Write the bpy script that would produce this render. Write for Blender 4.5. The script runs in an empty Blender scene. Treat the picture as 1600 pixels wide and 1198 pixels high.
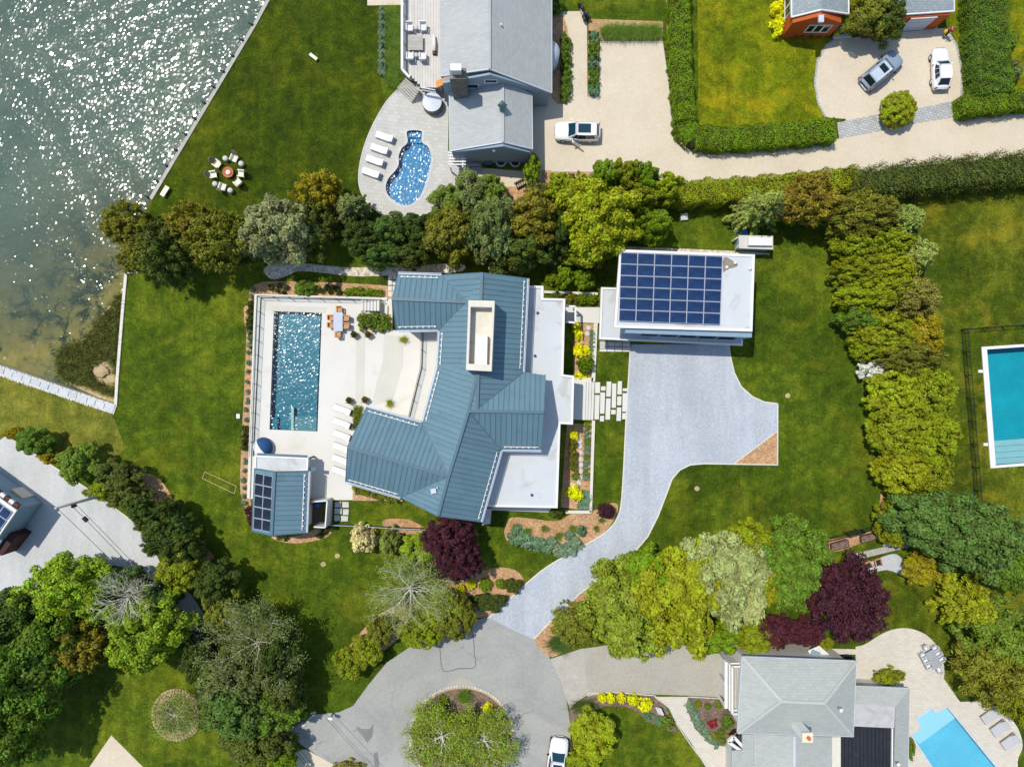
import bpy, bmesh, math, random
import numpy as np
from mathutils import Vector, Matrix
from mathutils.geometry import tessellate_polygon

# ---------------------------------------------------------------- camera, sky, sun, exposure
S = bpy.context.scene
COL = S.collection
H = 71.0                       # metres above the lawn
PX = 0.0667                    # metres of ground per photo pixel
R = math.radians
cam = bpy.data.cameras.new('camera')
cam.sensor_fit = 'HORIZONTAL'
cam.sensor_width = 36.0
cam.lens = 36.0 * H / (1600 * PX)
cam.clip_start = 0.5
cam.clip_end = 3000
cam_o = bpy.data.objects.new('camera', cam)
cam_o.location = (0, 0, H)
COL.objects.link(cam_o)
S.camera = cam_o

SUN_AZ = math.atan2(0.62, -0.785)      # the direction the sun stands in (x right, y up in the photo)
SUN_EL = R(64)
world = bpy.data.worlds.new('World')
S.world = world
world.use_nodes = True
wn = world.node_tree.nodes
sky = wn.new('ShaderNodeTexSky')
sky.sky_type = 'NISHITA'
sky.sun_disc = False
sky.sun_elevation = SUN_EL
sky.sun_rotation = math.pi / 2 - SUN_AZ
sky.air_density = 1.2
sky.dust_density = 0.6
world.node_tree.links.new(sky.outputs[0], wn['Background'].inputs[0])
wn['Background'].inputs[1].default_value = 0.148
sun = bpy.data.lights.new('sun', 'SUN')
sun.energy = 3.75
sun.angle = R(0.55)
sun.color = (1.0, 0.95, 0.86)
sun_o = bpy.data.objects.new('sun', sun)
sd = Vector((math.cos(SUN_AZ) * math.cos(SUN_EL), math.sin(SUN_AZ) * math.cos(SUN_EL), math.sin(SUN_EL)))
sun_o.rotation_euler = sd.to_track_quat('Z', 'Y').to_euler()
sun_o.location = sd * 60
COL.objects.link(sun_o)
S.view_settings.view_transform = 'Standard'
S.view_settings.look = 'None'
S.view_settings.exposure = 0.08
S.view_settings.gamma = 1.0
S.view_settings.use_curve_mapping = False
S.cycles.use_denoising = True
S.cycles.max_bounces = 6
S.cycles.diffuse_bounces = 3
S.cycles.glossy_bounces = 2
S.cycles.transmission_bounces = 3
S.cycles.transparent_max_bounces = 8
S.cycles.caustics_reflective = False
S.cycles.caustics_refractive = False
S.cycles.sample_clamp_direct = 0.0
S.cycles.sample_clamp_indirect = 3.0

# ---------------------------------------------------------------- coordinates and object bookkeeping
def W(px, py, h=0.0):
    """where a point of height h that shows at photo pixel (px, py) stands"""
    k = PX * (1 - h / H)
    return Vector(((px - 800) * k, (599 - py) * k, h))

def WL(pts, h=0.0):
    return [W(p[0], p[1], h) for p in pts]

WLOC = {}

def wloc(o):
    return WLOC.get(o.name, Vector((0, 0, 0))) if o else Vector((0, 0, 0))

def tag(o, label, cat, group=None, kind=None):
    o['label'] = label
    o['category'] = cat
    if group:
        o['group'] = group
    if kind:
        o['kind'] = kind
    return o

def thing(name, label, cat, loc=(0, 0, 0), group=None, rotz=0.0):
    o = bpy.data.objects.new(name, None)
    o.empty_display_size = 0.3
    o.location = loc
    o.rotation_euler = (0, 0, rotz)
    COL.objects.link(o)
    WLOC[o.name] = Vector(loc)
    return tag(o, label, cat, group)

def link_mesh(name, me, parent=None, color=None):
    o = bpy.data.objects.new(name, me)
    COL.objects.link(o)
    if parent:
        o.parent = parent
    if color:
        o.color = (*color, 1)
    return o

def copy_tree(o, parent=None):
    c = o.copy()
    COL.objects.link(c)
    if parent:
        c.parent = parent
    for ch in list(o.children):
        copy_tree(ch, c)
    return c

def again(proto, loc, rotz, label, group=None, scale=None):
    c = copy_tree(proto)
    c.location = loc
    c.rotation_euler = (0, 0, rotz)
    if scale:
        c.scale = scale
    c['label'] = label
    if group:
        c['group'] = group
    WLOC[c.name] = Vector(loc)
    return c

class MB:
    """collects shapes and links them as ONE mesh object"""
    def __init__(s):
        s.v, s.f, s.m, s.sm = [], [], [], []
    def add(s, vs, fs, mi=0, smooth=False):
        n = len(s.v)
        s.v += [tuple(v) for v in vs]
        for f in fs:
            s.f.append([i + n for i in f])
            s.m.append(mi)
            s.sm.append(smooth)
        return s
    def box(s, c, size, rz=0.0, mi=0, tilt=0.0):
        hx, hy, hz = size[0] / 2, size[1] / 2, size[2] / 2
        M = Matrix.Rotation(rz, 3, 'Z') @ Matrix.Rotation(tilt, 3, 'Y')
        vs = [M @ Vector((x * hx, y * hy, z * hz)) + Vector(c) for z in (-1, 1) for x, y in ((-1, -1), (1, -1), (1, 1), (-1, 1))]
        return s.add(vs, [(3, 2, 1, 0), (4, 5, 6, 7), (0, 1, 5, 4), (1, 2, 6, 5), (2, 3, 7, 6), (3, 0, 4, 7)], mi)
    def prism(s, poly, z0, z1, mi=0, bottom=True):
        """poly: ccw or cw xy list; z1 may be a function of (x, y)"""
        P = [Vector((p[0], p[1])) for p in poly]
        if sum(P[i - 1].x * P[i].y - P[i].x * P[i - 1].y for i in range(len(P))) < 0:
            P.reverse()
        n = len(P)
        zf0 = z0 if callable(z0) else (lambda x, y: z0)
        zf1 = z1 if callable(z1) else (lambda x, y: z1)
        vs = [(p.x, p.y, zf0(p.x, p.y)) for p in P] + [(p.x, p.y, zf1(p.x, p.y)) for p in P]
        fs = [tuple(range(n, 2 * n))] + [(i, (i + 1) % n, n + (i + 1) % n, n + i) for i in range(n)]
        if bottom:
            fs.append(tuple(range(n - 1, -1, -1)))
        return s.add(vs, fs, mi)
    def bar(s, a, b, w, h=None, mi=0):
        """square bar from a to b"""
        a, b = Vector(a), Vector(b)
        d = (b - a)
        if d.length < 1e-6:
            return s
        d.normalize()
        up = Vector((0, 0, 1)) if abs(d.z) < 0.95 else Vector((1, 0, 0))
        x = d.cross(up).normalized() * (w / 2)
        y = x.cross(d).normalized() * ((h or w) / 2)
        vs = [p + i * x + j * y for p in (a, b) for i, j in ((-1, -1), (1, -1), (1, 1), (-1, 1))]
        return s.add(vs, [(3, 2, 1, 0), (4, 5, 6, 7), (0, 1, 5, 4), (1, 2, 6, 5), (2, 3, 7, 6), (3, 0, 4, 7)], mi)
    def tube(s, pts, rad, n=6, mi=0, smooth=True):
        pts = [Vector(p) for p in pts]
        m = len(pts)
        rads = rad if hasattr(rad, '__len__') else [rad] * m
        vs = []
        for i, p in enumerate(pts):
            d = (pts[min(i + 1, m - 1)] - pts[max(i - 1, 0)])
            d = d.normalized() if d.length > 1e-6 else Vector((0, 0, 1))
            u = Vector((0, 0, 1)) if abs(d.z) < 0.9 else Vector((1, 0, 0))
            x = d.cross(u).normalized()
            y = x.cross(d)
            for k in range(n):
                a = 2 * math.pi * k / n
                vs.append(p + (x * math.cos(a) + y * math.sin(a)) * rads[i])
        fs = []
        for i in range(m - 1):
            for k in range(n):
                fs.append((i * n + k, i * n + (k + 1) % n, (i + 1) * n + (k + 1) % n, (i + 1) * n + k))
        fs.append(tuple(range(n - 1, -1, -1)))
        fs.append(tuple((m - 1) * n + k for k in range(n)))
        return s.add(vs, fs, mi, smooth)
    def lathe(s, c, prof, n=20, mi=0, smooth=True, sx=1.0, sy=1.0, a0=0.0, a1=2 * math.pi):
        """prof: list of (r, z)"""
        c = Vector(c)
        full = abs(a1 - a0 - 2 * math.pi) < 1e-6
        m = n if full else n + 1
        vs = [c + Vector((r * sx * math.cos(a0 + (a1 - a0) * k / n), r * sy * math.sin(a0 + (a1 - a0) * k / n), z)) for r, z in prof for k in range(m)]
        fs = []
        for i in range(len(prof) - 1):
            for k in range(n):
                k2 = (k + 1) % m if full else k + 1
                fs.append((i * m + k, i * m + k2, (i + 1) * m + k2, (i + 1) * m + k))
        if full:
            if prof[0][0] > 1e-4:
                fs.append(tuple(range(m - 1, -1, -1)))
            if prof[-1][0] > 1e-4:
                fs.append(tuple((len(prof) - 1) * m + k for k in range(m)))
        return s.add(vs, fs, mi, smooth)
    def build(s, name, mats, parent=None, local=False, bevel=0.0):
        me = bpy.data.meshes.new(name)
        off = Vector((0, 0, 0)) if local else (wloc(parent) if parent else Vector((0, 0, 0)))
        me.from_pydata([(v[0] - off.x, v[1] - off.y, v[2] - off.z) for v in s.v], [], s.f)
        if not isinstance(mats, (list, tuple)):
            mats = [mats]
        for m in mats:
            me.materials.append(m)
        me.polygons.foreach_set('material_index', s.m)
        me.polygons.foreach_set('use_smooth', s.sm)
        me.validate()
        me.update()
        o = link_mesh(name, me, parent)
        WLOC[o.name] = off
        if bevel:
            b = o.modifiers.new('bevel', 'BEVEL')
            b.width = bevel
            b.segments = 2
            b.limit_method = 'ANGLE'
        return o

def smooth(pts, closed=True, k=6):
    """Catmull-Rom through the points"""
    n = len(pts)
    out = []
    rng = range(n) if closed else range(n - 1)
    for i in rng:
        g = (lambda j: pts[j % n]) if closed else (lambda j: pts[max(0, min(n - 1, j))])
        p0, p1, p2, p3 = g(i - 1), g(i), g(i + 1), g(i + 2)
        for t in range(k):
            t /= k
            out.append(tuple(0.5 * (2 * p1[c] + (p2[c] - p0[c]) * t + (2 * p0[c] - 5 * p1[c] + 4 * p2[c] - p3[c]) * t * t + (3 * p1[c] - p0[c] - 3 * p2[c] + p3[c]) * t ** 3) for c in (0, 1)))
    if not closed:
        out.append(tuple(pts[-1]))
    return out

def sheet(name, pts, z, mat, holes=(), raw=False, parent=None, kind='structure'):
    """a flat ground surface; pts in photo pixels (raw: metres)"""
    loops = [[Vector((p[0], p[1], z)) if raw else W(p[0], p[1], 0) * 1.0 for p in pts]]
    for hl in holes:
        loops.append([Vector((p[0], p[1], z)) if raw else W(p[0], p[1], 0) for p in hl])
    loops = [[Vector((v.x, v.y, z)) for v in l] for l in loops]
    tris = tessellate_polygon(loops)
    vs = [v for l in loops for v in l]
    fs = []
    for t in tris:
        a, b, c = (vs[i] for i in t)
        ar = (b - a).cross(c - a).z
        if abs(ar) > 1e-9:
            fs.append(t if ar > 0 else t[::-1])
    m = MB().add(vs, fs)
    o = m.build(name, mat, parent)
    if not parent:
        o['kind'] = kind
    return o

def ribbon_mb(mb, pts, w, z0, z1, closed=False, mi=0):
    """a low band w wide along a line of world xy points"""
    P = [Vector((p[0], p[1])) for p in pts]
    n = len(P)
    L, Rr = [], []
    for i in range(n):
        a = P[i - 1] if (closed or i > 0) else P[i]
        b = P[(i + 1) % n] if (closed or i < n - 1) else P[i]
        d = (b - a).normalized()
        nn = Vector((-d.y, d.x)) * (w / 2)
        L.append(P[i] + nn)
        Rr.append(P[i] - nn)
    vs, fs = [], []
    for i in range(n):
        vs += [(L[i].x, L[i].y, z0), (L[i].x, L[i].y, z1), (Rr[i].x, Rr[i].y, z1), (Rr[i].x, Rr[i].y, z0)]
    for i in range(n if closed else n - 1):
        a, b = 4 * i, 4 * ((i + 1) % n)
        fs += [(a + 1, a + 2, b + 2, b + 1), (a, a + 1, b + 1, b), (a + 2, a + 3, b + 3, b + 2)]
    if not closed:
        fs += [(0, 3, 2, 1), (4 * n - 4, 4 * n - 3, 4 * n - 2, 4 * n - 1)]
    return mb.add(vs, fs, mi)

def kerb(pts, mat, w=0.13, h=0.06, name='kerb', sm=False, closed=False):
    p = smooth(pts, closed) if sm else pts
    mb = MB()
    ribbon_mb(mb, [W(*q) for q in p], w, -0.02, h, closed)
    o = mb.build(name, mat)
    o['kind'] = 'structure'
    return o

# ---------------------------------------------------------------- materials
def lin(c):
    c /= 255.0
    return c / 12.92 if c <= 0.04045 else ((c + 0.055) / 1.055) ** 2.4

def px(r, g, b, k=0.8):
    """base colour of a level surface that shows (r, g, b) in full sun"""
    return (lin(r) * k, lin(g) * k, lin(b) * k)

class NT:
    def __init__(s, name):
        s.mat = bpy.data.materials.new(name)
        s.mat.use_nodes = True
        s.n = s.mat.node_tree.nodes
        s.l = s.mat.node_tree.links
        s.b = s.n['Principled BSDF']
        s.out = s.n['Material Output']
        s.tc = s.n.new('ShaderNodeTexCoord')
    def node(s, t, **kw):
        n = s.n.new(t)
        for k, v in kw.items():
            if k[0] == '_':
                n.inputs[k[1:]].default_value = v
            else:
                setattr(n, k, v)
        return n
    def link(s, a, b):
        s.l.new(a, b)
    def noise(s, scale, detail=3, rough=0.55, vec=None, dist=0.0):
        n = s.node('ShaderNodeTexNoise', _Scale=scale, _Detail=detail, _Roughness=rough, _Distortion=dist)
        s.link(vec or s.tc.outputs['Object'], n.inputs['Vector'])
        return n.outputs['Fac']
    def ramp(s, fac, stops, interp='LINEAR'):
        r = s.node('ShaderNodeValToRGB')
        r.color_ramp.interpolation = interp
        e = r.color_ramp.elements
        while len(e) < len(stops):
            e.new(0.5)
        for el, (p, c) in zip(e, stops):
            el.position = p
            el.color = (*c, 1) if len(c) == 3 else c
        s.link(fac, r.inputs[0])
        return r.outputs[0]
    def mix(s, fac, a, b, mode='MIX'):
        m = s.node('ShaderNodeMix', data_type='RGBA', blend_type=mode)
        for sock, v in ((m.inputs[0], fac), (m.inputs[6], a), (m.inputs[7], b)):
            if isinstance(v, (int, float)):
                sock.default_value = v
            elif isinstance(v, tuple):
                sock.default_value = (*v, 1)
            else:
                s.link(v, sock)
        return m.outputs[2]
    def math(s, op, a, b=0.0):
        m = s.node('ShaderNodeMath', operation=op)
        for sock, v in ((m.inputs[0], a), (m.inputs[1], b)):
            if isinstance(v, (int, float)):
                sock.default_value = v
            else:
                s.link(v, sock)
        return m.outputs[0]
    def bump(s, h, strength=0.4, dist=0.05, normal=None):
        b = s.node('ShaderNodeBump', _Strength=strength, _Distance=dist)
        s.link(h, b.inputs['Height'])
        if normal:
            s.link(normal, b.inputs['Normal'])
        return b.outputs[0]
    def set(s, color=None, rough=None, spec=None, metal=None, normal=None):
        for k, v in (('Base Color', color), ('Roughness', rough), ('Specular IOR Level', spec), ('Metallic', metal), ('Normal', normal)):
            if v is None:
                continue
            if isinstance(v, tuple):
                s.b.inputs[k].default_value = (*v, 1)
            elif isinstance(v, (int, float)):
                s.b.inputs[k].default_value = v
            else:
                s.link(v, s.b.inputs[k])
        return s.mat

def plain(name, col, rough=0.7, var=0.12, scale=1.5, fine=14.0, bump=0.0, spec=0.35, metal=0.0, dirt=None, dirt_at=0.62, each=0.0):
    """a surface with gentle blotches, fine grain and optional dirt"""
    t = NT(name)
    big = t.noise(scale, 4)
    fin = t.noise(fine, 3)
    f = t.math('ADD', t.math('MULTIPLY', big, 0.65), t.math('MULTIPLY', fin, 0.35))
    lo = tuple(max(0, c * (1 - var)) for c in col)
    hi = tuple(min(1, c * (1 + var)) for c in col)
    c = t.ramp(f, [(0.32, lo), (0.68, hi)])
    if dirt:
        d = t.noise(scale * 0.6 + 0.13, 6, 0.65, dist=0.6)
        c = t.mix(t.ramp(d, [(dirt_at, (0, 0, 0)), (dirt_at + 0.2, (0.85, 0.85, 0.85))]), c, dirt)
    if each:
        oi = t.node('ShaderNodeObjectInfo')
        c = t.mix(1.0, c, t.ramp(oi.outputs['Random'], [(0, (1 - each,) * 3), (1, (1 + each,) * 3)]), 'MULTIPLY')
    return t.set(c, rough, spec, metal, t.bump(fin, bump, 0.03) if bump else None)

def grass(name, dark, mid, yel, amount=0.5, seed=0.0):
    """mown turf: broad tone, dry blotches, tufts and single-blade grain"""
    t = NT(name)
    mp = t.node('ShaderNodeMapping')
    mp.inputs['Location'].default_value = (seed, seed * 1.7, 0)
    t.link(t.tc.outputs['Object'], mp.inputs['Vector'])
    v = mp.outputs[0]
    big = t.noise(0.13, 5, 0.65, v, 0.5)
    med = t.noise(0.75, 6, 0.75, v, 0.3)
    fin = t.noise(5.0, 5, 0.8, v)
    f = t.math('ADD', t.math('MULTIPLY', big, 0.5), t.math('ADD', t.math('MULTIPLY', med, 0.32), t.math('MULTIPLY', fin, 0.18)))
    c = t.ramp(f, [(0.40, dark), (0.5, mid), (0.60, yel)])
    dry = tuple(min(1, q * w) for q, w in zip(yel, (1.7, 1.28, 1.3)))
    patch = t.math('MULTIPLY', t.noise(0.2, 4, 0.6, v, 0.8), t.math('ADD', t.noise(1.3, 5, 0.75, v), 0.5))
    c = t.mix(t.ramp(patch, [(0.5, (0, 0, 0)), (0.72, (amount,) * 3)]), c, dry)
    c = t.mix(1.0, c, t.ramp(fin, [(0.3, (0.58,) * 3), (0.7, (1.42,) * 3)]), 'MULTIPLY')
    c = t.mix(1.0, c, t.ramp(med, [(0.35, (0.82,) * 3), (0.65, (1.18,) * 3)]), 'MULTIPLY')
    m2 = t.node('ShaderNodeMapping')
    m2.inputs['Rotation'].default_value = (0, 0, 0.45 + seed * 0.21)
    m2.inputs['Scale'].default_value = (1, 0.05, 1)
    t.link(v, m2.inputs['Vector'])
    c = t.mix(1.0, c, t.ramp(t.noise(0.8, 3, 0.6, m2.outputs[0]), [(0.38, (0.88,) * 3), (0.62, (1.1,) * 3)]), 'MULTIPLY')
    speck = t.noise(16.0, 3, 0.7, v)
    c = t.mix(t.ramp(speck, [(0.58, (0, 0, 0)), (0.70, (0.6,) * 3)]), c, dry)
    return t.set(c, 0.85, 0.12, None, t.bump(t.math('ADD', fin, t.math('MULTIPLY', speck, 0.6)), 0.9, 0.14))

def gravel(name, c1, c2, scale=9.0, var=0.3, big=0.25, bump=0.6, worn=0.0):
    t = NT(name)
    vo = t.node('ShaderNodeTexVoronoi', _Scale=scale)
    t.link(t.tc.outputs['Object'], vo.inputs['Vector'])
    f = t.math('ADD', t.math('MULTIPLY', t.noise(big, 4, 0.6), 0.6), t.math('MULTIPLY', t.noise(2.2, 5, 0.7), 0.4))
    c = t.ramp(f, [(0.35, c1), (0.65, c2)])
    sp = t.node('ShaderNodeSeparateColor')
    t.link(vo.outputs['Color'], sp.inputs[0])
    g = t.ramp(sp.outputs[0], [(0.0, (1 - var,) * 3), (1.0, (1 + var * 0.8,) * 3)])
    c = t.mix(1.0, c, g, 'MULTIPLY')
    if worn:
        mp = t.node('ShaderNodeMapping')
        mp.inputs['Rotation'].default_value = (0, 0, 0.25)
        mp.inputs['Scale'].default_value = (1, 0.12, 1)
        t.link(t.tc.outputs['Object'], mp.inputs['Vector'])
        s_ = t.math('MULTIPLY', t.noise(0.55, 4, 0.6, mp.outputs[0], 0.4), t.math('ADD', t.noise(3.0, 4, 0.7), 0.5))
        c = t.mix(1.0, c, t.ramp(s_, [(0.38, (1 - worn,) * 3), (0.62, (1 + worn * .5,) * 3)]), 'MULTIPLY')
    return t.set(c, 0.9, 0.2, None, t.bump(vo.outputs['Distance'], bump, 0.04))

def bricks(name, c1, c2, mortar, w, h, gap=0.02, offset=0.5, rot=0.0, bump=0.5, var=0.25, rough=0.85, tilt=None):
    t = NT(name)
    mp = t.node('ShaderNodeMapping')
    mp.inputs['Rotation'].default_value = tilt or (0, 0, rot)
    t.link(t.tc.outputs['Object'], mp.inputs['Vector'])
    b = t.node('ShaderNodeTexBrick', offset=offset)
    b.inputs['Color1'].default_value = (*c1, 1)
    b.inputs['Color2'].default_value = (*c2, 1)
    b.inputs['Mortar'].default_value = (*mortar, 1)
    b.inputs['Scale'].default_value = 1.0
    b.inputs['Mortar Size'].default_value = gap
    b.inputs['Brick Width'].default_value = w
    b.inputs['Row Height'].default_value = h
    t.link(mp.outputs[0], b.inputs['Vector'])
    n = t.math('ADD', t.math('MULTIPLY', t.noise(0.7, 4), 0.6), t.math('MULTIPLY', t.noise(9, 3), 0.4))
    c = t.mix(1.0, b.outputs[0], t.ramp(n, [(0.3, (1 - var,) * 3), (0.7, (1 + var,) * 3)]), 'MULTIPLY')
    return t.set(c, rough, 0.25, None, t.bump(b.outputs['Fac'], -bump, 0.02))

def foliage_mat(name, trans=0.22, spread=0.55, patch=1.0):
    """leaf colour comes from the object's own colour, each leaf a little different"""
    t = NT(name)
    oi = t.node('ShaderNodeObjectInfo')
    ge = t.node('ShaderNodeNewGeometry')
    isl = ge.outputs['Random Per Island']
    no = t.noise(patch, 3, 0.6)
    hs = t.node('ShaderNodeHueSaturation')
    t.link(t.math('ADD', 0.445, t.math('MULTIPLY', no, 0.11)), hs.inputs['Hue'])
    t.link(t.math('ADD', 1 - spread / 2, t.math('MULTIPLY', isl, spread)), hs.inputs['Value'])
    t.link(oi.outputs['Color'], hs.inputs['Color'])
    c = t.mix(1.0, hs.outputs[0], t.ramp(no, [(0.3, (0.6,) * 3), (0.7, (1.42,) * 3)]), 'MULTIPLY')
    t.set(c, 0.62, 0.25)
    tr = t.node('ShaderNodeBsdfTranslucent')
    t.link(c, tr.inputs['Color'])
    mx = t.node('ShaderNodeMixShader')
    mx.inputs[0].default_value = trans
    t.link(t.b.outputs[0], mx.inputs[1])
    t.link(tr.outputs[0], mx.inputs[2])
    t.link(mx.outputs[0], t.out.inputs['Surface'])
    return t.mat

def water_mat(name, tint, rough, turbid=None, bump=0.0):
    """wavelets are geometry: a mirror by Fresnel over tinted clear (or turbid) water"""
    t = NT(name)
    fr = t.node('ShaderNodeFresnel', _IOR=1.33)
    gl = t.node('ShaderNodeBsdfGlossy', _Roughness=rough)
    if bump:
        nrm = t.bump(t.noise(3.0, 4, 0.6), bump, 0.08)
        t.link(nrm, gl.inputs['Normal'])
    tp = t.node('ShaderNodeBsdfTransparent')
    tp.inputs['Color'].default_value = (*tint, 1)
    body = tp.outputs[0]
    if turbid:
        df = t.node('ShaderNodeBsdfDiffuse')
        n1 = t.noise(0.07, 5, 0.65, None, 0.5)
        n2 = t.noise(1.1, 4, 0.6)
        t.link(t.ramp(t.math('ADD', t.math('MULTIPLY', n1, 0.8), t.math('MULTIPLY', n2, 0.2)), [(0.36, turbid[0]), (0.62, turbid[1])]), df.inputs['Color'])
        at = t.node('ShaderNodeAttribute', attribute_name='depth')
        mx0 = t.node('ShaderNodeMixShader')
        t.link(at.outputs['Fac'], mx0.inputs[0])
        t.link(tp.outputs[0], mx0.inputs[1])
        t.link(df.outputs[0], mx0.inputs[2])
        body = mx0.outputs[0]
    mx = t.node('ShaderNodeMixShader')
    t.link(fr.outputs[0], mx.inputs[0])
    t.link(body, mx.inputs[1])
    t.link(gl.outputs[0], mx.inputs[2])
    t.link(mx.outputs[0], t.out.inputs['Surface'])
    return t.mat

WR = np.random.default_rng(5)

def wavelets(name, poly, z, cell, slope, mat, parent=None, swell=(), jit=0.28):
    """a choppy water surface of small facets over a world xy polygon (tucked a little under its rim)"""
    x0, x1 = min(p[0] for p in poly) - cell, max(p[0] for p in poly) + cell
    y0, y1 = min(p[1] for p in poly) - cell, max(p[1] for p in poly) + cell
    nx, ny = int((x1 - x0) / cell) + 2, int((y1 - y0) / cell) + 2
    X, Y = np.meshgrid(x0 + np.arange(nx) * cell, y0 + np.arange(ny) * cell, indexing='ij')
    X = X + WR.uniform(-jit, jit, X.shape) * cell
    Y = Y + WR.uniform(-jit, jit, Y.shape) * cell
    Z = WR.normal(size=X.shape) * slope * cell * 0.75
    for ang, lam, sl in swell:
        k = 2 * math.pi / lam
        ph = k * (X * math.cos(ang) + Y * math.sin(ang))
        Z = Z + sl / k * np.sin(ph + 1.5 * np.sin(0.13 * X + 0.21 * Y) + 0.8 * np.sin(0.31 * Y - 0.17 * X))
    ins = np.zeros(X.shape, bool)
    for i in range(len(poly)):
        ax, ay = poly[i - 1][0], poly[i - 1][1]
        bx, by = poly[i][0], poly[i][1]
        if ay == by:
            continue
        hit = ((ay > Y) != (by > Y)) & (X < (bx - ax) * (Y - ay) / (by - ay) + ax)
        ins ^= hit
    idx = np.arange(nx * ny).reshape(nx, ny)
    keep = ins[:-1, :-1] | ins[1:, :-1] | ins[1:, 1:] | ins[:-1, 1:]
    q = np.stack([idx[:-1, :-1][keep], idx[1:, :-1][keep], idx[1:, 1:][keep], idx[:-1, 1:][keep]], 1)
    tri = np.concatenate([q[:, [0, 1, 2]], q[:, [0, 2, 3]]])
    used, inv = np.unique(tri, return_inverse=True)
    off = wloc(parent) if parent else Vector((0, 0, 0))
    V = np.stack([X.ravel()[used] - off.x, Y.ravel()[used] - off.y, Z.ravel()[used] + z - off.z], 1)
    me = bpy.data.meshes.new(name)
    me.from_pydata(V.tolist(), [], inv.reshape(-1, 3).tolist())
    me.materials.append(mat)
    return link_mesh(name, me, parent), V + np.array(off)

M = {}
M['lawn_far'] = grass('grass_bay_lawn', px(44, 64, 6), px(66, 86, 7), px(98, 108, 12), 0.28, 0)
M['lawn_yel'] = grass('grass_dry_lawn', px(84, 104, 8), px(118, 132, 12), px(156, 154, 22), 0.6, 11)
M['lawn_mid'] = grass('grass_garden_lawn', px(60, 82, 12), px(82, 105, 17), px(116, 130, 28), 0.4, 23)
M['lawn_east'] = grass('grass_east_lawn', px(56, 76, 10), px(82, 100, 14), px(124, 128, 30), 0.6, 37)
M['lawn_pale'] = grass('grass_pale_bank', px(94, 108, 32), px(124, 130, 44), px(154, 150, 58), 0.4, 51)
M['gravel_cream'] = gravel('gravel_cream', px(218, 203, 178), px(230, 216, 192), 15, 0.09, 0.3, 0.3)
M['gravel_blue'] = gravel('gravel_blue_grey', px(186, 193, 202), px(201, 206, 212), 13, 0.16, worn=0.1)
M['gravel_pale'] = gravel('gravel_pale_path', px(206, 192, 168), px(232, 220, 200), 5, 0.4, 0.6)
M['drive_grey'] = gravel('asphalt_pale_drive', px(198, 200, 198), px(214, 214, 212), 16, 0.1, 0.2, 0.2, 0.06)
M['drive_tan'] = gravel('asphalt_tan_drive', px(176, 170, 156), px(190, 184, 170), 16, 0.12, 0.3, 0.2)
M['mulch'] = gravel('bark_mulch', px(182, 140, 100), px(216, 174, 132), 8, 0.32, 0.5)
M['mulch_dark'] = gravel('bark_mulch_dark', px(112, 92, 78), px(150, 128, 112), 7, 0.35, 0.5)
M['sand'] = gravel('sand_bank', px(178, 158, 112), px(206, 184, 138), 6, 0.25, 0.4)
M['concrete'] = plain('concrete_white', px(228, 224, 215), 0.75, 0.035, 0.5, 10, 0.05, dirt=px(212, 206, 192), dirt_at=0.55)
M['concrete_grey'] = plain('concrete_grey_step', px(216, 213, 200), 0.8, 0.05, 0.6, 12, 0.05, dirt=px(196, 194, 178))
M['concrete_edge'] = plain('concrete_edge', px(228, 222, 206), 0.8, 0.08, 1.5, 12, 0.1)
M['membrane'] = plain('roof_membrane', px(210, 213, 214), 0.7, 0.06, 0.35, 8, 0.03, dirt=px(168, 164, 154), dirt_at=0.53)
M['white'] = plain('white_paint', px(240, 238, 234), 0.5, 0.03, 1.0, 8)
M['steel_blue'] = plain('blue_grey_metal_roof', px(106, 137, 150), 0.5, 0.07, 0.5, 6, 0.02, spec=0.35, dirt=px(92, 120, 132), dirt_at=0.55, each=0.05)
M['steel_dark'] = plain('blue_grey_metal_trim', px(84, 114, 128), 0.45, 0.08, 1, 6)
M['dark'] = plain('dark_metal', px(44, 46, 50), 0.5, 0.15, 2, 10)
M['black'] = plain('black_rubber', px(26, 26, 28), 0.7, 0.2, 3, 10)
M['grey_wall'] = plain('grey_clapboard', px(150, 168, 180), 0.7, 0.06, 1, 10)
M['blue_wall'] = plain('blue_grey_wall', px(140, 166, 184), 0.7, 0.06, 1, 8)
M['stucco'] = plain('pale_stucco', px(224, 222, 214), 0.8, 0.05, 0.6, 10, 0.05)
M['glass'] = NT('window_glass').set(px(20, 36, 44), 0.06, 0.6)
M['glass_blue'] = NT('car_glass').set(px(24, 62, 76), 0.08, 0.6)
M['wood_warm'] = plain('teak', px(206, 152, 100), 0.6, 0.2, 3, 20, 0.1)
M['wood_orange'] = plain('orange_wood_trim', px(222, 148, 66), 0.55, 0.1, 2, 12)
M['wood_grey'] = plain('weathered_wood', px(190, 184, 174), 0.8, 0.12, 2, 20, 0.15, each=0.08)
M['wood_deck'] = plain('pale_deck_board', px(218, 212, 204), 0.8, 0.1, 1.2, 16, 0.1, each=0.06)
M['wood_dark'] = plain('dark_timber', px(96, 80, 66), 0.8, 0.2, 2, 16, 0.2)
M['red_wall'] = plain('orange_cedar_siding', px(196, 92, 32), 0.75, 0.12, 1, 14, 0.1)
M['fabric_white'] = plain('white_cushion', px(242, 240, 236), 0.85, 0.04, 2, 20)
M['fabric_grey'] = plain('grey_sling_fabric', px(198, 198, 198), 0.85, 0.05, 2, 20)
M['fabric_blue'] = plain('blue_canopy_fabric', px(40, 84, 132), 0.8, 0.1, 1.5, 16)
M['copper'] = plain('terracotta_copper', px(200, 116, 72), 0.5, 0.12, 3, 16)
M['ash'] = plain('pale_ash', px(248, 232, 214), 0.9, 0.08, 5, 20, 0.2)
M['stone_pale'] = plain('pale_stone', px(210, 208, 204), 0.85, 0.16, 1.7, 14, 0.3)
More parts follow.
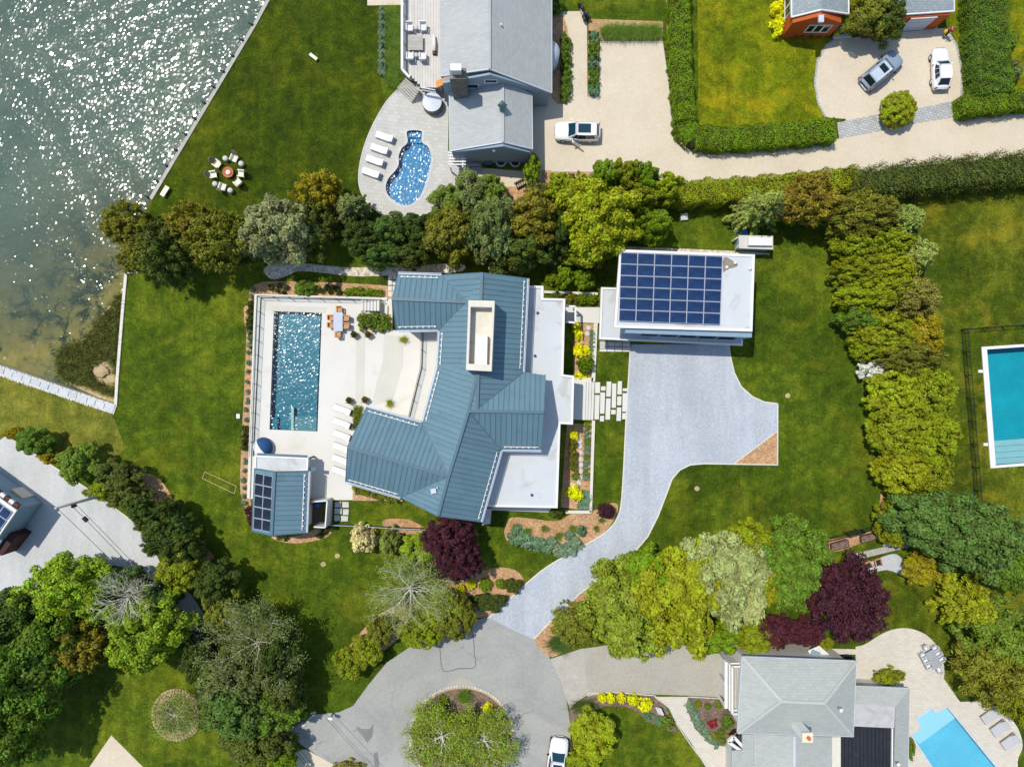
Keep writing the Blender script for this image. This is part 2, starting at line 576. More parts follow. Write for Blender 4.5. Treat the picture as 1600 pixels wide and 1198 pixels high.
M['stone_blue'] = plain('blue_grey_flagstone', px(204, 208, 212), 0.85, 0.1, 1.7, 14, 0.3, each=0.1)
M['stone_tan'] = plain('tan_boulder', px(196, 174, 132), 0.9, 0.2, 1.4, 10, 0.5)
M['bark'] = plain('grey_bark', px(118, 104, 88), 0.9, 0.25, 3, 16, 0.4)
M['bark_white'] = plain('bleached_branch', px(226, 222, 206), 0.85, 0.12, 3, 16)
M['paver'] = bricks('patio_paver', px(200, 198, 190), px(212, 209, 200), px(186, 182, 172), 0.55, 0.38, 0.016, var=0.08, rot=0.1)
M['paver_warm'] = bricks('warm_patio_paver', px(214, 206, 190), px(224, 216, 201), px(200, 190, 174), 0.5, 0.26, 0.014, var=0.08, rot=-0.06)
M['cobble'] = bricks('cobble_strip', px(176, 178, 176), px(202, 202, 198), px(150, 148, 142), 0.42, 0.26, 0.03, rot=0.25, var=0.14)
M['apron'] = bricks('brick_apron', px(192, 186, 174), px(208, 202, 190), px(166, 160, 146), 0.24, 0.14, 0.02, rot=-0.25, var=0.1)
M['shingle'] = bricks('grey_shingle', px(182, 184, 182), px(192, 194, 192), px(168, 170, 168), 0.5, 0.2, 0.012, var=0.06, bump=0.3)
M['shingle_v'] = bricks('grey_shingle_side', px(182, 184, 182), px(192, 194, 192), px(168, 170, 168), 0.5, 0.2, 0.012, rot=math.pi / 2, var=0.06, bump=0.3)
M['shingle_green'] = bricks('green_grey_shingle', px(178, 182, 176), px(188, 191, 185), px(164, 168, 162), 0.45, 0.22, 0.014, var=0.05, bump=0.3)
M['shingle_slate'] = bricks('slate_blue_shingle', px(146, 158, 162), px(168, 176, 176), px(128, 138, 140), 0.35, 0.22, 0.02, var=0.12, bump=0.4)
M['leaf'] = foliage_mat('leaf')
M['needle'] = foliage_mat('needle', 0.12, 0.6, 0.8)
M['petal'] = foliage_mat('petal', 0.3, 0.3, 2.0)
M['blade'] = foliage_mat('grass_blade', 0.25, 0.6, 1.5)
def slab(name, pts, z0, z1, mat, holes=(), parent=None, raw=False, kind='structure', hk=0.0):
    """a raised flat surface with upright edges (px outline measured at its top)"""
    cv = (lambda p: Vector((p[0], p[1], 0))) if raw else (lambda p: W(p[0], p[1], max(z1, 0) if hk == 0 else hk))
    loops = [[Vector((cv(p).x, cv(p).y, z1)) for p in l] for l in [pts] + list(holes)]
    tris = tessellate_polygon(loops)
    vs = [v for l in loops for v in l]
    mb = MB()
    fs = []
    for t in tris:
        a, b, c = (vs[i] for i in t)
        ar = (b - a).cross(c - a).z
        if abs(ar) > 1e-9:
            fs.append(t if ar > 0 else t[::-1])
    mb.add(vs, fs)
    for l in loops:
        n = len(l)
        sv = [(v.x, v.y, z0) for v in l] + [(v.x, v.y, z1) for v in l]
        mb.add(sv, [(i, (i + 1) % n, n + (i + 1) % n, n + i) for i in range(n)])
    o = mb.build(name, mat, parent)
    if not parent:
        o['kind'] = kind
    return o

def inside(p, poly):
    x, y = p[0], p[1]
    r = False
    n = len(poly)
    for i in range(n):
        x1, y1 = poly[i - 1][0], poly[i - 1][1]
        x2, y2 = poly[i][0], poly[i][1]
        if (y1 > y) != (y2 > y) and x < (x2 - x1) * (y - y1) / (y2 - y1) + x1:
            r = not r
    return r

def seg_dist(p, a, b):
    ax, ay, bx, by = a[0], a[1], b[0], b[1]
    dx, dy = bx - ax, by - ay
    t = max(0, min(1, ((p[0] - ax) * dx + (p[1] - ay) * dy) / (dx * dx + dy * dy)))
    return math.hypot(p[0] - ax - t * dx, p[1] - ay - t * dy)

# ---------------------------------------------------------------- pools (outlines first: the lawn is cut open for them)
POOL_MAIN = [(428, 486), (503, 489), (496, 674), (421, 671)]
POOL_KIDNEY = smooth([(635, 204), (660, 204), (661, 221), (670, 228), (675.5, 241), (675, 256), (671, 274), (666, 290), (660, 305), (650, 317), (637, 323), (624, 321), (610, 312), (602, 301), (601, 289), (606, 277), (615, 267), (621, 257), (621, 244), (626, 231), (635, 222)], k=4)
POOL_EAST = [(1537, 544), (1640, 537), (1640, 722), (1551, 729)]
POOL_SE = [(1453, 1103.5), (1462, 1111), (1481, 1103), (1560, 1200), (1600, 1249), (1545, 1300), (1455, 1198), (1423, 1149), (1437, 1137), (1430, 1120)]

# ---------------------------------------------------------------- the ground
COAST = [(2500, -3420), (421, 0), (398, 37), (235, 312), (226, 332), (207, 372), (196, 425), (179, 641), (-5, 571), (-260, 474), (-6000, 300)]
LAND = COAST + [(-6000, 6500), (6500, 6500), (6500, -6500), (4400, -6500)]
sheet('ground', LAND, 0.0, M['lawn_mid'], [POOL_MAIN, POOL_KIDNEY, POOL_EAST, POOL_SE])
sheet('lawn', [(424, -300), (424, 0), (400, 38), (238, 312), (232, 345), (330, 420), (470, 400), (600, 345), (562, 300), (563, 255), (572, 220), (585, 190), (602, 163), (592, 120), (590, 20), (640, -300)], 0.004, M['lawn_far'])
sheet('lawn', [(1086, -300), (1226, -300), (1222, 60), (1300, 60), (1274, 110), (1284, 175), (1294, 205), (1092, 205)], 0.004, M['lawn_yel'])
sheet('lawn', [(1490, -300), (1620, -300), (1620, 150), (1500, 170), (1512, 110), (1484, 40)], 0.004, M['lawn_yel'])
sheet('lawn', [(1350, 300), (1700, 275), (1700, 1000), (1500, 960), (1480, 760), (1420, 560)], 0.004, M['lawn_east'], [POOL_EAST])
sheet('lawn', [(-300, 480), (-5, 578), (176, 648), (196, 700), (150, 745), (40, 690), (-300, 660)], 0.004, M['lawn_pale'])
sheet('lawn', smooth([(1375, 890), (1430, 905), (1470, 960), (1520, 1000), (1512, 1080), (1470, 1050), (1420, 980), (1370, 1000), (1335, 985)]), 0.004, M['lawn_east'])

# the bay: sea bed, water, muddy marsh bank
t = NT('sea_bed_sand')
wd = t.math('MULTIPLY', t.noise(0.45, 6, 0.7, None, 0.5), t.math('ADD', t.noise(0.1, 3), 0.5))
cc = t.ramp(wd, [(0.40, px(196, 172, 104)), (0.52, px(166, 152, 96)), (0.60, px(60, 74, 56))])
M['sea_bed'] = t.set(cc, 0.9, 0.1)
sheet('sea_bed', [(-6000, -6500), (4300, -6500), (2500, -3420), (425, 2), (240, 316), (199, 425), (184, 645), (-5, 575), (-6000, 320)], -1.25, M['sea_bed'])
M['bay_water'] = water_mat('bay_water', (0.8, 0.86, 0.78), 0.125, (px(80, 102, 92), px(106, 121, 104)))
M['bay_far'] = water_mat('bay_water_far', (0.8, 0.86, 0.78), 0.2, (px(78, 104, 96), px(108, 124, 108)), 0.4)
SHW = [W(*p) for p in [(-20, 562), (40, 556), (88, 542), (128, 512), (152, 488), (190, 440)]]
BW = [(W(*p).x, W(*p).y) for p in [(560, -200), (425, 2), (402, 40), (240, 316), (230, 332), (210, 372), (199, 425), (182, 645), (-5, 575), (-200, 503), (-200, -200)]]
bw, bv_ = wavelets('bay_water', BW, -0.7, 0.165, 0.062, M['bay_water'], None, [(R(118), 2.6, .05), (R(35), 4.1, .03), (R(100), 0.95, .03)])
bw['kind'] = 'structure'
dd_ = np.full(len(bv_), 1e9)
for p, q in zip(SHW[:-1], SHW[1:]):
    ab = np.array([q.x - p.x, q.y - p.y])
    ap = bv_[:, :2] - np.array([p.x, p.y])
    tt = np.clip(ap @ ab / (ab @ ab), 0, 1)
    dd_ = np.minimum(dd_, np.linalg.norm(ap - tt[:, None] * ab, axis=1))
bw.data.attributes.new('depth', 'FLOAT', 'POINT').data.foreach_set('value', (0.06 + 0.9 * np.clip((dd_ - .2) / 15, 0, 1) ** .75).astype(np.float32))
far = sheet('bay_water', [(-6000, -6500), (4300, -6500), (2500, -3420), (560, -200), (-200, -200), (-200, 503), (-260, 478), (-6000, 320)], -0.7, M['bay_far'])
far.data.attributes.new('depth', 'FLOAT', 'POINT').data.foreach_set('value', [1.0] * len(far.data.vertices))
sheet('mud_bank', smooth([(190, 455), (172, 470), (150, 494), (134, 522), (112, 534), (90, 548), (92, 580), (104, 600), (150, 622), (182, 640), (186, 560)]), -0.62, M['sand'])

# ---------------------------------------------------------------- drives, road, paths, beds
drive = [(985, 538), (1139, 538), (1141, 556), (1147, 582), (1158, 604), (1176, 620), (1194, 628), (1215, 630.5), (1215, 726), (1100, 724), (1078, 726), (1062, 734), (1050, 748), (1040, 775), (1028, 806), (1012, 838), (988, 866), (950, 893), (905, 928), (868, 962), (834, 998), (800, 983), (762, 964), (806, 926), (850, 888), (905, 856), (940, 836), (960, 816), (970, 792), (974, 740), (978, 660)]
sheet('gravel_drive', drive, 0.012, M['gravel_blue'])
sheet('bark_bed', [(1214, 675), (1214, 725), (1146, 725)], 0.016, M['mulch'])
kerb([(985, 540), (978, 660), (974, 740), (970, 790), (963, 812), (945, 832), (905, 856), (852, 887), (806, 926), (764, 964)], M['concrete_edge'], 0.13, 0.04, sm=True)
kerb([(1139, 540), (1141, 556), (1147, 582), (1158, 604), (1176, 620), (1194, 628), (1215, 630.5)], M['concrete_edge'], 0.13, 0.04)
kerb([(1215, 630), (1215, 726), (1100, 724), (1078, 726), (1062, 734), (1050, 748), (1040, 775), (1028, 806), (1012, 838), (988, 866), (950, 893), (905, 928), (868, 962), (834, 998)], M['concrete_edge'], 0.13, 0.04)
kerb([(1214, 674), (1146, 725)], M['concrete_edge'], 0.09, 0.03)

t = NT('cul_de_sac_asphalt')
f1 = t.math('ADD', t.math('MULTIPLY', t.noise(0.16, 5, 0.65, None, 0.8), 0.65), t.math('MULTIPLY', t.noise(3.0, 5, 0.7), 0.35))
c1 = t.ramp(f1, [(0.3, px(150, 150, 144)), (0.5, px(170, 170, 164)), (0.7, px(190, 187, 177))])
vo = t.node('ShaderNodeTexVoronoi', _Scale=0.2, feature='DISTANCE_TO_EDGE')
dv = t.node('ShaderNodeVectorMath', operation='ADD')
nz = t.node('ShaderNodeTexNoise', _Scale=0.7, _Detail=4)
t.link(t.tc.outputs['Object'], nz.inputs['Vector'])
t.link(t.tc.outputs['Object'], dv.inputs[0])
t.link(nz.outputs['Color'], dv.inputs[1])
t.link(dv.outputs[0], vo.inputs['Vector'])
ck = t.math('MULTIPLY', t.ramp(vo.outputs['Distance'], [(0.0, (1, 1, 1)), (0.012, (0, 0, 0))]), t.ramp(t.noise(0.3, 2), [(0.48, (0, 0, 0)), (0.6, (0.5, 0.5, 0.5))]))
c1 = t.mix(ck, c1, px(112, 110, 106))
gr = t.noise(22, 2)
c1 = t.mix(1.0, c1, t.ramp(gr, [(0.3, (0.86,) * 3), (0.7, (1.12,) * 3)]), 'MULTIPLY')
M['road'] = t.set(c1, 0.9, 0.2, None, t.bump(gr, 0.25, 0.03))
road = [(762, 964), (800, 983), (834, 998), (850, 1010), (868, 1045), (884, 1085), (891, 1130), (892, 1210), (900, 1400), (560, 1400), (540, 1205), (500, 1182), (470, 1162), (452, 1142), (488, 1116), (530, 1112), (552, 1102), (575, 1070), (604, 1035), (648, 1005), (688, 986), (736, 970)]
sheet('cul_de_sac_road', road, 0.010, M['road'])
# the patch cut into the road and the two dark repairs
M['tar'] = plain('tar_seam', px(112, 114, 114), 0.8, 0.2, 3, 14)
M['patch_dark'] = plain('dark_asphalt_repair', px(134, 134, 132), 0.9, 0.15, 1, 14, 0.1)
for k, pts in enumerate([[(684, 996), (688, 1020), (693, 1047), (718, 1044), (742, 1041), (741, 1020), (740, 1000), (736, 976)]]):
    mb = MB()
    q = smooth(pts, False, 5)
    rr = random.Random(4)
    q = [(a + rr.uniform(-.5, .5), b + rr.uniform(-.5, .5)) for a, b in q]
    ribbon_mb(mb, [W(*p) for p in q], 0.09, 0.0, 0.018)
    mb.build('tar_seam', M['tar'])['kind'] = 'structure'
sheet('asphalt_repair', [(556, 1134), (566, 1138), (577, 1138), (584, 1130), (582, 1150), (574, 1160), (567, 1150)], 0.015, M['patch_dark'])
sheet('asphalt_repair', [(584, 1176), (590, 1174), (594, 1204), (585, 1204)], 0.015, M['patch_dark'])
sheet('driveway', [(904, 1014), (1000, 1000), (1136, 1001), (1133, 1089), (1075, 1086), (985, 1083), (950, 1082), (918, 1090)], 0.008, M['drive_tan'])
sheet('brick_apron', [(860, 1029), (911, 1012), (915, 1050), (919, 1081), (903, 1092), (890, 1106), (876, 1064)], 0.014, M['apron'])
sheet('driveway', [(-300, 700), (-4, 690), (9, 681), (28, 692), (138, 764), (170, 790), (205, 812), (236, 852), (258, 892), (300, 930), (345, 1000), (322, 1014), (244, 909), (215, 890), (180, 883), (125, 885), (75, 915), (44, 968), (-4, 940), (-300, 800)], 0.008, M['drive_grey'])
kerb([(9, 681), (28, 692), (138, 764), (205, 812)], M['concrete_edge'], 0.12, 0.05)
kerb([(44, 968), (0, 940), (-60, 905)], M['stone_tan'], 0.16, 0.08)
sheet('driveway', [(174, 1148), (226, 1200), (300, 1290), (60, 1290), (138, 1200)], 0.008, M['gravel_cream'])
sheet('driveway', [(462, 1172), (478, 1170), (500, 1182), (545, 1200), (560, 1290), (380, 1290), (438, 1200), (455, 1188)], 0.008, M['gravel_cream'])
apr = thing('stone_threshold', 'row of pale stone strips across the side drive where it meets the grey cul-de-sac', 'stone strip', W(470, 1130))
for k in range(5):
    a, b = W(449 + k * 5.5, 1139 - k * 1.0), W(479 + k * 3.5, 1116 - k * 1.2)
    MB().bar(Vector((a.x, a.y - k * 0.0, 0.03)), Vector((b.x, b.y, 0.03)), 0.26, 0.08).build('stone_strip', M['stone_pale'], apr)

cream = [(864, 18), (916, 18), (917, 30), (918, 152), (936, 152), (938, 66), (1035, 66), (1044, 130), (1047, 180), (1056, 202), (1068, 218), (1090, 231), (1130, 238), (1240, 228), (1311, 217), (1322, 186), (1290, 184), (1278, 160), (1273, 130), (1277, 96), (1290, 72), (1304, 62), (1380, 54), (1408, 50), (1478, 44), (1494, 70), (1503, 110), (1502, 150), (1498, 176), (1510, 186), (1640, 172), (1900, 150), (1900, 225), (1640, 240), (1460, 262), (1340, 275), (1200, 288), (1064, 296), (1000, 290), (862, 290), (862, 268), (846, 290), (826, 290), (830, 140), (862, 140)]
sheet('gravel_driveway', cream, 0.008, M['gravel_cream'])
sheet('cobble_strip', [(1308, 192), (1375, 178), (1384, 204), (1311, 217)], 0.013, M['cobble'])
sheet('cobble_strip', [(1424, 172), (1498, 156), (1497, 183), (1425, 194)], 0.013, M['cobble'])
sheet('cobble_strip', [(1412, 26), (1462, 26), (1465, 46), (1408, 51)], 0.013, M['cobble'])
kerb([(938, 150), (937, 120), (938, 66), (1035, 66), (1044, 130), (1047, 180), (1056, 202), (1068, 218), (1090, 232)], M['stone_pale'], 0.12, 0.06)
kerb([(920, 152), (931, 152), (937, 146)], M['stone_pale'], 0.12, 0.06, sm=True)
kerb([(1304, 62), (1290, 72), (1277, 96), (1273, 130), (1278, 160), (1290, 184)], M['cobble'], 0.2, 0.05)
kerb([(1478, 46), (1494, 70), (1503, 110), (1502, 150), (1496, 178), (1510, 187), (1640, 173)], M['cobble'], 0.2, 0.05)
kerb([(862, 268), (930, 268)], M['stone_pale'], 0.12, 0.06)
sheet('path', [(574, -40), (650, -40), (640, 8), (574, 9)], 0.014, M['gravel_cream'])
# garden beds of bark
for pts, m in [
    (smooth([(863, 18), (880, 26), (889, 60), (889, 100), (890, 152), (862, 152)], k=3), 'mulch'),
    ([(919, 48), (936, 50), (937, 150), (919, 152)], 'mulch'),
    ([(920, 30), (1036, 34), (1035, 66), (938, 66), (936, 60), (919, 60)], 'mulch'),
    ([(1032, -300), (1046, -300), (1046, 60), (1062, 206), (1052, 196), (1044, 130)], 'mulch'),
    ([(846, 266), (930, 270), (1000, 300), (880, 330), (846, 310)], 'mulch'),
    ([(700, 283), (846, 284), (846, 330), (700, 330)], 'mulch'),
    (smooth([(399, 444), (470, 440), (600, 446), (611, 452), (608, 470), (396, 466), (394, 560), (392, 700), (390, 760), (396, 830), (386, 800), (376, 770), (376, 720), (382, 600), (388, 480)], k=4), 'mulch'),
    (smooth([(425, 838), (470, 836), (515, 815), (520, 826), (508, 840), (470, 848), (440, 846)], k=4), 'mulch'),
    (smooth([(216, 742), (236, 740), (256, 756), (284, 800), (318, 850), (334, 870), (310, 880), (270, 820), (230, 780), (214, 758)], k=4), 'mulch'),
    (smooth([(800, 808), (832, 810), (868, 814), (884, 808), (896, 800), (925, 798), (952, 786), (966, 790), (958, 814), (938, 836), (905, 856), (884, 868), (862, 862), (822, 850), (795, 846), (788, 832), (792, 818)], k=4), 'mulch'),
    (smooth([(600, 812), (640, 812), (668, 830), (640, 834), (606, 830)], k=4), 'mulch'),
    (smooth([(700, 910), (742, 895), (780, 886), (808, 892), (820, 912), (800, 930), (764, 962), (736, 962), (724, 950), (690, 930)], k=4), 'mulch'),
    (smooth([(640, 940), (600, 955), (575, 975), (545, 1010), (530, 1040), (545, 1050), (580, 1030), (620, 1000), (650, 975), (720, 955)], k=4), 'mulch'),
    (smooth([(836, 998), (868, 964), (905, 930), (950, 896), (985, 872), (1005, 866), (1010, 880), (960, 910), (930, 960), (900, 1000), (862, 1026)], k=4), 'mulch'),
    (smooth([(890, 1108), (904, 1094), (925, 1086), (960, 1082), (1000, 1084), (1024, 1090), (1040, 1104), (1052, 1130), (1058, 1142), (1040, 1140), (1010, 1124), (990, 1108), (950, 1102), (930, 1112), (905, 1130), (897, 1172), (894, 1140)], k=4), 'mulch_dark'),
    (smooth([(1074, 1090), (1130, 1093), (1132, 1108), (1150, 1118), (1148, 1160), (1110, 1162), (1090, 1140), (1072, 1112)], k=4), 'mulch_dark'),
    (smooth([(1376, 770), (1384, 800), (1380, 830), (1340, 850), (1300, 862), (1284, 846), (1330, 836), (1368, 822)], k=3), 'mulch'),
    ([(882, 504), (930, 506), (926, 596), (896, 592)], 'mulch'),
    ([(886, 662), (930, 662), (924, 798), (876, 792)], 'mulch'),
]:
    sheet('bark_bed', pts, 0.0165, M[m])
sheet('grass_patch', [(882, 504), (897, 505), (896, 590), (879, 590)], 0.02, M['lawn_mid'])
sheet('lawn', smooth([(606, 822), (598, 826), (550, 818), (540, 800), (700, 790)], k=3), 0.004, M['lawn_mid'])
sheet('gravel_path', smooth([(412, 420), (436, 410), (470, 411), (520, 416), (560, 418), (606, 416), (660, 414), (720, 412), (720, 424), (660, 428), (612, 430), (560, 432), (500, 426), (466, 424), (446, 432), (424, 436)], k=4), 0.021, M['gravel_pale'])
sheet('gravel_path', smooth([(895, 405), (925, 398), (960, 386), (1000, 386), (1180, 394), (1180, 398), (960, 392), (935, 402), (912, 416), (895, 412)], k=3), 0.021, M['gravel_pale'])
sheet('path', [(1040, 1088), (1075, 1088), (1072, 1105), (1086, 1138), (1112, 1163), (1138, 1166), (1137, 1200), (1104, 1200), (1080, 1160), (1058, 1130), (1046, 1106), (1022, 1088)], 0.018, M['paver_warm'])
kerb([(890, 1106), (903, 1093), (919, 1083), (960, 1081), (1023, 1086), (1046, 1106), (1058, 1132), (1080, 1164), (1104, 1196)], M['stone_pale'], 0.1, 0.05)
kerb([(1075, 1088), (1133, 1091)], M['stone_pale'], 0.1, 0.05)
sheet('grass_patch', smooth([(905, 1135), (950, 1106), (990, 1112), (1010, 1126), (1040, 1142), (1058, 1146), (1080, 1170), (1100, 1200), (1100, 1300), (905, 1300), (900, 1180)], k=3), 0.02, M['lawn_mid'])
# the round planted island with its ring of stones
isl = smooth([(722 + 79 * math.cos(a), 1150 - 77 * math.sin(a)) for a in [k * math.pi / 12 for k in range(24)]], k=2)
sheet('bark_bed', isl, 0.0165, M['mulch_dark'])
kerb(isl, M['stone_tan'], 0.22, 0.12, closed=True)
sheet('sand_patch', smooth([(700, 1068), (718, 1058), (735, 1064), (750, 1078), (720, 1076), (700, 1080)], k=3), 0.0155, M['drive_tan'])
# old flower bed outlined in stones on the lower left lawn
sheet('bark_bed', smooth([(240, 1100), (262, 1078), (290, 1078), (310, 1100), (308, 1140), (285, 1154), (255, 1150), (240, 1130)], k=4), 0.0165, M['sand'])
# faint rectangle of dry grass where something long stood
for a, b in [((320, 737), (369, 759)), ((369, 759), (366, 771)), ((366, 771), (316, 747)), ((316, 747), (320, 737))]:
    mb = MB()
    ribbon_mb(mb, [W(*a), W(*b)], 0.06, 0.0, 0.006)
    mb.build('dry_grass_line', M['sand'])['kind'] = 'structure'
for q in [(527, 868), (505, 881), (1089, 763), (1231, 618)]:
    sheet('bare_patch', [(q[0] + 4.2 * math.cos(k * .6), q[1] + 3.9 * math.sin(k * .6)) for k in range(10)], 0.006, M['sand'])

# patios
PATIO_N = smooth([(640, 130), (622, 140), (604, 160), (586, 190), (572, 222), (563, 256), (561, 285), (568, 308), (582, 324), (600, 336), (626, 340), (660, 336), (690, 320), (702, 300)], False, 5) + [(716, 286), (752, 286), (752, 240), (700, 236), (702, 130)]
slab('patio', PATIO_N, 0.0, 0.06, M['paver'], [POOL_KIDNEY])
kerb([(622, 140), (604, 160), (586, 190), (572, 222), (563, 256), (561, 285), (568, 308), (582, 324), (600, 336), (626, 340), (660, 336), (690, 320)], M['stone_pale'], 0.14, 0.08, sm=True)
sheet('patio', [(748, 262), (822, 268), (822, 292), (740, 292)], 0.024, M['gravel_cream'])
PATIO_SE = smooth([(1337, 1010), (1352, 1006), (1378, 990), (1400, 982), (1424, 982), (1448, 992), (1466, 1012), (1475, 1040), (1475, 1060)], False, 4) + [(1500, 1096), (1535, 1095)] + smooth([(1545, 1098), (1570, 1112), (1590, 1136), (1598, 1165), (1590, 1190), (1596, 1230)], False, 4) + [(1600, 1320), (1410, 1320), (1418, 1072), (1337, 1072)]
slab('patio', PATIO_SE, 0.0, 0.05, M['paver_warm'], [POOL_SE])
slab('patio', smooth([(1345, 894), (1356, 880), (1390, 866), (1405, 868), (1416, 884), (1426, 906), (1412, 900), (1385, 890), (1352, 898)], k=3), 0.0, 0.06, M['stone_blue'])
# ---------------------------------------------------------------- roofs made of single panels
def clip(poly, n, d, keep_le=True):
    """part of the xy polygon with n.p <= d (or >= d)"""
    sg = 1 if keep_le else -1
    out = []
    for i in range(len(poly)):
        a, b = poly[i - 1], poly[i]
        fa, fb = sg * (n.dot(a) - d), sg * (n.dot(b) - d)
        if (fa <= 0) != (fb <= 0):
            tt = fa / (fa - fb)
            out.append(a + (b - a) * tt)
        if fb <= 0:
            out.append(b)
    return out

def area(poly):
    return 0.5 * sum(poly[i - 1].x * poly[i].y - poly[i].x * poly[i - 1].y for i in range(len(poly)))

def plane_z(P3):
    A = np.array([[p.x, p.y, 1.0] for p in P3])
    z = np.array([p.z for p in P3])
    s = np.linalg.lstsq(A, z, rcond=None)[0]
    return (lambda x, y: s[0] * x + s[1] * y + s[2]), Vector((s[0], s[1]))

def V3(p):
    return W(*p)

def seam_roof(parent, pts, mat, spacing=0.56, along=None, name='roof_panel'):
    """standing seam panels over one roof plane, each panel an object; along = two px points of the ridge"""
    P3 = [V3(p) for p in pts]
    zf, g = plane_z(P3)
    P = [Vector((p.x, p.y)) for p in P3]
    if along:
        a, b = V3(along[0]), V3(along[1])
        u = Vector((b.x - a.x, b.y - a.y)).normalized()
    else:
        u = Vector((-g.y, g.x)).normalized()
    lo, hi = min(u.dot(p) for p in P), max(u.dot(p) for p in P)
    k = lo + 0.02
    n = max(1, round((hi - lo) / spacing))
    sp = (hi - lo) / n
    for i in range(n):
        s0, s1 = lo + i * sp, lo + (i + 1) * sp
        q = clip(clip(P, u, s1 - 0.012), u, s0 + 0.012, False)
        if len(q) < 3 or abs(area(q)) < 0.03:
            continue
        mb = MB().prism([(v.x, v.y) for v in q], lambda x, y: zf(x, y) - 0.03, zf)
        r = clip(clip(P, u, s0 + 0.046), u, s0 + 0.012, False)
        if len(r) >= 3 and abs(area(r)) > 0.004:
            mb.prism([(v.x, v.y) for v in r], lambda x, y: zf(x, y) - 0.01, lambda x, y: zf(x, y) + 0.032)
        mb.build(name, mat, parent)
    return zf

def under_roof(planes, name, mat, parent, drop=0.06):
    mb = MB()
    for pts in planes:
        P3 = [V3(p) for p in pts]
        zf, g = plane_z(P3)
        mb.prism([(p.x, p.y) for p in P3], lambda x, y: zf(x, y) - drop - 0.14, lambda x, y: zf(x, y) - drop)
    return mb.build(name, mat, parent)

def cap_line(mb, a, b, w=0.22, h=0.07, lift=0.04):
    A, B = V3(a), V3(b)
    mb.bar(A + Vector((0, 0, lift)), B + Vector((0, 0, lift)), w, h)

def snow_guard(parent, a, b, inner, mat, inset=0.36):
    """a light rail with little cleats, set in from the eave a-b"""
    A, B, I = V3(a), V3(b), V3(inner)
    d = (B - A).normalized()
    n = (I - A) - d * (I - A).dot(d)
    n.normalize()
    mb = MB()
    off = n * inset + Vector((0, 0, 0.10))
    L = (B - A).length
    mb.bar(A + d * 0.25 + off, B - d * 0.3 + off, 0.06, 0.05)
    k = 0.4
    while k < L - 0.4:
        p = A + d * k + off - n * 0.14
        mb.bar(p, p + n * 0.12, 0.13, 0.05)
        k += 0.56
    mb.build('snow_guard', mat, parent)

def gutter(parent, a, b, inner, mat, w=0.13):
    A, B, I = V3(a), V3(b), V3(inner)
    d = (B - A).normalized()
    n = (I - A) - d * (I - A).dot(d)
    n.z = 0
    n.normalize()
    mb = MB()
    o1 = -n * 0.05 + Vector((0, 0, -0.08))
    mb.bar(A + o1, B + o1, 0.10, 0.12)
    o2 = -n * 0.17 + Vector((0, 0, -0.02))
    mb.bar(A + o2, B + o2, 0.05, 0.1)
    mb.build('gutter', mat, parent)

def walls(parent, pts, z0, z1, mat, name='wall', h=None):
    P = [W(p[0], p[1], (z1 if h is None else h)) for p in pts]
    return MB().prism([(p.x, p.y) for p in P], z0, z1).build(name, mat, parent)

def gable(parent, a, b, apex, mat, base=None, inset=0.0):
    """upright wall from eave points a, b up to the apex, thickened inwards by 0.2"""
    A, B, T = V3(a), V3(b), V3(apex)
    n = Vector((B.y - A.y, A.x - B.x, 0)).normalized() * 0.2
    z0 = base if base is not None else A.z - 0.3
    T = Vector((T.x, T.y, T.z - 0.16))
    A.z -= 0.16
    B.z -= 0.16
    fr = [Vector((A.x, A.y, z0)), Vector((B.x, B.y, z0)), B, T, A]
    vs = fr + [v + n for v in fr]
    MB().add(vs, [(0, 1, 2, 3, 4), (9, 8, 7, 6, 5)] + [(i, i + 5, (i + 1) % 5 + 5, (i + 1) % 5) for i in range(5)]).build('gable_wall', mat, parent)

def flat_roof(parent, pts, z, mat, rim_mat, wall_mat=None, z0=0.0, rim=0.22, lip=0.16, inset=0.25, thick=0.3):
    P = [W(p[0], p[1], z) for p in pts]
    P2 = [Vector((p.x, p.y)) for p in P]
    if area(P2) < 0:
        P2.reverse()
    o = slab('flat_roof', [(p.x, p.y) for p in P2], z - thick, z, mat, raw=True, parent=parent)
    n = len(P2)
    def inset_poly(d):
        out = []
        for i in range(n):
            e0 = (P2[i] - P2[i - 1]).normalized()
            e1 = (P2[(i + 1) % n] - P2[i]).normalized()
            n0, n1 = Vector((-e0.y, e0.x)), Vector((-e1.y, e1.x))
            bb = n0 + n1
            out.append(P2[i] + bb * (d / max(0.3, (1 + n0.dot(n1)))))
        return out
    inn = inset_poly(rim)
    vs, fs = [], []
    for a, b in zip(inset_poly(-0.003), inn):
        vs += [(a.x, a.y, z - thick * 0.9), (a.x, a.y, z + lip), (b.x, b.y, z + lip), (b.x, b.y, z - 0.02)]
    for i in range(n):
        a, b = 4 * i, 4 * ((i + 1) % n)
        fs += [(a, b, b + 1, a + 1), (a + 1, b + 1, b + 2, a + 2), (a + 2, b + 2, b + 3, a + 3)]
    MB().add(vs, fs).build('parapet', rim_mat, parent)
    if wall_mat:
        q = inset_poly(inset)
        MB().prism([(v.x, v.y) for v in q], z0, z - thick - 0.01).build('wall', wall_mat, parent)
    return o

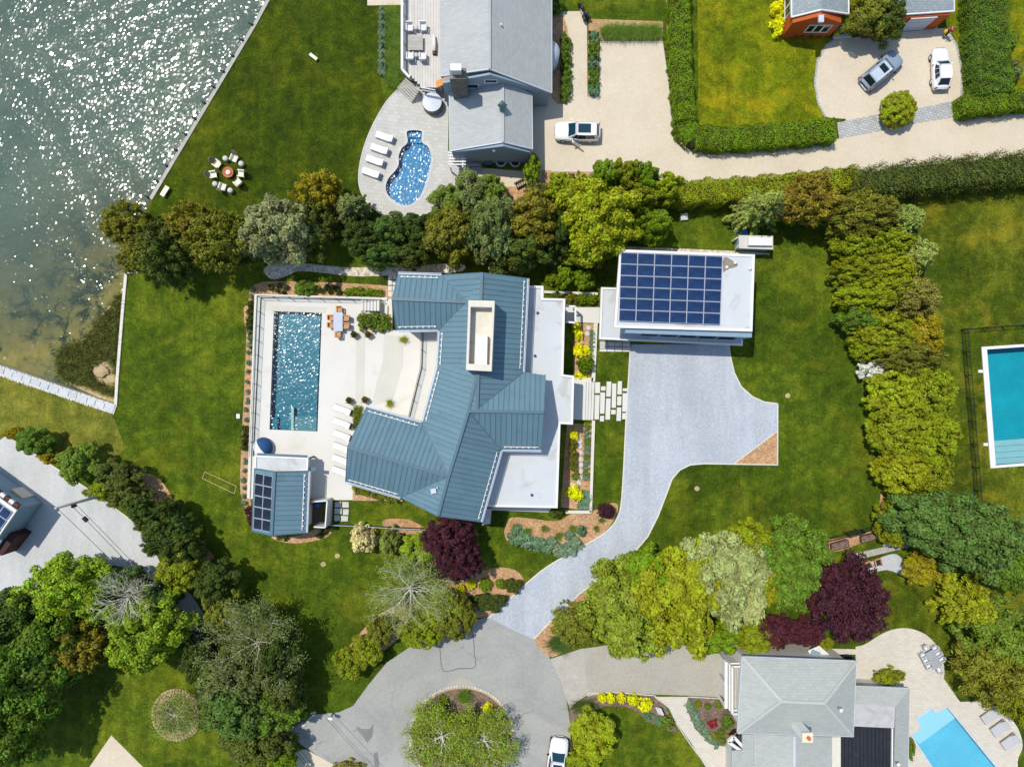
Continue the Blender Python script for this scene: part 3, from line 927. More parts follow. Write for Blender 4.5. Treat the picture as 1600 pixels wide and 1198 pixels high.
def window_at(parent, c, right, up, w, h, frame_mat, glass_mat, bars=0, name='window'):
    """a framed window on a wall: c its centre, right/up unit vectors, normal = right x up"""
    right, up = Vector(right).normalized(), Vector(up).normalized()
    nn = right.cross(up)
    c = Vector(c)
    def slabq(mb, x0, x1, y0, y1, d0, d1):
        vs = [c + right * x + up * y + nn * d for d in (d0, d1) for x, y in ((x0, y0), (x1, y0), (x1, y1), (x0, y1))]
        mb.add(vs, [(3, 2, 1, 0), (4, 5, 6, 7), (0, 1, 5, 4), (1, 2, 6, 5), (2, 3, 7, 6), (3, 0, 4, 7)])
    f = MB()
    t = 0.09
    slabq(f, -w / 2 - t, w / 2 + t, h / 2, h / 2 + t, -0.02, 0.06)
    slabq(f, -w / 2 - t, w / 2 + t, -h / 2 - t, -h / 2, -0.02, 0.08)
    slabq(f, -w / 2 - t, -w / 2, -h / 2, h / 2, -0.02, 0.06)
    slabq(f, w / 2, w / 2 + t, -h / 2, h / 2, -0.02, 0.06)
    for k in range(bars):
        x = -w / 2 + w * (k + 1) / (bars + 1)
        slabq(f, x - 0.03, x + 0.03, -h / 2, h / 2, -0.02, 0.045)
    fo = f.build(name, frame_mat, parent)
    g = MB()
    slabq(g, -w / 2 + 0.002, w / 2 - 0.002, -h / 2 + 0.002, h / 2 - 0.002, -0.01, 0.015)
    g.build('pane', glass_mat, fo)
    return fo

def solar_mat(name, cell, line, cx, cy, rough=0.12, blot=0.0):
    t = NT(name)
    sx = t.node('ShaderNodeSeparateXYZ')
    t.link(t.tc.outputs['Object'], sx.inputs[0])
    def grid(o, c):
        f = t.math('FRACT', t.math('ADD', t.math('DIVIDE', o, c), 100.5))
        return t.math('GREATER_THAN', t.math('ABSOLUTE', t.math('SUBTRACT', f, 0.5)), 0.445)
    g = grid(sx.outputs[1], cy)
    if cx:
        g = t.math('MAXIMUM', grid(sx.outputs[0], cx), g)
    c = t.mix(g, cell, line)
    n = t.noise(0.9, 3, 0.6)
    c = t.mix(1.0, c, t.ramp(n, [(0.3, (0.75,) * 3), (0.7, (1.4,) * 3)]), 'MULTIPLY')
    return t.set(c, rough, 0.3)

M['solar'] = solar_mat('solar_cell_blue', px(22, 46, 84), px(56, 84, 124), 0.172, 0.168, 0.25)
M['solar_black'] = solar_mat('solar_cell_black', px(22, 30, 42), px(60, 76, 92), None, 0.11)
M['frame_light'] = plain('aluminium_frame', px(206, 212, 222), 0.4, 0.05, 2, 10, metal=0.0)

def solar_array(parent, corners, h, nx, ny, glass, frame, gap=0.05):
    """panels laid between four px corners (tl, tr, br, bl); h a number or four heights"""
    hs = h if hasattr(h, '__len__') else [h] * 4
    A, B, C_, D = [W(c[0], c[1], z) for c, z in zip(corners, hs)]
    def at(u, v):
        return (A * (1 - u) + B * u) * (1 - v) + (D * (1 - u) + C_ * u) * v
    proto = None
    for j in range(ny):
        for i in range(nx):
            c = at((i + .5) / nx, (j + .5) / ny)
            ex = at((i + 1) / nx, (j + .5) / ny) - at(i / nx, (j + .5) / ny)
            ey = at((i + .5) / nx, j / ny) - at((i + .5) / nx, (j + 1) / ny)
            if proto is None:
                w, l = ex.length - gap, ey.length - gap
                mb = MB()
                mb.box((0, 0, 0), (w, l, 0.05), mi=1)
                mb.box((0, 0, 0.004), (w - 0.055, l - 0.055, 0.05), mi=0)
                o = mb.build('solar_panel', [glass, frame], parent, local=True)
                proto = o
            else:
                o = proto.copy()
                COL.objects.link(o)
                o.parent = parent
            x = ex.normalized()
            z = x.cross(ey).normalized()
            y = z.cross(x)
            m = Matrix((x, y, z)).transposed().to_4x4()
            o.rotation_euler = m.to_euler()
            o.location = c - wloc(parent)

# ================================================================ the main house
house = thing('modern_house', 'large modern house with folded blue-grey standing seam roof beside the long pool', 'house', W(730, 620))
E_, RG = 5.5, 8.0
pA, pB, pC, pD = (622, 428, E_), (690, 430, E_), (730, 472, 7.1), (613, 467, 7.1)
pE, pF = (619, 516, E_), (687, 515, E_)
pG, pH, pI, pJ = (753, 426, RG), (747.5, 575, RG), (732, 642, RG), (745.5, 640, RG - 0.05)
pL, pM, pN = (683, 575, E_), (660, 661, E_), (701, 744, RG)
pO, pP, pQ, pR = (543, 698, RG - 0.1), (573, 636, E_), (540, 752, E_), (626, 777, E_)
pT, pU, pV = (684, 806, RG), (751, 815, E_), (783, 702, E_)
pX, pY, pZ, pAA, pBB = (850, 644, RG - 0.1), (846, 703, E_), (852, 586, E_), (817, 581, E_), (824, 435, E_)
planes = [([pD, pA, pB, pC], (pD, pC)), ([pD, pC, pF, pE], (pD, pC)), ([pB, pG, pC], (pG, pH)), ([pC, pG, pH, pL, pF], (pG, pH)),
          ([pL, pH, pI, pN, pM], (pI, pN)), ([pO, pP, pM, pN], (pO, pN)), ([pO, pN, pR, pQ], (pO, pN)), ([pR, pN, pT], (pN, pT)),
          ([pI, pV, pU, pT, pN], (pI, pT)), ([pI, pX, pY, pV], (pI, pX)), ([pJ, pAA, pZ, pX], (pJ, pX)), ([pG, pBB, pAA, pJ, pH], (pG, pH)),
          ([pH, pJ, pI], (pH, pI))]
roof = under_roof([p for p, a in planes], 'roof', M['steel_dark'], house)
for p, a in planes:
    seam_roof(roof, p, M['steel_blue'], 0.49, a)
mb = MB()
for a, b in [(pD, pC), (pG, pH), (pH, pI), (pI, pN), (pN, pT), (pO, pN), (pI, pX), (pH, pJ)]:
    cap_line(mb, a, b, 0.26)
for a, b in [(pC, pB), (pC, pF), (pN, pM), (pN, pR), (pI, pV), (pJ, pAA)]:
    cap_line(mb, a, b, 0.14, 0.05, 0.0)
mb.build('ridge_cap', M['steel_dark'], roof)
for a, b, i in [(pA, pB, pD), (pE, pF, pD), (pF, pL, pC), (pL, pM, pH), (pP, pM, pO), (pQ, pR, pO), (pU, pV, pT), (pV, pY, pI), (pBB, pAA, pG)]:
    snow_guard(house, a, b, i, M['white'])
    gutter(house, a, b, i, M['frame_light'])
mb = MB()
for a, b in [(pA, pD), (pD, pE), (pP, pO), (pO, pQ), (pR, pT), (pT, pU), (pY, pX), (pX, pZ), (pB, pG), (pG, pBB)]:
    A, B = V3(a), V3(b)
    mb.bar(A - Vector((0, 0, 0.14)), B - Vector((0, 0, 0.14)), 0.08, 0.26)
mb.build('rake_trim', M['steel_dark'], house)
for k, pts in enumerate([[(694, 434), (819, 440), (813, 578), (745, 640), (736, 640), (688, 575), (691, 520)],
                         [(688, 575), (745, 602), (736, 640), (780, 700), (747, 808), (686, 799), (632, 772), (664, 664)],
                         [(620, 434), (696, 434), (693, 510), (625, 510)],
                         [(551, 698), (578, 642), (666, 664), (692, 744), (628, 770), (547, 748)],
                         [(742, 640), (812, 588), (845, 592), (840, 697), (780, 697)]]):
    walls(house, pts, 0.0, 5.1 + 0.003 * k, M['stucco'])
for a, b, t_ in [((625, 510, 5.3), (621, 435, 5.3), (617, 467, 7.05)), ((548, 748, 5.3), (579, 643, 5.3), (549, 698, 7.9)),
                 ((745, 809, 5.3), (630, 773, 5.3), (685, 800, 7.9)), ((846, 592, 5.3), (841, 697, 5.3), (844, 644, 7.9))]:
    gable(house, a, b, t_, M['stucco'])
# flat roofs on the entrance side
flat_roof(house, [(760, 446), (849, 447), (849, 466), (883, 467), (880, 585), (897, 587), (895, 663), (875.5, 662), (871, 793), (764, 791), (700, 770), (740, 640)], 3.6, M['membrane'], M['white'], M['stucco'])
mb = MB()
for q in [(840, 489), (836, 556), (831, 773)]:
    mb.lathe(W(q[0], q[1], 3.6), [(0.14, 0.0), (0.14, 0.12), (0.09, 0.16), (0.0, 0.16)], 10)
mb.build('roof_drain', M['fabric_blue'], house)
# roof well with white rim and a plant block in it
RW = [(732, 469), (773, 470), (768, 580), (728, 578)]
wz = 9.35
P = [W(*q, wz) for q in RW]
well = MB()
ctr = sum(P, Vector()) / 4
inn = [ctr + (p - ctr) * 1.0 for p in P]
def toward(p, q, d):
    return p + (q - p).normalized() * d
Iq = [toward(P[0], P[2], .62), toward(P[1], P[3], .62), toward(P[2], P[0], .62), toward(P[3], P[1], .62)]
vs = []
for p, i in zip(P, Iq):
    vs += [(p.x, p.y, 6.6), (p.x, p.y, wz), (i.x, i.y, wz), (i.x, i.y, wz - 1.15)]
fs = []
for i in range(4):
    a, b = 4 * i, 4 * ((i + 1) % 4)
    fs += [(a, a + 1, b + 1, b), (a + 1, a + 2, b + 2, b + 1), (a + 2, a + 3, b + 3, b + 2)]
fs.append((3, 7, 11, 15))
w_o = well.add(vs, fs).build('roof_well', M['concrete_edge'], house)
mb = MB()
q = [W(*c, 8.85) for c in [(743, 523), (762, 524), (761, 572), (743, 571)]]
mb.prism([(p.x, p.y) for p in q], wz - 1.14, 8.85)
mb.build('roof_unit', M['white'], w_o, bevel=0.04)
mb = MB()
q = W(678, 766, 7.3)
mb.box(q + Vector((0, 0, 0.2)), (0.5, 0.45, 0.5), 0.2)
mb.box(q + Vector((0.35, 0.3, 0.2)), (0.14, 0.14, 0.6), 0.2)
mb.build('roof_vent', M['frame_light'], house)
# first floor balcony behind glass
BAL = [(657, 519), (690, 519), (690, 579), (664, 660), (637, 650), (655, 573)]
Pb = [W(*q, 3.0) for q in BAL]
MB().prism([(p.x, p.y) for p in Pb], 0.45, 2.98).build('balcony', M['concrete'], house)
M['clear'] = NT('clear_glass')
t = M['clear']
tp = t.node('ShaderNodeBsdfTransparent')
tp.inputs[0].default_value = (0.94, 0.97, 0.97, 1)
gl = t.node('ShaderNodeBsdfGlossy', _Roughness=0.05)
mx = t.node('ShaderNodeMixShader')
mx.inputs[0].default_value = 0.08
t.link(tp.outputs[0], mx.inputs[1])
t.link(gl.outputs[0], mx.inputs[2])
t.link(mx.outputs[0], t.out.inputs['Surface'])
M['clear'] = t.mat

def glass_fence(parent, pts, z0, h, step, rail=True):
    """glass screen along world points: posts, base channel and panels one by one"""
    base = MB()
    for a, b in zip(pts[:-1], pts[1:]):
        a, b = Vector((a[0], a[1], z0)), Vector((b[0], b[1], z0))
        L = (b - a).length
        n = max(1, round(L / step))
        base.bar(a + Vector((0, 0, .05)), b + Vector((0, 0, .05)), 0.07, 0.1)
        for i in range(n):
            p, q = a.lerp(b, i / n), a.lerp(b, (i + 1) / n)
            d = (q - p).normalized()
            MB().bar(p + d * .05 + Vector((0, 0, h / 2 + .06)), q - d * .05 + Vector((0, 0, h / 2 + .06)), 0.015, h - 0.1).build('glass_panel', M['clear'], parent)
            MB().bar(p + Vector((0, 0, 0.06)), p + Vector((0, 0, h)), 0.05).build('post', M['dark'], parent)
        if rail:
            base.bar(a + Vector((0, 0, h)), b + Vector((0, 0, h)), 0.03, 0.02)
    base.build('rail', M['dark'], parent)

glass_fence(house, [(W(*q, 3.0).x, W(*q, 3.0).y) for q in [(661, 520), (659, 574), (640, 651)]], 3.0, 1.0, 1.6)
# stone pier at the south end of the roof
mb = MB()
q = [W(*c, 2.2) for c in [(756, 794), (768, 795), (766, 818), (753, 820)]]
mb.prism([(p.x, p.y) for p in q], 0, 2.2)
mb.build('pier', M['stone_pale'], house)
slabp = [W(*c, 0.5) for c in [(768, 786), (862, 790), (860, 800), (768, 797)]]
MB().prism([(p.x, p.y) for p in slabp], 0, 0.5).build('plinth', M['concrete'], house)
# entrance steps and landing
mb = MB()
q = [W(*c, 0.55) for c in [(893, 596), (916, 596), (914, 656), (893, 655)]]
MB().prism([(p.x, p.y) for p in q], 0, 0.55).build('landing', M['concrete'], house)
for k in range(3):
    q = [W(*c, 0.4 - k * 0.13) for c in [(916 + k * 4.4, 596), (920.2 + k * 4.4, 596), (918.2 + k * 4.4, 656), (914 + k * 4.4, 656)]]
    MB().prism([(p.x, p.y) for p in q], 0, 0.42 - k * 0.13).build('step', M['concrete'], house)
# court between house and garage: pale slabs and edging walls
slab('court_paving', [(884, 480), (940, 480), (938, 505), (884, 503)], 0.0, 0.10, M['concrete'])
for name, pts in [('edging_wall', [(928, 505), (934, 505), (930, 596), (924, 596)]), ('edging_wall', [(925, 657), (930, 657), (925, 800), (921, 800)]), ('edging_wall', [(884, 797.5), (924, 797.5), (924, 802), (884, 802)]), ('edging_wall', [(894, 590), (927, 590), (926, 597), (893, 597)])]:
    tag(slab(name, pts, 0.0, 0.3, M['concrete_edge'], kind='thing'), {505: 'low pale kerb wall along the planted court north of the entrance steps', 657: 'long low pale kerb wall beside the stepping stone bed south of the entrance steps', 797: 'short low pale kerb wall closing the south end of the stepping stone bed', 590: 'short low pale kerb wall just above the entrance steps'}[int(pts[0][1])], 'low wall')
mb = MB()
for pts in [(850, 458), (884, 458)]:
    pass
tag(slab('edging_wall', [(850, 454), (934, 457), (934, 461), (850, 458)], 0.0, 0.4, M['concrete_edge'], kind='thing'), 'low pale wall in front of the two bright round bushes between house and garage', 'low wall')
ep = thing('entry_porch', 'white framed glass porch box on the east side of the entrance flat roof', 'porch', W(890, 490))
for a, b in [((884, 478), (899, 479)), ((884, 503), (899, 504)), ((899, 479), (899, 504))]:
    MB().bar(W(*a, 2.4), W(*b, 2.4), 0.18, 0.2).build('beam', M['white'], ep)
for c in [(899, 479), (899, 504)]:
    p = W(*c, 2.4)
    MB().box((p.x, p.y, 1.15), (0.16, 0.16, 2.3)).build('post', M['white'], ep)
a, b = W(899, 482, 2.3), W(899, 501, 2.3)
MB().bar(Vector((a.x, a.y, 1.15)), Vector((b.x, b.y, 1.15)), 0.02, 2.1).build('glass_panel', M['clear'], ep)

# ================================================================ pool terrace
DECK = [(398, 460), (612, 467), (613, 490), (612, 514), (626, 519), (690, 519), (690, 580), (664, 663), (575, 637), (545, 700), (541, 752), (553, 760), (552, 781), (511, 781), (480, 780), (387, 778)]
slab('pool_terrace', DECK, 0.0, 0.45, M['concrete'], [POOL_MAIN])
slab('pool_coping', [(424, 477), (510, 480), (509, 489), (425, 486)], 0.40, 0.462, M['concrete_grey'])
slab('terrace_step', [(557, 518), (571, 518.5), (569, 632), (555, 630)], 0.40, 0.458, M['concrete_grey'])
slab('terrace_step', [(600, 523), (626, 525), (630, 538), (629, 571), (619.5, 602), (613, 625), (583, 633), (583, 619), (590, 591), (598, 566)], 0.40, 0.47, M['concrete_grey'])
tw = thing('terrace_wall', 'low white wall around the north and west edge of the pool terrace', 'wall', W(398, 460))
mb = MB()
ribbon_mb(mb, [W(605, 467, .6), W(399.5, 460.5, .6), W(388, 778, .6), W(400, 778, .6)], 0.28, 0.0, 0.62)
mb.build('coping', M['concrete'], tw)
gf = thing('glass_fence', 'glass pool fence with dark posts along the north and west edge of the terrace', 'fence', W(405, 465))
glass_fence(gf, [(W(*q, .45).x, W(*q, .45).y) for q in [(598, 470), (408, 465), (396, 712)]], 0.45, 1.15, 1.55)

def pool(name, label, outline, zw, depth, basin_mat, water, coping=None, cop_w=0.3, cop_mat=None, cell=0.12, slope=0.09, swell=()):
    P = [W(*p) for p in outline]
    c = sum(P, Vector()) / len(P)
    t = thing(name, label, 'pool', (c.x, c.y, 0))
    b = MB()
    n = len(P)
    loops = [[Vector((p.x, p.y, -depth)) for p in P]]
    tr = tessellate_polygon(loops)
    fs = []
    for q in tr:
        a_, b_, c_ = (loops[0][i] for i in q)
        fs.append(q if (b_ - a_).cross(c_ - a_).z > 0 else q[::-1])
    b.add(loops[0], fs)
    b.add([(p.x, p.y, -depth) for p in P] + [(p.x, p.y, zw + 0.1) for p in P], [(i, (i + 1) % n, n + (i + 1) % n, n + i) for i in range(n)])
    bo = b.build('basin', basin_mat, t)
    wavelets('water_surface', [(p.x, p.y) for p in P], zw, cell, slope, water, t, swell)
    if coping:
        mb = MB()
        ribbon_mb(mb, P, cop_w, coping[0], coping[1], True)
        mb.build('coping', cop_mat, t)
    return t

def tile_mat(name, a, b):
    return bricks(name, a, b, tuple(min(1, q * 1.2) for q in a), 0.3, 0.3, 0.01, 0.0, var=0.12, rough=0.4)

M['basin_teal'] = tile_mat('teal_pool_tile', px(20, 104, 126), px(32, 122, 142))
M['basin_blue'] = tile_mat('blue_pool_tile', px(16, 118, 172), px(30, 138, 190))
M['basin_cyan'] = plain('turquoise_pool_liner', px(12, 164, 184), 0.5, 0.14, 0.5, 3.5)
M['basin_sky'] = plain('sky_blue_pool_liner', px(112, 206, 236), 0.5, 0.10, 0.5, 3.5)
M['pool_step'] = plain('pale_pool_step', px(150, 200, 206), 0.6, 0.05, 1, 8)
M['pool_water'] = water_mat('pool_water_rippled', (0.72, 0.93, 0.97), 0.19)
M['pool_calm'] = water_mat('pool_water_calm', (0.9, 0.98, 1.0), 0.15)
pm = pool('swimming_pool', 'long rectangular pool with sparkling teal water set in the white terrace', POOL_MAIN, 0.34, 0.3, M['basin_teal'], M['pool_water'])
def pbox(parent, pts, z0, z1, mat, name):
    P = [W(*p) for p in pts]
    return MB().prism([(p.x, p.y) for p in P], z0, z1).build(name, mat, parent)
pbox(pm, [(456, 637), (460, 637), (459.5, 672.5), (455.5, 672.4)], -0.29, 0.2, M['concrete_grey'], 'divider')
pbox(pm, [(461, 650), (496.3, 651), (495.6, 673.5), (460, 672.6)], -0.28, 0.05, plain('shallow_tile', px(100, 138, 148), 0.5, 0.08, 1, 8), 'bench')
pbox(pm, [(423, 652), (434, 652), (434, 671.5), (422, 671)], -0.28, 0.1, M['basin_teal'], 'step')
pk = pool('swimming_pool', 'curved kidney shaped pool with sparkling blue water in the grey paver patio', POOL_KIDNEY, -0.02, 0.6, M['basin_blue'], M['pool_water'], (0.02, 0.08), 0.3, M['stone_pale'])
pbox(pk, [(637, 206), (659, 206), (659, 214), (637, 214)], -0.58, -0.2, M['basin_blue'], 'step')
pbox(pk, [(637, 214.2), (659, 214.2), (659, 222), (637, 222)], -0.58, -0.4, M['basin_blue'], 'step')
pe = pool('swimming_pool', 'turquoise pool with wide white coping standing alone in the east lawn', POOL_EAST, -0.04, 1.5, M['basin_cyan'], M['pool_calm'], (-0.02, 0.10), 0.62, M['white'], .2, .05)
for k in range(4):
    pbox(pe, [(1547.5 + k * 0.9, 691 + k * 9), (1641, 684.5 + k * 9), (1641, 693.3 + k * 9), (1548.4 + k * 0.9, 699.8 + k * 9)], -1.48, -1.1 + k * 0.24, M['pool_step'], 'step')
mb = MB()
for q in [(1531, 580), (1539, 694)]:
    p = W(*q)
    mb.box((p.x, p.y, 0.07), (0.45, 0.3, 0.15))
mb.build('skimmer_lid', M['white'], pe)
ps = pool('swimming_pool', 'pale sky blue slanted pool with a shallow shelf beside the terracotta chimney house', POOL_SE, -0.03, 1.3, M['basin_sky'], M['pool_calm'], (0.0, 0.06), 0.28, M['stone_pale'], .2, .04)
pbox(ps, [(1423.5, 1149), (1437, 1137.3), (1431, 1120.5), (1453, 1105), (1462, 1111.5), (1480.5, 1104), (1497, 1125), (1441, 1166)], -1.28, -0.5, plain('pale_shelf', px(176, 234, 250), 0.6, 0.04, 1, 8), 'shelf')
pbox(ps, [(1431.5, 1120.5), (1452.5, 1104.5), (1456, 1109.5), (1434, 1124.5)], -0.49, -0.2, M['white'], 'step')

# ================================================================ pool house
ph = thing('pool_house', 'small pool house with black solar panels on one side of its blue-grey roof', 'pool house', W(440, 775))
e1, r1 = 3.0, 4.1
qN, qS = (429, 737, r1), (424, 836, r1)
qNW, qSW = (398, 732, e1), (394, 829, e1)
qNE, qSE = (482, 736, e1), (478, 832, e1)
pl = [([qN, qS, qSW, qNW], (qN, qS)), ([qN, qNE, qSE, qS], (qN, qS))]
rf = under_roof([p for p, a in pl], 'roof', M['steel_dark'], ph)
for p, a in pl:
    seam_roof(rf, p, M['steel_blue'], 0.49, a)
mb = MB()
cap_line(mb, qN, qS, 0.3)
for a, b in [(qNW, qN), (qSW, qS), (qN, qNE), (qS, qSE), (qNW, qSW)]:
    cap_line(mb, a, b, 0.12, 0.16, -0.05)
mb.build('ridge_cap', M['steel_dark'], rf)
snow_guard(ph, qNE, qSE, qN, M['white'])
gutter(ph, qNE, qSE, qN, M['frame_light'])
walls(ph, [(402, 738), (478, 740), (474, 826), (399, 824)], 0.0, 2.85, M['stucco'])
flat_roof(ph, [(399, 711), (482, 715), (481, 735), (429, 739), (398, 732)], 2.8, M['membrane'], M['white'], None, rim=0.15, lip=0.1)
for c in [(401, 713), (480, 717)]:
    p = W(*c, 2.8)
    MB().box((p.x, p.y, 1.25), (0.16, 0.16, 2.5)).build('post', M['dark'], ph)
MB().bar(W(402, 710, 2.75), W(480, 713.5, 2.75), 0.3, 0.2).build('beam', M['steel_dark'], ph)
solar_array(ph, [(398.5, 738), (426, 744), (423, 831), (396, 826)], [e1 + .14, r1 + .06, r1 + .06, e1 + .14], 2, 5, M['solar_black'], M['frame_light'])
MB().bar(W(484, 732, 2.4), W(494, 733, 2.4), 0.35, 0.14).build('wall_lamp', M['steel_dark'], ph)
sh = thing('shower_screen', 'white framed outdoor shower enclosure with blue towel on the east wall of the pool house', 'shower', W(500, 802))
for a, b in [((486, 784), (511, 782)), ((511, 782), (508, 824)), ((508, 824), (490, 823))]:
    A, B = W(*a, 2.2), W(*b, 2.2)
    MB().bar(Vector((A.x, A.y, 1.1)), Vector((B.x, B.y, 1.1)), 0.12, 2.2).build('panel', M['white'], sh)
pbox(sh, [(486, 786), (505, 785), (503, 818), (486, 818)], 0.0, 0.06, M['wood_dark'], 'floor_board')
p = W(494, 790, 1.6)
tag(MB().box((p.x, p.y, 0.8), (0.5, 0.35, 1.5)).build('towel', M['fabric_blue']), 'blue towel hanging inside the white outdoor shower', 'towel')
pbox(ph, [(482, 778), (491, 777), (491, 785), (482, 785)], 0.0, 1.9, M['wood_warm'], 'cabinet')
gr = thing('lawn_fence', 'long low dark wire fence across the grass south of the main house', 'fence', W(600, 815))
fl = [W(*q, 0) for q in [(511, 817), (560, 819), (610, 822), (660, 824), (712, 828)]]
for a, b in zip(fl[:-1], fl[1:]):
    for z in (0.25, 0.6, 0.95):
        MB().bar(a + Vector((0, 0, z)), b + Vector((0, 0, z)), 0.05).build('rail', M['frame_light'] if z > .9 else M['dark'], gr)
for a in fl:
    MB().box(a + Vector((0, 0, 0.5)), (0.08, 0.08, 1.0)).build('post', M['dark'], gr)

# ================================================================ garage with the solar roof
ga = thing('garage', 'flat roofed white garage topped by a grid of blue solar panels', 'garage', W(1065, 460))
flat_roof(ga, [(939, 449), (1160, 456), (1160, 540), (936, 530)], 3.0, M['membrane'], M['white'], None, rim=0.2, lip=0.12)
walls(ga, [(978, 405), (1160, 411), (1148, 520), (974, 514)], 0.0, 2.68, M['stucco'], h=0)
walls(ga, [(976, 400), (1164, 408), (1160, 530), (970, 523)], 3.005, 5.68, M['blue_wall'], h=3.0)
flat_roof(ga, [(968, 390), (1179, 398), (1175, 518), (959, 512)], 6.0, M['membrane'], M['white'], None, rim=0.24, lip=0.1)
solar_array(ga, [(970, 394.5), (1129, 400.5), (1125, 507.5), (967, 501.5)], 6.22, 6, 6, M['solar'], M['frame_light'], 0.03)
mb = MB()
for q in [(1135, 418), (1148, 411), (1171, 420)]:
    mb.lathe(W(q[0], q[1], 6.0), [(0.16, 0), (0.16, 0.2), (0.1, 0.28), (0, 0.28)], 10)
mb.build('roof_vent', M['white'], ga)
M['stain'] = plain('roof_stain', px(150, 138, 122), 0.9, 0.2, 2, 10)
q = smooth([(1131, 402), (1146, 408), (1153, 414), (1148, 418), (1138, 420), (1130, 425)], k=3)
P = [W(*c, 6.006) for c in q]
sheet('roof_stain', [(p.x, p.y) for p in P], 6.006, M['stain'], raw=True, parent=ga)
a_, b_ = W(1000, 524, 4.4), W(1150, 529.5, 4.4)
for k in range(5):
    p = a_.lerp(b_, (k + .5) / 5)
    window_at(ga, (p.x, W(1065, 527, 3.0).y - 0.02 - (k - 2) * 0.09, 4.4), (b_ - a_), (0, 0, 1), 1.4, 0.7, M['dark'], M['glass'])
for k in range(2):
    x = 1005 + k * 80
    q = W(x + 22, 518.5 + k * 2, 0)
    MB().box((q.x, q.y - 0.02, 1.15), (4.2, 0.1, 2.3), -0.025).build('garage_door', M['wood_grey'], ga)
gs = thing('garage_steps', 'pale concrete landing with thin black rails at the south west corner of the garage', 'steps', W(960, 545))
for k in range(4):
    pbox(gs, [(937 + k * 12, 533), (948 + k * 12, 533.3), (947.6 + k * 12, 549.6), (936.6 + k * 12, 549.4)], 0, 0.2, M['concrete'], 'slab')
for y in (534, 541):
    MB().bar(W(933, y, .9), W(985, y + 1.5, .9), 0.05).build('rail', M['black'], gs)
for x in (933, 950, 967, 985):
    p = W(x, 541, 0)
    MB().box((p.x, p.y, 0.45), (0.05, 0.05, 0.9)).build('post', M['black'], gs)
def plain_roof(parent, planes, mats, trim=None, thick=0.18, name='roof'):
    """one object per roof slope"""
    for k, pts in enumerate(planes):
        P3 = [V3(p) for p in pts]
        zf, g = plane_z(P3)
        MB().prism([(p.x, p.y) for p in P3], lambda x, y: zf(x, y) - thick, zf).build(name, mats[k] if isinstance(mats, list) else mats, parent)

def trims(parent, pairs, mat, w=0.14, h=0.2, lift=-0.06, name='trim'):
    mb = MB()
    for a, b in pairs:
        A, B = V3(a), V3(b)
        mb.bar(A + Vector((0, 0, lift)), B + Vector((0, 0, lift)), w, h)
    return mb.build(name, mat, parent)

def on_wall(x, y, wall_y, h):
    """x from the pixel at height h, pushed onto the wall line y"""
    p = W(x, y, h)
    return Vector((p.x, wall_y, h))

# ================================================================ the shingled house at the top
nh = thing('shingle_house', 'large grey shingled house with timber deck and stone chimney above the kidney pool', 'house', W(770, 120))
rW, rE = (687, -40, 5.6), (862, -40, 3.5)
plain_roof(nh, [[rW, (688, 119, 5.6), (765, 108, 7.5), (765, -40, 7.5)], [(765, -40, 7.5), (765, 108, 7.5), (862, 145, 3.5), rE],
                [(702, 143, 3.6), (703, 236, 3.6), (786, 222, 5.4), (786, 124, 5.4)], [(786, 124, 5.4), (786, 222, 5.4), (832, 233, 3.6), (831, 147, 3.6)]],
           [M['shingle'], M['shingle_v'], M['shingle'], M['shingle_v']])
mb = MB()
cap_line(mb, (765, -40, 7.5), (765, 108, 7.5), 0.24, 0.06, 0.02)
cap_line(mb, (786, 124, 5.4), (786, 222, 5.4), 0.22, 0.06, 0.02)
mb.build('ridge_cap', M['shingle'], nh)
trims(nh, [((688, 119, 5.6), (765, 108, 7.5)), ((765, 108, 7.5), (862, 145, 3.5)), ((862, 145, 3.5), (862, -40, 3.5)), ((703, 236, 3.6), (786, 222, 5.4)), ((786, 222, 5.4), (832, 233, 3.6)), ((832, 233, 3.6), (831, 147, 3.6)), ((702, 143, 3.6), (703, 236, 3.6))], M['frame_light'], 0.1, 0.2, -0.1)
ys = W(765, 108, 7.5).y - 0.45
def rect_wall(parent, x0, x1, y0, y1, z0, z1, mat, name='wall'):
    return MB().prism([(x0, y0), (x1, y0), (x1, y1), (x0, y1)], z0, z1).build(name, mat, parent)
xw, xr, xe = W(691, 119, 5.6).x, W(765, 108, 7.5).x, W(858, 145, 3.5).x
yn = 45.0
rect_wall(nh, xw, xe, ys + 0.01, yn, 0, 3.2, M['grey_wall'])
MB().add([(xw, ys, 0), (xe, ys, 0), (xe, ys, 3.45), (xr, ys, 7.3), (xw, ys, 5.45), (xw, ys + .2, 0), (xe, ys + .2, 0), (xe, ys + .2, 3.45), (xr, ys + .2, 7.3), (xw, ys + .2, 5.45)],
         [(0, 1, 2, 3, 4), (9, 8, 7, 6, 5)] + [(i, i + 5, (i + 1) % 5 + 5, (i + 1) % 5) for i in range(5)]).build('gable_wall', M['grey_wall'], nh)
for x, w, h_, z in [(739, 1.0, 0.8, 4.9), (767, 1.1, 0.5, 6.0)]:
    p = W(x, 120, z)
    window_at(nh, (p.x, ys, z), (1, 0, 0), (0, 0, 1), w, h_, M['white'], M['glass'])
y2 = W(786, 222, 5.4).y - 0.35
x2w, x2r, x2e = W(706, 236, 3.6).x, W(786, 222, 5.4).x, W(828, 233, 3.6).x
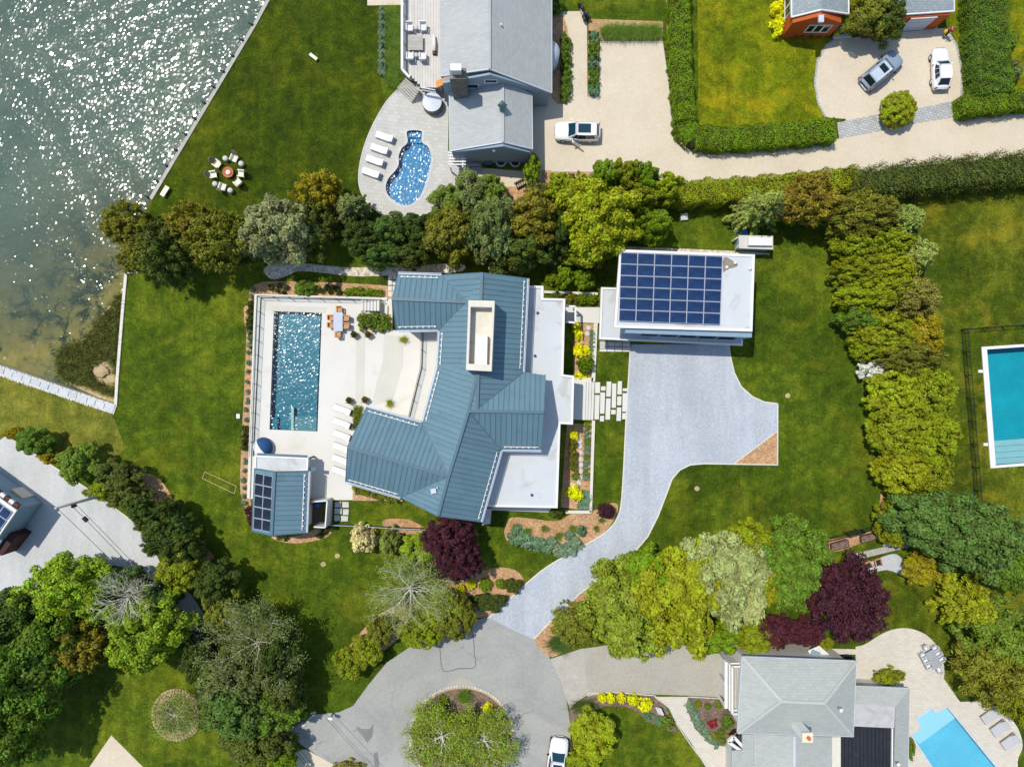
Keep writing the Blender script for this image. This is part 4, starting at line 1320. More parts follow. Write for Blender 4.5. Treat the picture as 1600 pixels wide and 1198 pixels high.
MB().add([(x2w, y2, 0), (x2e, y2, 0), (x2e, y2, 3.45), (x2r, y2, 5.2), (x2w, y2, 3.45), (x2w, ys - .2, 0), (x2e, ys - .2, 0), (x2e, ys - .2, 3.45), (x2r, ys - .2, 5.2), (x2w, ys - .2, 3.45)],
         [(0, 1, 2, 3, 4), (9, 8, 7, 6, 5)] + [(i, i + 5, (i + 1) % 5 + 5, (i + 1) % 5) for i in range(5)]).build('wall', M['grey_wall'], nh)
p = W(772, 229, 4.2)
MB().lathe((p.x, y2 - 0.06, 4.3), [(0.0, -0.1), (0.16, -0.1), (0.16, 0.05), (0.0, 0.12)], 8).build('wall_lamp', M['white'], nh)
ch = MB()
pb = W(714, 108, 9.2)
ch.prism([(pb.x - .75, pb.y - .5), (pb.x + .75, pb.y - .5), (pb.x + .75, pb.y + .5), (pb.x - .75, pb.y + .5)], 2.0, 8.3)
cho = ch.build('chimney', bricks('chimney_stone', px(150, 142, 130), px(120, 114, 106), px(90, 86, 80), 0.4, 0.22, 0.03, var=0.3, tilt=(math.pi / 2, 0, 0)), nh)
mb = MB()
mb.box((pb.x - .1, pb.y + .15, 8.75), (0.9, 0.55, 0.9))
mb.box((pb.x - .1, pb.y + .15, 9.22), (1.0, 0.62, 0.08))
mb.build('chimney_cap', M['white'], cho)
p = W(785, 170, 5.3)
mb = MB().box((p.x, p.y, 5.7), (0.55, 0.55, 0.8))
mb.lathe((p.x, p.y, 6.1), [(0.5, 0), (0.06, 0.5), (0.03, 0.9), (0, 0.92)], 4)
mb.build('cupola', plain('verdigris', px(120, 160, 156), 0.6, 0.2, 3, 12), nh)
p = W(783, 42, 6.6)
MB().lathe((p.x, p.y, 6.4), [(0.09, 0), (0.09, 0.7), (0.0, 0.7)], 8).build('vent_pipe', M['white'], nh)
# east entry window bay on the side wall
pbx = W(866, 82, 2.4)
MB().lathe((pbx.x - 0.7, pbx.y, 0), [(1.25, 0.4), (1.25, 2.5), (0.2, 3.0), (0, 3.0)], 10, a0=-1.3, a1=1.3).build('bay_window', M['frame_light'], nh)

# timber deck, one board after the other
dk = thing('timber_deck', 'pale timber roof deck with white railing on the west side of the shingled house', 'deck', W(660, 70, 1.6))
xa, xb = W(631, 60, 1.6).x, W(690, 60, 1.6).x
n = 14
for i in range(n):
    x0 = xa + (xb - xa) * i / n
    x1 = xa + (xb - xa) * (i + 1) / n - 0.018
    ylo = W(660, 137, 1.6).y if x0 > W(655, 100, 1.6).x else W(660, 110, 1.6).y - (x0 - xa) * 1.02
    MB().prism([(x0, ylo), (x1, ylo), (x1, 44), (x0, 44)], 1.54, 1.6).build('deck_board', M['wood_deck'], dk)
MB().prism([(xa, W(660, 112, 1.6).y), (xb, W(660, 137, 1.6).y), (xb, 44), (xa, 44)], 0.0, 1.53).build('deck_frame', M['wood_grey'], dk)
rl = [W(628, -30, 2.6), W(628, 108, 2.6), W(640, 121, 2.6)]
mb = MB()
for z, w in ((2.6, 0.22), (2.2, 0.06), (1.9, 0.06)):
    for a, b in zip(rl[:-1], rl[1:]):
        mb.bar((a.x, a.y, z), (b.x, b.y, z), w, 0.07)
mb.build('railing', M['white'], dk)
a, b = rl[0], rl[1]
for k in range(7):
    p = a.lerp(b, k / 6)
    MB().box((p.x, p.y, 2.0), (0.12, 0.12, 1.25)).build('post', M['white'], dk)
    if k < 6:
        q0, q1 = a.lerp(b, (k + .1) / 6), a.lerp(b, (k + .9) / 6)
        MB().bar((q0.x, q0.y, 2.05), (q1.x, q1.y, 2.05), 0.015, 0.8).build('glass_panel', M['clear'], dk)
p0, p1 = W(658, 137, 2.4), W(680, 141, 2.4)
mb = MB()
for z in (2.4, 1.8):
    mb.bar((p0.x, p0.y, z), (p1.x, p1.y, z), 0.08)
for k in range(9):
    q = p0.lerp(p1, k / 8)
    mb.box((q.x, q.y, 2.0), (0.04, 0.04, 0.9))
mb.build('railing', M['white'], dk)
trims(nh, [((688.5, 18, 2.5), (689.5, 118, 2.5))], M['wood_orange'], 0.12, 0.2, 0, 'trim_board')
p = W(690, 130, 1.9)
tag(MB().add([W(681, 127, 2.0), W(697, 120, 2.4), W(698, 130, 2.4), W(681, 138, 2.0)] + [W(681, 127, 2.0) - Vector((0, 0, .1)), W(697, 120, 2.4) - Vector((0, 0, .1)), W(698, 130, 2.4) - Vector((0, 0, .1)), W(681, 138, 2.0) - Vector((0, 0, .1))], [(3, 2, 1, 0), (4, 5, 6, 7), (0, 1, 5, 4), (1, 2, 6, 5), (2, 3, 7, 6), (3, 0, 4, 7)]).build('awning', M['wood_orange']), 'small orange awning at the south end of the timber deck', 'awning')
st = thing('deck_stair', 'weathered wooden stair leading from the timber deck down to the pool patio', 'stair', W(635, 148))
a0, a1, b0, b1 = W(634, 122, 1.5), W(656, 141, 1.5), W(620, 137, 0.3), W(643, 160, 0.3)
for k in range(6):
    f0, f1 = k / 6, (k + .9) / 6
    z = 1.42 - k * 0.21
    q = [a0.lerp(b0, f0), a1.lerp(b1, f0), a1.lerp(b1, f1), a0.lerp(b0, f1)]
    MB().prism([(v.x, v.y) for v in q], z - 0.16, z).build('tread', M['wood_grey'], st)
ht = thing('hot_tub', 'round hot tub with a grey cover set in a stone ring beside the deck stair', 'hot tub', W(676, 166))
c = W(676, 163, 0.5)
MB().lathe((c.x, c.y, 0), [(1.02, 0.05), (1.02, 0.95), (0.9, 0.98)], 28).build('stone_ring', bricks('tub_stone', px(160, 154, 146), px(130, 126, 120), px(100, 96, 92), 0.3, 0.18, 0.03, var=0.3, tilt=(math.pi / 2, 0, 0)), ht)
for s_ in (0, 1):
    MB().lathe((c.x, c.y, 0.96), [(0.98, 0.0), (0.98, 0.12), (0.0, 0.16)], 14, a0=math.pi * s_ - 0.9 + 0.006, a1=math.pi * (s_ + 1) - 0.9 - 0.006, smooth=False).build('cover_half', M['frame_light'], ht)
pg = thing('pergola', 'small white slatted pergola at the south west corner of the shingled house', 'pergola', W(715, 250))
for k in range(5):
    y = 239 + k * 4.6
    MB().bar(W(701, y, 2.3), W(728, y, 2.3), 0.12, 0.16).build('beam', M['white'], pg)
for x in (704, 723):
    MB().bar(W(x, 237, 2.2), W(x, 262, 2.2), 0.12, 0.14).build('rafter', M['white'], pg)
for x, y in ((703, 259), (726, 259), (703, 241), (726, 241)):
    p = W(x, y, 2.2)
    MB().box((p.x, p.y, 1.07), (0.12, 0.12, 2.14)).build('post', M['white'], pg)

# ================================================================ the orange cottage and its garage
ct = thing('orange_cottage', 'orange clad cottage with three dark windows in its gable', 'cottage', W(1265, 20))
plain_roof(ct, [[(1235, -80, 3.2), (1237, 27, 3.2), (1284, 15.5, 4.5), (1284, -80, 4.5)], [(1284, -80, 4.5), (1284, 15.5, 4.5), (1326, 22, 3.2), (1325, -80, 3.2)]], [M['shingle_slate'], M['shingle_slate']])
trims(ct, [((1237, 27, 3.2), (1235, -80, 3.2)), ((1326, 22, 3.2), (1325, -80, 3.2)), ((1237, 27, 3.2), (1284, 15.5, 4.5)), ((1284, 15.5, 4.5), (1326, 22, 3.2))], M['white'], 0.12, 0.2, -0.06)
yc = W(1284, 15.5, 4.5).y - 0.5
cw, cr, ce = W(1240, 27, 3.2).x, W(1284, 16, 4.5).x, W(1316, 22, 3.2).x
MB().add([(cw, yc, 0), (ce, yc, 0), (ce, yc, 3.0), (cr, yc, 4.3), (cw, yc, 3.0), (cw, 46, 0), (ce, 46, 0), (ce, 46, 3.0), (cr, 46, 4.3), (cw, 46, 3.0)],
         [(0, 1, 2, 3, 4), (9, 8, 7, 6, 5)] + [(i, i + 5, (i + 1) % 5 + 5, (i + 1) % 5) for i in range(5)]).build('wall', M['red_wall'], ct)
for k in range(3):
    p = W(1266 + k * 12.2, 32, 1.9)
    window_at(ct, (p.x, yc, 1.95), (1, 0, 0), (0, 0, 1), 0.62, 1.25, M['white'], M['glass'])
p = W(1282, 23, 3.3)
MB().box((p.x, yc - 0.06, 3.3), (0.22, 0.12, 0.3)).build('wall_lamp', M['frame_light'], ct)
MB().box((cr, yc - 0.3, 4.32), (0.5, 0.7, 0.22)).build('roof_vent', M['frame_light'], ct)
for y in (3, 18):
    p = W(1233, y, 1.8)
    window_at(ct, (cw, p.y, 1.8), (0, -1, 0), (0, 0, 1), 0.8, 1.3, M['white'], M['glass'])
pc = thing('cottage_porch', 'grey plank landing with low white rail at the east corner of the orange cottage', 'porch', W(1315, 50))
pbox(pc, [(1303, 36), (1321, 34), (1321, 53), (1303, 57)], 0, 0.24, M['blue_wall'], 'landing')
MB().bar(W(1302, 58.5, .3), W(1330, 56, .3), 0.3, 0.3).build('step', M['stone_pale'], pc)
MB().bar(W(1320.5, 24, 1.1), W(1320.5, 52, 1.1), 0.1, 0.08).build('rail', M['white'], pc)
gh = thing('cottage_garage', 'garage with white door and slate blue roof beside the orange cottage', 'garage', W(1445, 20))
plain_roof(gh, [[(1402, -80, 4.4), (1402, 23.5, 2.9), (1491, 17.5, 2.9), (1489, -80, 4.4)]], M['shingle_slate'])
trims(gh, [((1402, 23.5, 2.9), (1491, 17.5, 2.9)), ((1491, 17.5, 2.9), (1489, -80, 4.4)), ((1402, 23.5, 2.9), (1402, -80, 4.4))], M['white'], 0.12, 0.2, -0.06)
g0, g1 = W(1406, 22.5, 2.7), W(1486, 17.5, 2.7)
g0.y -= 0.35
g1.y -= 0.35
MB().prism([(g0.x, g0.y), (g1.x, g1.y), (g1.x, 46), (g0.x, 46)], 0, 2.66).build('wall', M['red_wall'], gh)
d0, d1 = g0.lerp(g1, 0.24), g0.lerp(g1, 0.76)
for k in range(4):
    a, b = Vector((d0.x, d0.y - .05, 0.3 + k * .56)), Vector((d1.x, d1.y - .05, 0.3 + k * .56))
    MB().bar(a, b, 0.06, 0.53).build('door_panel', M['frame_light'], gh)
MB().bar(Vector((d0.x, d0.y - .06, 2.46)), Vector((d1.x, d1.y - .06, 2.46)), 0.12, 0.14).build('lintel', M['white'], gh)

# ================================================================ the house at the bottom right
se = thing('hip_roof_house', 'pale house with green grey hipped roof and terracotta topped chimney by the sky blue pool', 'house', W(1250, 1100))
a, b, c, d = (1160, 1026, 5.0), (1338, 1033, 5.0), (1333, 1150, 5.0), (1153, 1145, 5.0)
r0, r1_ = (1221, 1095, 6.8), (1288, 1098, 6.8)
plain_roof(se, [[a, b, r1_, r0], [b, c, r1_], [c, d, r0, r1_], [d, a, r0]], M['shingle_green'])
mb = MB()
for u, v in [(r0, r1_), (a, r0), (d, r0), (b, r1_), (c, r1_)]:
    cap_line(mb, u, v, 0.26, 0.06, 0.02)
mb.build('ridge_cap', plain('pale_ridge_shingle', px(190, 194, 188), 0.85, 0.06, 1, 10), se)
trims(se, [(a, b), (b, c), (c, d), (d, a)], M['frame_light'], 0.14, 0.18, -0.12, 'gutter')
walls(se, [(1166, 1033), (1331, 1039), (1327, 1145), (1160, 1140)], 0, 4.82, M['stucco'], h=5.0)
plain_roof(se, [[(1178, 1147, 3.6), (1241, 1149, 4.5), (1241, 1320, 4.5), (1178, 1320, 3.6)], [(1241, 1149, 4.5), (1300, 1151, 3.6), (1300, 1320, 3.6), (1241, 1320, 4.5)],
                [(1160, 1147, 3.6), (1178, 1147, 3.5), (1180, 1320, 3.5), (1143, 1320, 3.6), (1143, 1172, 3.6), (1160, 1172, 3.6)]], [M['shingle_green'], M['shingle_green'], M['shingle_green']])
mb = MB()
cap_line(mb, (1241, 1149, 4.5), (1241, 1320, 4.5), 0.24, 0.06, 0.02)
mb.build('ridge_cap', M['frame_light'], se)
walls(se, [(1150, 1180), (1296, 1154), (1296, 1318), (1150, 1318)], 0, 3.3, M['stucco'], h=3.4)
plain_roof(se, [[(1336, 1072, 3.2), (1421, 1075.5, 3.2), (1400, 1103, 3.9), (1335, 1099, 3.9)], [(1421, 1075.5, 3.2), (1417, 1320, 3.2), (1393, 1320, 3.9), (1400, 1103, 3.9)]], [M['shingle_green'], M['shingle_green']])
trims(se, [((1336, 1072, 3.2), (1421, 1075.5, 3.2)), ((1421, 1075.5, 3.2), (1417, 1320, 3.2))], M['frame_light'], 0.12, 0.16, -0.1, 'gutter')
P = [W(*q, 3.8) for q in [(1334, 1099), (1399, 1102.5), (1397, 1137), (1332, 1134)]]
MB().prism([(p.x, p.y) for p in P], 3.4, 3.8).build('flat_roof', plain('grey_flat_roof', px(196, 194, 192), 0.85, 0.08, 0.9, 8, dirt=px(168, 166, 166), dirt_at=0.5), se)
walls(se, [(1338, 1080), (1414, 1083), (1411, 1318), (1338, 1318)], 0, 3.1, M['stucco'], h=3.2)
P = [W(*q, 3.5) for q in [(1299, 1151), (1316, 1151), (1312, 1320), (1298, 1320)]]
MB().prism([(p.x, p.y) for p in P], 3.0, 3.5).build('flat_roof', M['concrete_edge'], se)
nb = 13
M['black_slat'] = plain('black_slat', px(38, 42, 48), 0.7, 0.3, 1.2, 14, dirt=px(96, 92, 88), dirt_at=0.66)
for i in range(nb):
    x0 = 1314 + 78 * i / nb
    x1 = 1314 + 78 * (i + 1) / nb - 0.7
    P = [W(*q, 3.55) for q in [(x0, 1135), (x1, 1135), (x1, 1320), (x0, 1320)]]
    MB().prism([(p.x, p.y) for p in P], 3.45 + 0.02 * (i % 2), 3.53 + 0.02 * (i % 2)).build('slat', M['black_slat'], se)
P = [W(*q, 3.4) for q in [(1313, 1136), (1392, 1136), (1392, 1318), (1313, 1318)]]
MB().prism([(p.x, p.y) for p in P], 3.2, 3.44).build('slat_bed', M['black'], se)
MB().bar(W(1394, 1137, 3.75), W(1392, 1320, 3.75), 0.12, 0.2).build('trim', M['white'], se)
pcn = W(1262, 1152, 8.0)
mb = MB().prism([(pcn.x - .42, pcn.y - .36), (pcn.x + .42, pcn.y - .36), (pcn.x + .42, pcn.y + .36), (pcn.x - .42, pcn.y + .36)], 4.0, 7.8)
chn = mb.build('chimney', M['white'], se)
mb = MB()
mb.prism([(pcn.x - .5, pcn.y - .44), (pcn.x + .5, pcn.y - .44), (pcn.x + .5, pcn.y + .44), (pcn.x - .5, pcn.y + .44)], 7.78, 8.0)
mb.build('chimney_cap', plain('cream_cap', px(240, 226, 196), 0.8, 0.06, 2, 10), chn)
MB().lathe((pcn.x + .05, pcn.y, 7.98), [(0.17, 0), (0.17, 0.28), (0.12, 0.28), (0.12, 0.1), (0, 0.1)], 12).build('flue', M['copper'], chn)
for x, y, hh in [(1311, 1106, 6.3), (1400, 1190, 3.9)]:
    p = W(x, y, hh)
    MB().lathe((p.x, p.y, hh - 0.1), [(0.13, 0), (0.13, 0.5), (0.2, 0.52), (0.2, 0.62), (0, 0.66)], 10).build('vent_pipe', M['white'], se)
bal = thing('white_balcony', 'white railed balcony with wooden floor on the west front of the hipped roof house', 'balcony', W(1145, 1070))
bx0, bx1 = W(1141, 1070, 2.9).x, W(1157, 1070, 2.9).x
by0, by1 = W(1145, 1036, 2.9).y, W(1145, 1106, 2.9).y
for i in range(5):
    x0 = bx0 + (bx1 - bx0) * i / 5
    MB().prism([(x0, by1), (x0 + (bx1 - bx0) / 5 - .02, by1), (x0 + (bx1 - bx0) / 5 - .02, by0), (x0, by0)], 2.8, 2.9).build('floor_board', M['wood_grey'], bal)
MB().prism([(bx0, by1), (bx1, by1), (bx1, by0), (bx0, by0)], 0.0, 2.78).build('base', M['stucco'], bal)
mb = MB()
for z in (3.85, 3.1):
    mb.bar((bx0 - .1, by1 - .1, z), (bx0 - .1, by0 + .1, z), 0.2, 0.1)
    mb.bar((bx0 - .1, by1 - .1, z), (bx1, by1 - .1, z), 0.16, 0.1)
    mb.bar((bx0 - .1, by0 + .1, z), (bx1, by0 + .1, z), 0.16, 0.1)
for k in range(24):
    y = by1 + (by0 - by1) * k / 23
    mb.box((bx0 - .1, y, 3.45), (0.05, 0.05, 0.75))
mb.build('railing', M['white'], bal)
MB().bar((bx0 - .36, by1 - .1, 2.7), (bx0 - .36, by0 + .1, 2.7), 0.3, 0.14).build('cornice', M['white'], bal)
for y in (by0, by1, (by0 + by1) / 2):
    MB().box((bx0 - .36, y, 1.2), (0.2, 0.2, 2.38)).build('column', M['white'], bal)
en = thing('entry_gable', 'small pale blue entry hood with dark opening below the white balcony', 'porch', W(1150, 1165))
for u, v in [((1146, 1150), (1161, 1166)), ((1138, 1158), (1158, 1172)), ((1146, 1150), (1138, 1158))]:
    MB().bar(W(*u, 3.3), W(*v, 3.3), 0.3, 0.3).build('beam', M['white'], en)
MB().bar(W(1148, 1157, 3.0), W(1157, 1168, 3.0), 0.5, 0.1).build('pane', M['glass'], en)
pbox(en, [(1139, 1158), (1143, 1156), (1144, 1290), (1137, 1290)], 0, 2.9, M['blue_wall'], 'wall')
ah = thing('side_canopy', 'white angled canopy over the north door of the hipped roof house', 'canopy', W(1283, 1014))
mb = MB().add([W(1262, 1016, 2.4), W(1280, 1008, 2.6), W(1300, 1026, 2.4), W(1268, 1025, 2.4)] + [W(1262, 1016, 2.3), W(1280, 1008, 2.5), W(1300, 1026, 2.3), W(1268, 1025, 2.3)], [(3, 2, 1, 0), (4, 5, 6, 7), (0, 1, 5, 4), (1, 2, 6, 5), (2, 3, 7, 6), (3, 0, 4, 7)])
mb.build('hood', M['white'], ah)
MB().bar(W(1268, 1018, 2.66), W(1281, 1023, 2.66), 0.5, 0.06).build('skylight', M['blue_wall'], ah)
for x, y in ((1268, 1017), (1296, 1024)):
    p = W(x, y, 2.2)
    MB().box((p.x, p.y, 1.14), (0.1, 0.1, 2.28)).build('post', M['white'], ah)
tr_ = thing('white_trellis', 'short white picket trellis between purple trees and the hipped roof house', 'trellis', W(1249, 1012))
for k in range(5):
    p = W(1241 + k * 4, 1012, 0)
    MB().box((p.x, p.y + .1, 0.7), (0.1, 0.06, 1.4)).build('picket', M['white'], tr_)
MB().bar(W(1239, 1013.5, .9), W(1259, 1013.5, .9), 0.05, 0.08).build('rail', M['white'], tr_)
slab('side_path', [(1160, 1010), (1340, 1014), (1340, 1022), (1160, 1020)], 0, 0.08, M['paver_warm'])
slab('side_path', [(1141, 1000), (1152, 985), (1166, 1014), (1160, 1024), (1140, 1020)], 0, 0.1, M['concrete'])
ww = thing('garden_wall', 'narrow white garden wall running up from the balcony between green and silver trees', 'wall', W(1144, 990))
MB().bar(W(1143, 960, .9), W(1146, 1008, .9), 0.25, 0.2).build('coping', M['white'], ww)
a, b = W(1143, 960, 0), W(1146, 1008, 0)
MB().bar(Vector((a.x, a.y, .4)), Vector((b.x, b.y, .4)), 0.18, 0.78).build('panel', M['stucco'], ww)

# ================================================================ the house at the left edge
lh = thing('left_house', 'house corner at the left edge with white roof and blue solar panels', 'house', W(0, 800))
rz = 4.2
RQ = [(-74, 724), (26, 797), (-12, 852), (-112, 780)]
P = [W(*q, rz) for q in RQ]
MB().prism([(p.x, p.y) for p in P], rz - 0.2, rz).build('roof', M['white'], lh)
solar_array(lh, [(-60, 742), (19.5, 799.5), (-8, 840), (-88, 782)], rz + 0.12, 6, 3, M['solar'], M['frame_light'])
ctr = sum(P, Vector()) / 4
Q = [ctr + (p - ctr) * 0.93 for p in P]
MB().prism([(p.x, p.y) for p in Q], 0, rz - 0.21).build('wall', M['blue_wall'], lh)
u = (P[1] - P[0]).normalized()
nn_ = Vector((-u.y, u.x, 0))
if nn_.x < 0:
    nn_ = -nn_
e = [P[1] - u * (1.1 * k + 0.55) + nn_ * 0.1 for k in range(7)]
M['maroon'] = plain('maroon_panel', px(92, 40, 40), 0.6, 0.15, 2, 10)
for k, p in enumerate(e):
    ang = math.atan2(u.y, u.x)
    MB().box((p.x, p.y, rz - 0.5), (0.52, 0.5, 0.3), ang).build('shutter', M['maroon'], lh)
    MB().box((p.x - u.x * .55, p.y - u.y * .55, rz - 0.5), (0.5, 0.48, 0.3), ang).build('bracket', M['white'], lh)
P2 = [W(*q, 2.2) for q in [(12, 830), (26, 838), (2, 868), (-16, 858)]]
MB().prism([(p.x, p.y) for p in P2], 0, 2.2).build('porch', plain('maroon_roof', px(70, 40, 40), 0.8, 0.15, 1, 10), lh)
P2 = [W(*q, 2.6) for q in [(-2, 826), (14, 828), (-10, 864), (-30, 850)]]
MB().prism([(p.x, p.y) for p in P2], 2.3, 2.6).build('canopy', M['steel_blue'], lh)
bn = thing('garden_shed', 'tan flat topped shed box against the corner of the left edge house', 'shed', W(24, 774))
P2 = [W(*q, 1.8) for q in [(17, 764), (35, 778), (27, 788), (9, 774)]]
MB().prism([(p.x, p.y) for p in P2], 0, 1.75).build('wall', M['concrete_edge'], bn)
ctr = sum(P2, Vector()) / 4
MB().prism([((p.x - ctr.x) * .9 + ctr.x, (p.y - ctr.y) * .9 + ctr.y) for p in P2], 1.75, 1.9).build('lid', plain('tan_lid', px(176, 160, 128), 0.8, 0.1, 1, 10), bn)
# ================================================================ vehicles (local x forward, y left)
def car(name, label, at, heading, L, Wd, Ht, paint, style='suv', sunroof=True, roof_mat=None, trim=None, open_door=False, loc=None, rails=False):
    t = thing(name, label, 'car', loc if loc else W(*at), 'cars parked on the drives', heading)
    hw = Wd / 2
    zt = 1.0 if style == 'suv' else 0.92
    st = [(-.5, .62, zt * .78), (-.49, .78, zt * .90), (-.465, .90, zt * .98), (-.42, .97, zt * 1.01), (-.3, 1.0, zt * 1.02), (0.0, 1.0, zt), (.2, .99, zt * 1.0), (.32, .97, zt * .97), (.41, .93, zt * .91), (.455, .85, zt * .85), (.48, .75, zt * .77), (.495, .58, zt * .66), (.5, .44, zt * .55)]
    ring = lambda w, z: [(-w * .92, .28), (-w, .5), (-w * .985, z - .12), (-w * .88, z - .02), (-w * .5, z + .03), (0, z + .045), (w * .5, z + .03), (w * .88, z - .02), (w * .985, z - .12), (w, .5), (w * .92, .28)]
    mb = MB()
    vs = []
    for x, w, z in st:
        vs += [(x * L, y, zz) for y, zz in ring(w * hw, z)]
    n = 11
    fs = []
    for i in range(len(st) - 1):
        for k in range(n - 1):
            fs.append((i * n + k, i * n + k + 1, (i + 1) * n + k + 1, (i + 1) * n + k))
        fs.append((i * n + n - 1, i * n, (i + 1) * n, (i + 1) * n + n - 1))
    fs.append(tuple(range(n)))
    fs.append(tuple((len(st) - 1) * n + k for k in range(n - 1, -1, -1)))
    mb.add(vs, fs, 0, True)
    if trim:
        mb.box((0, 0, .3), (L * .9, Wd * 1.0, .14), mi=1)
    mb.build('body', [paint, trim or M['black']], t, local=True)
    if style == 'suv':
        xA, xB, xC, xD = .21 * L, .05 * L, -.39 * L, -.47 * L
    else:
        xA, xB, xC, xD = .17 * L, .02 * L, -.30 * L, -.44 * L
    wb, wr = hw * .90, hw * .72
    zb = zt - .03
    def sec(x, w, z):
        return [(x, -w, z), (x, w, z)]
    B4 = [(xA, wb * .86), (xB - .25, wb), (xC, wb * .98), (xD, wb * .82)]
    R4 = [(xB, wr * .93), (xB - .35, wr), (xC + .2, wr * .97), (xC, wr * .88)]
    vs, fs = [], []
    for (xb_, w1), (xr_, w2) in zip(B4, R4):
        vs += [(xb_, -w1, zb), (xb_, w1, zb), (xr_, w2, Ht - .07), (xr_, -w2, Ht - .07)]
    for i in range(3):
        a, b = 4 * i, 4 * (i + 1)
        fs += [(a + 1, a + 2, b + 2, b + 1), (a, b, b + 3, a + 3), (a + 2, a + 3, b + 3, b + 2)]
    fs += [(0, 1, 2, 3), (15, 14, 13, 12)]
    MB().add([(v[0], v[1], v[2]) for v in vs], [f[::-1] for f in fs]).build('cabin', paint, t, local=True)
    def quad(name, c, mat, out, m=0.08, sub=None):
        """glass laid 8 mm proud over a four-cornered opening, drawn in by m"""
        c = [Vector(p) for p in c]
        cen = sum(c, Vector()) / 4
        nn = (c[1] - c[0]).cross(c[3] - c[0]).normalized()
        if nn.dot(Vector(out)) < 0:
            nn = -nn
        q = [p + (cen - p) * m for p in c]
        vs = [p - nn * .006 for p in q] + [p + nn * .012 for p in q]
        return MB().add(vs, [(0, 1, 2, 3), (7, 6, 5, 4), (0, 4, 5, 1), (1, 5, 6, 2), (2, 6, 7, 3), (3, 7, 4, 0)]).build(name, mat, t, local=True)
    V = [Vector(v) for v in vs]
    quad('windscreen', [V[0], V[1], V[2], V[3]], M['glass_blue'], (1, 0, .6), .10)
    quad('rear_window', [V[12], V[13], V[14], V[15]], M['glass'], (-1, 0, .6), .14)
    for s, (a, b, c, d) in ((1, (5, 6, 10, 9)), (-1, (4, 7, 11, 8))):
        p0, p1, p2, p3 = V[a], V[b], V[c], V[d]
        m0, m1 = p0.lerp(p3, .5), p1.lerp(p2, .5)
        if not (open_door and s == 1):
            quad('side_window', [p0, m0, m1, p1], M['glass'], (0, s, .3), .10)
        else:
            quad('door_opening', [p0, m0, m1, p1], M['black'], (0, s, .3), .04)
        quad('side_window', [m0, p3, p2, m1], M['glass'], (0, s, .3), .10)
        f0, f1 = (V[1], V[2]) if s == 1 else (V[0], V[3])
        quad('side_window', [f0.lerp(p0, .35), p0, p1, f1.lerp(p1, .35)], M['glass'], (0, s, .3), .12)
    # roof skin, softly crowned
    mb = MB()
    nx, ny = 7, 6
    vs, fs = [], []
    for i in range(nx):
        u = i / (nx - 1)
        x = xB + .04 + (xC - xB - .08) * u
        w = wr * (.95 + .06 * math.sin(math.pi * u)) * (0.97 if u > .85 else 1)
        for j in range(ny):
            v = j / (ny - 1) * 2 - 1
            vs.append((x, w * v, Ht - .055 + .07 * (1 - abs(v) ** 2.6) * (0.6 + .4 * math.sin(math.pi * u))))
    for i in range(nx - 1):
        for j in range(ny - 1):
            fs.append((i * ny + j, i * ny + j + 1, (i + 1) * ny + j + 1, (i + 1) * ny + j))
    vs += [(v[0], v[1], Ht - .09) for v in vs]
    m_ = nx * ny
    edge = [j for j in range(ny)] + [i * ny + ny - 1 for i in range(1, nx)] + [(nx - 1) * ny + j for j in range(ny - 2, -1, -1)] + [i * ny for i in range(nx - 2, 0, -1)]
    for i in range(len(edge)):
        a, b = edge[i], edge[(i + 1) % len(edge)]
        fs.append((a, b, b + m_, a + m_))
    ro = mb.add(vs, fs, 0, True).build('roof', roof_mat or paint, t, local=True)
    if sunroof:
        x0, x1 = xB - .25, xC + .55
        if sunroof == 'small':
            x0, x1 = xB - .3, xB - .95
        MB().box(((x0 + x1) / 2, 0, Ht + .014), (abs(x1 - x0), wr * 1.3, .02)).build('sunroof', M['glass_blue'] if sunroof != 'small' else M['glass'], t, local=True)
    if rails:
        for s in (1, -1):
            MB().bar((xB - .3, s * wr * .92, Ht + .05), (xC + .2, s * wr * .9, Ht + .05), .05).build('roof_rail', M['frame_light'], t, local=True)
    for x in (.30 * L, -.285 * L):
        for s in (1, -1):
            r = .36 if style == 'suv' else .32
            w = MB().lathe((0, 0, 0), [(r * .62, -.11), (r * .95, -.11), (r, -.05), (r, .08), (r * .95, .11), (r * .62, .11)], 20)
            w.v = [(x + vx, s * (hw - .12) + vz, r + vy) for vx, vy, vz in w.v]
            wo = w.build('wheel', M['black'], t, local=True)
            w = MB().lathe((0, 0, 0), [(0.0, .118), (r * .2, .125), (r * .6, .118), (r * .66, .10)], 12)
            w.v = [(x + vx, s * (hw - .12) + s * vz, r + vy) for vx, vy, vz in w.v]
            w.build('rim', M['frame_light'], wo, local=True)
    for s in (1, -1):
        MB().box((.452 * L, s * hw * .72, zt * .68), (.26, .26, .14), s * -.6).build('headlight', M['frame_light'], t, local=True)
        MB().box((-.472 * L, s * hw * .74, zt * .86), (.12, .24, .22), s * .45).build('taillight', M['tail'], t, local=True)
        if not (open_door and s == 1):
            MB().box((xA - .35, s * (hw + .09), zt + .02), (.14, .2, .13), s * -.3).build('mirror', M['black'] if trim else paint, t, local=True)
    MB().box((.497 * L, 0, .55), (.03, Wd * .5, .2)).build('grille', M['black'], t, local=True)
    if open_door:
        hx, hy = xA - .45, hw - .02
        a = R(180 - 33)
        d = Vector((math.cos(a), math.sin(a), 0))
        p0 = Vector((hx, hy, 0))
        c = p0 + d * .55
        do = MB().box((c.x, c.y, .68), (1.1, .13, .62), a).build('door', paint, t, local=True)
        MB().box((c.x, c.y, 1.2), (.9, .05, .42), a).build('door_glass', M['glass'], do, local=True)
        m_ = p0 + d * .15 + Vector((0, .15, 0))
        MB().box((m_.x, m_.y, 1.02), (.14, .22, .14), a - .4).build('mirror', paint, do, local=True)
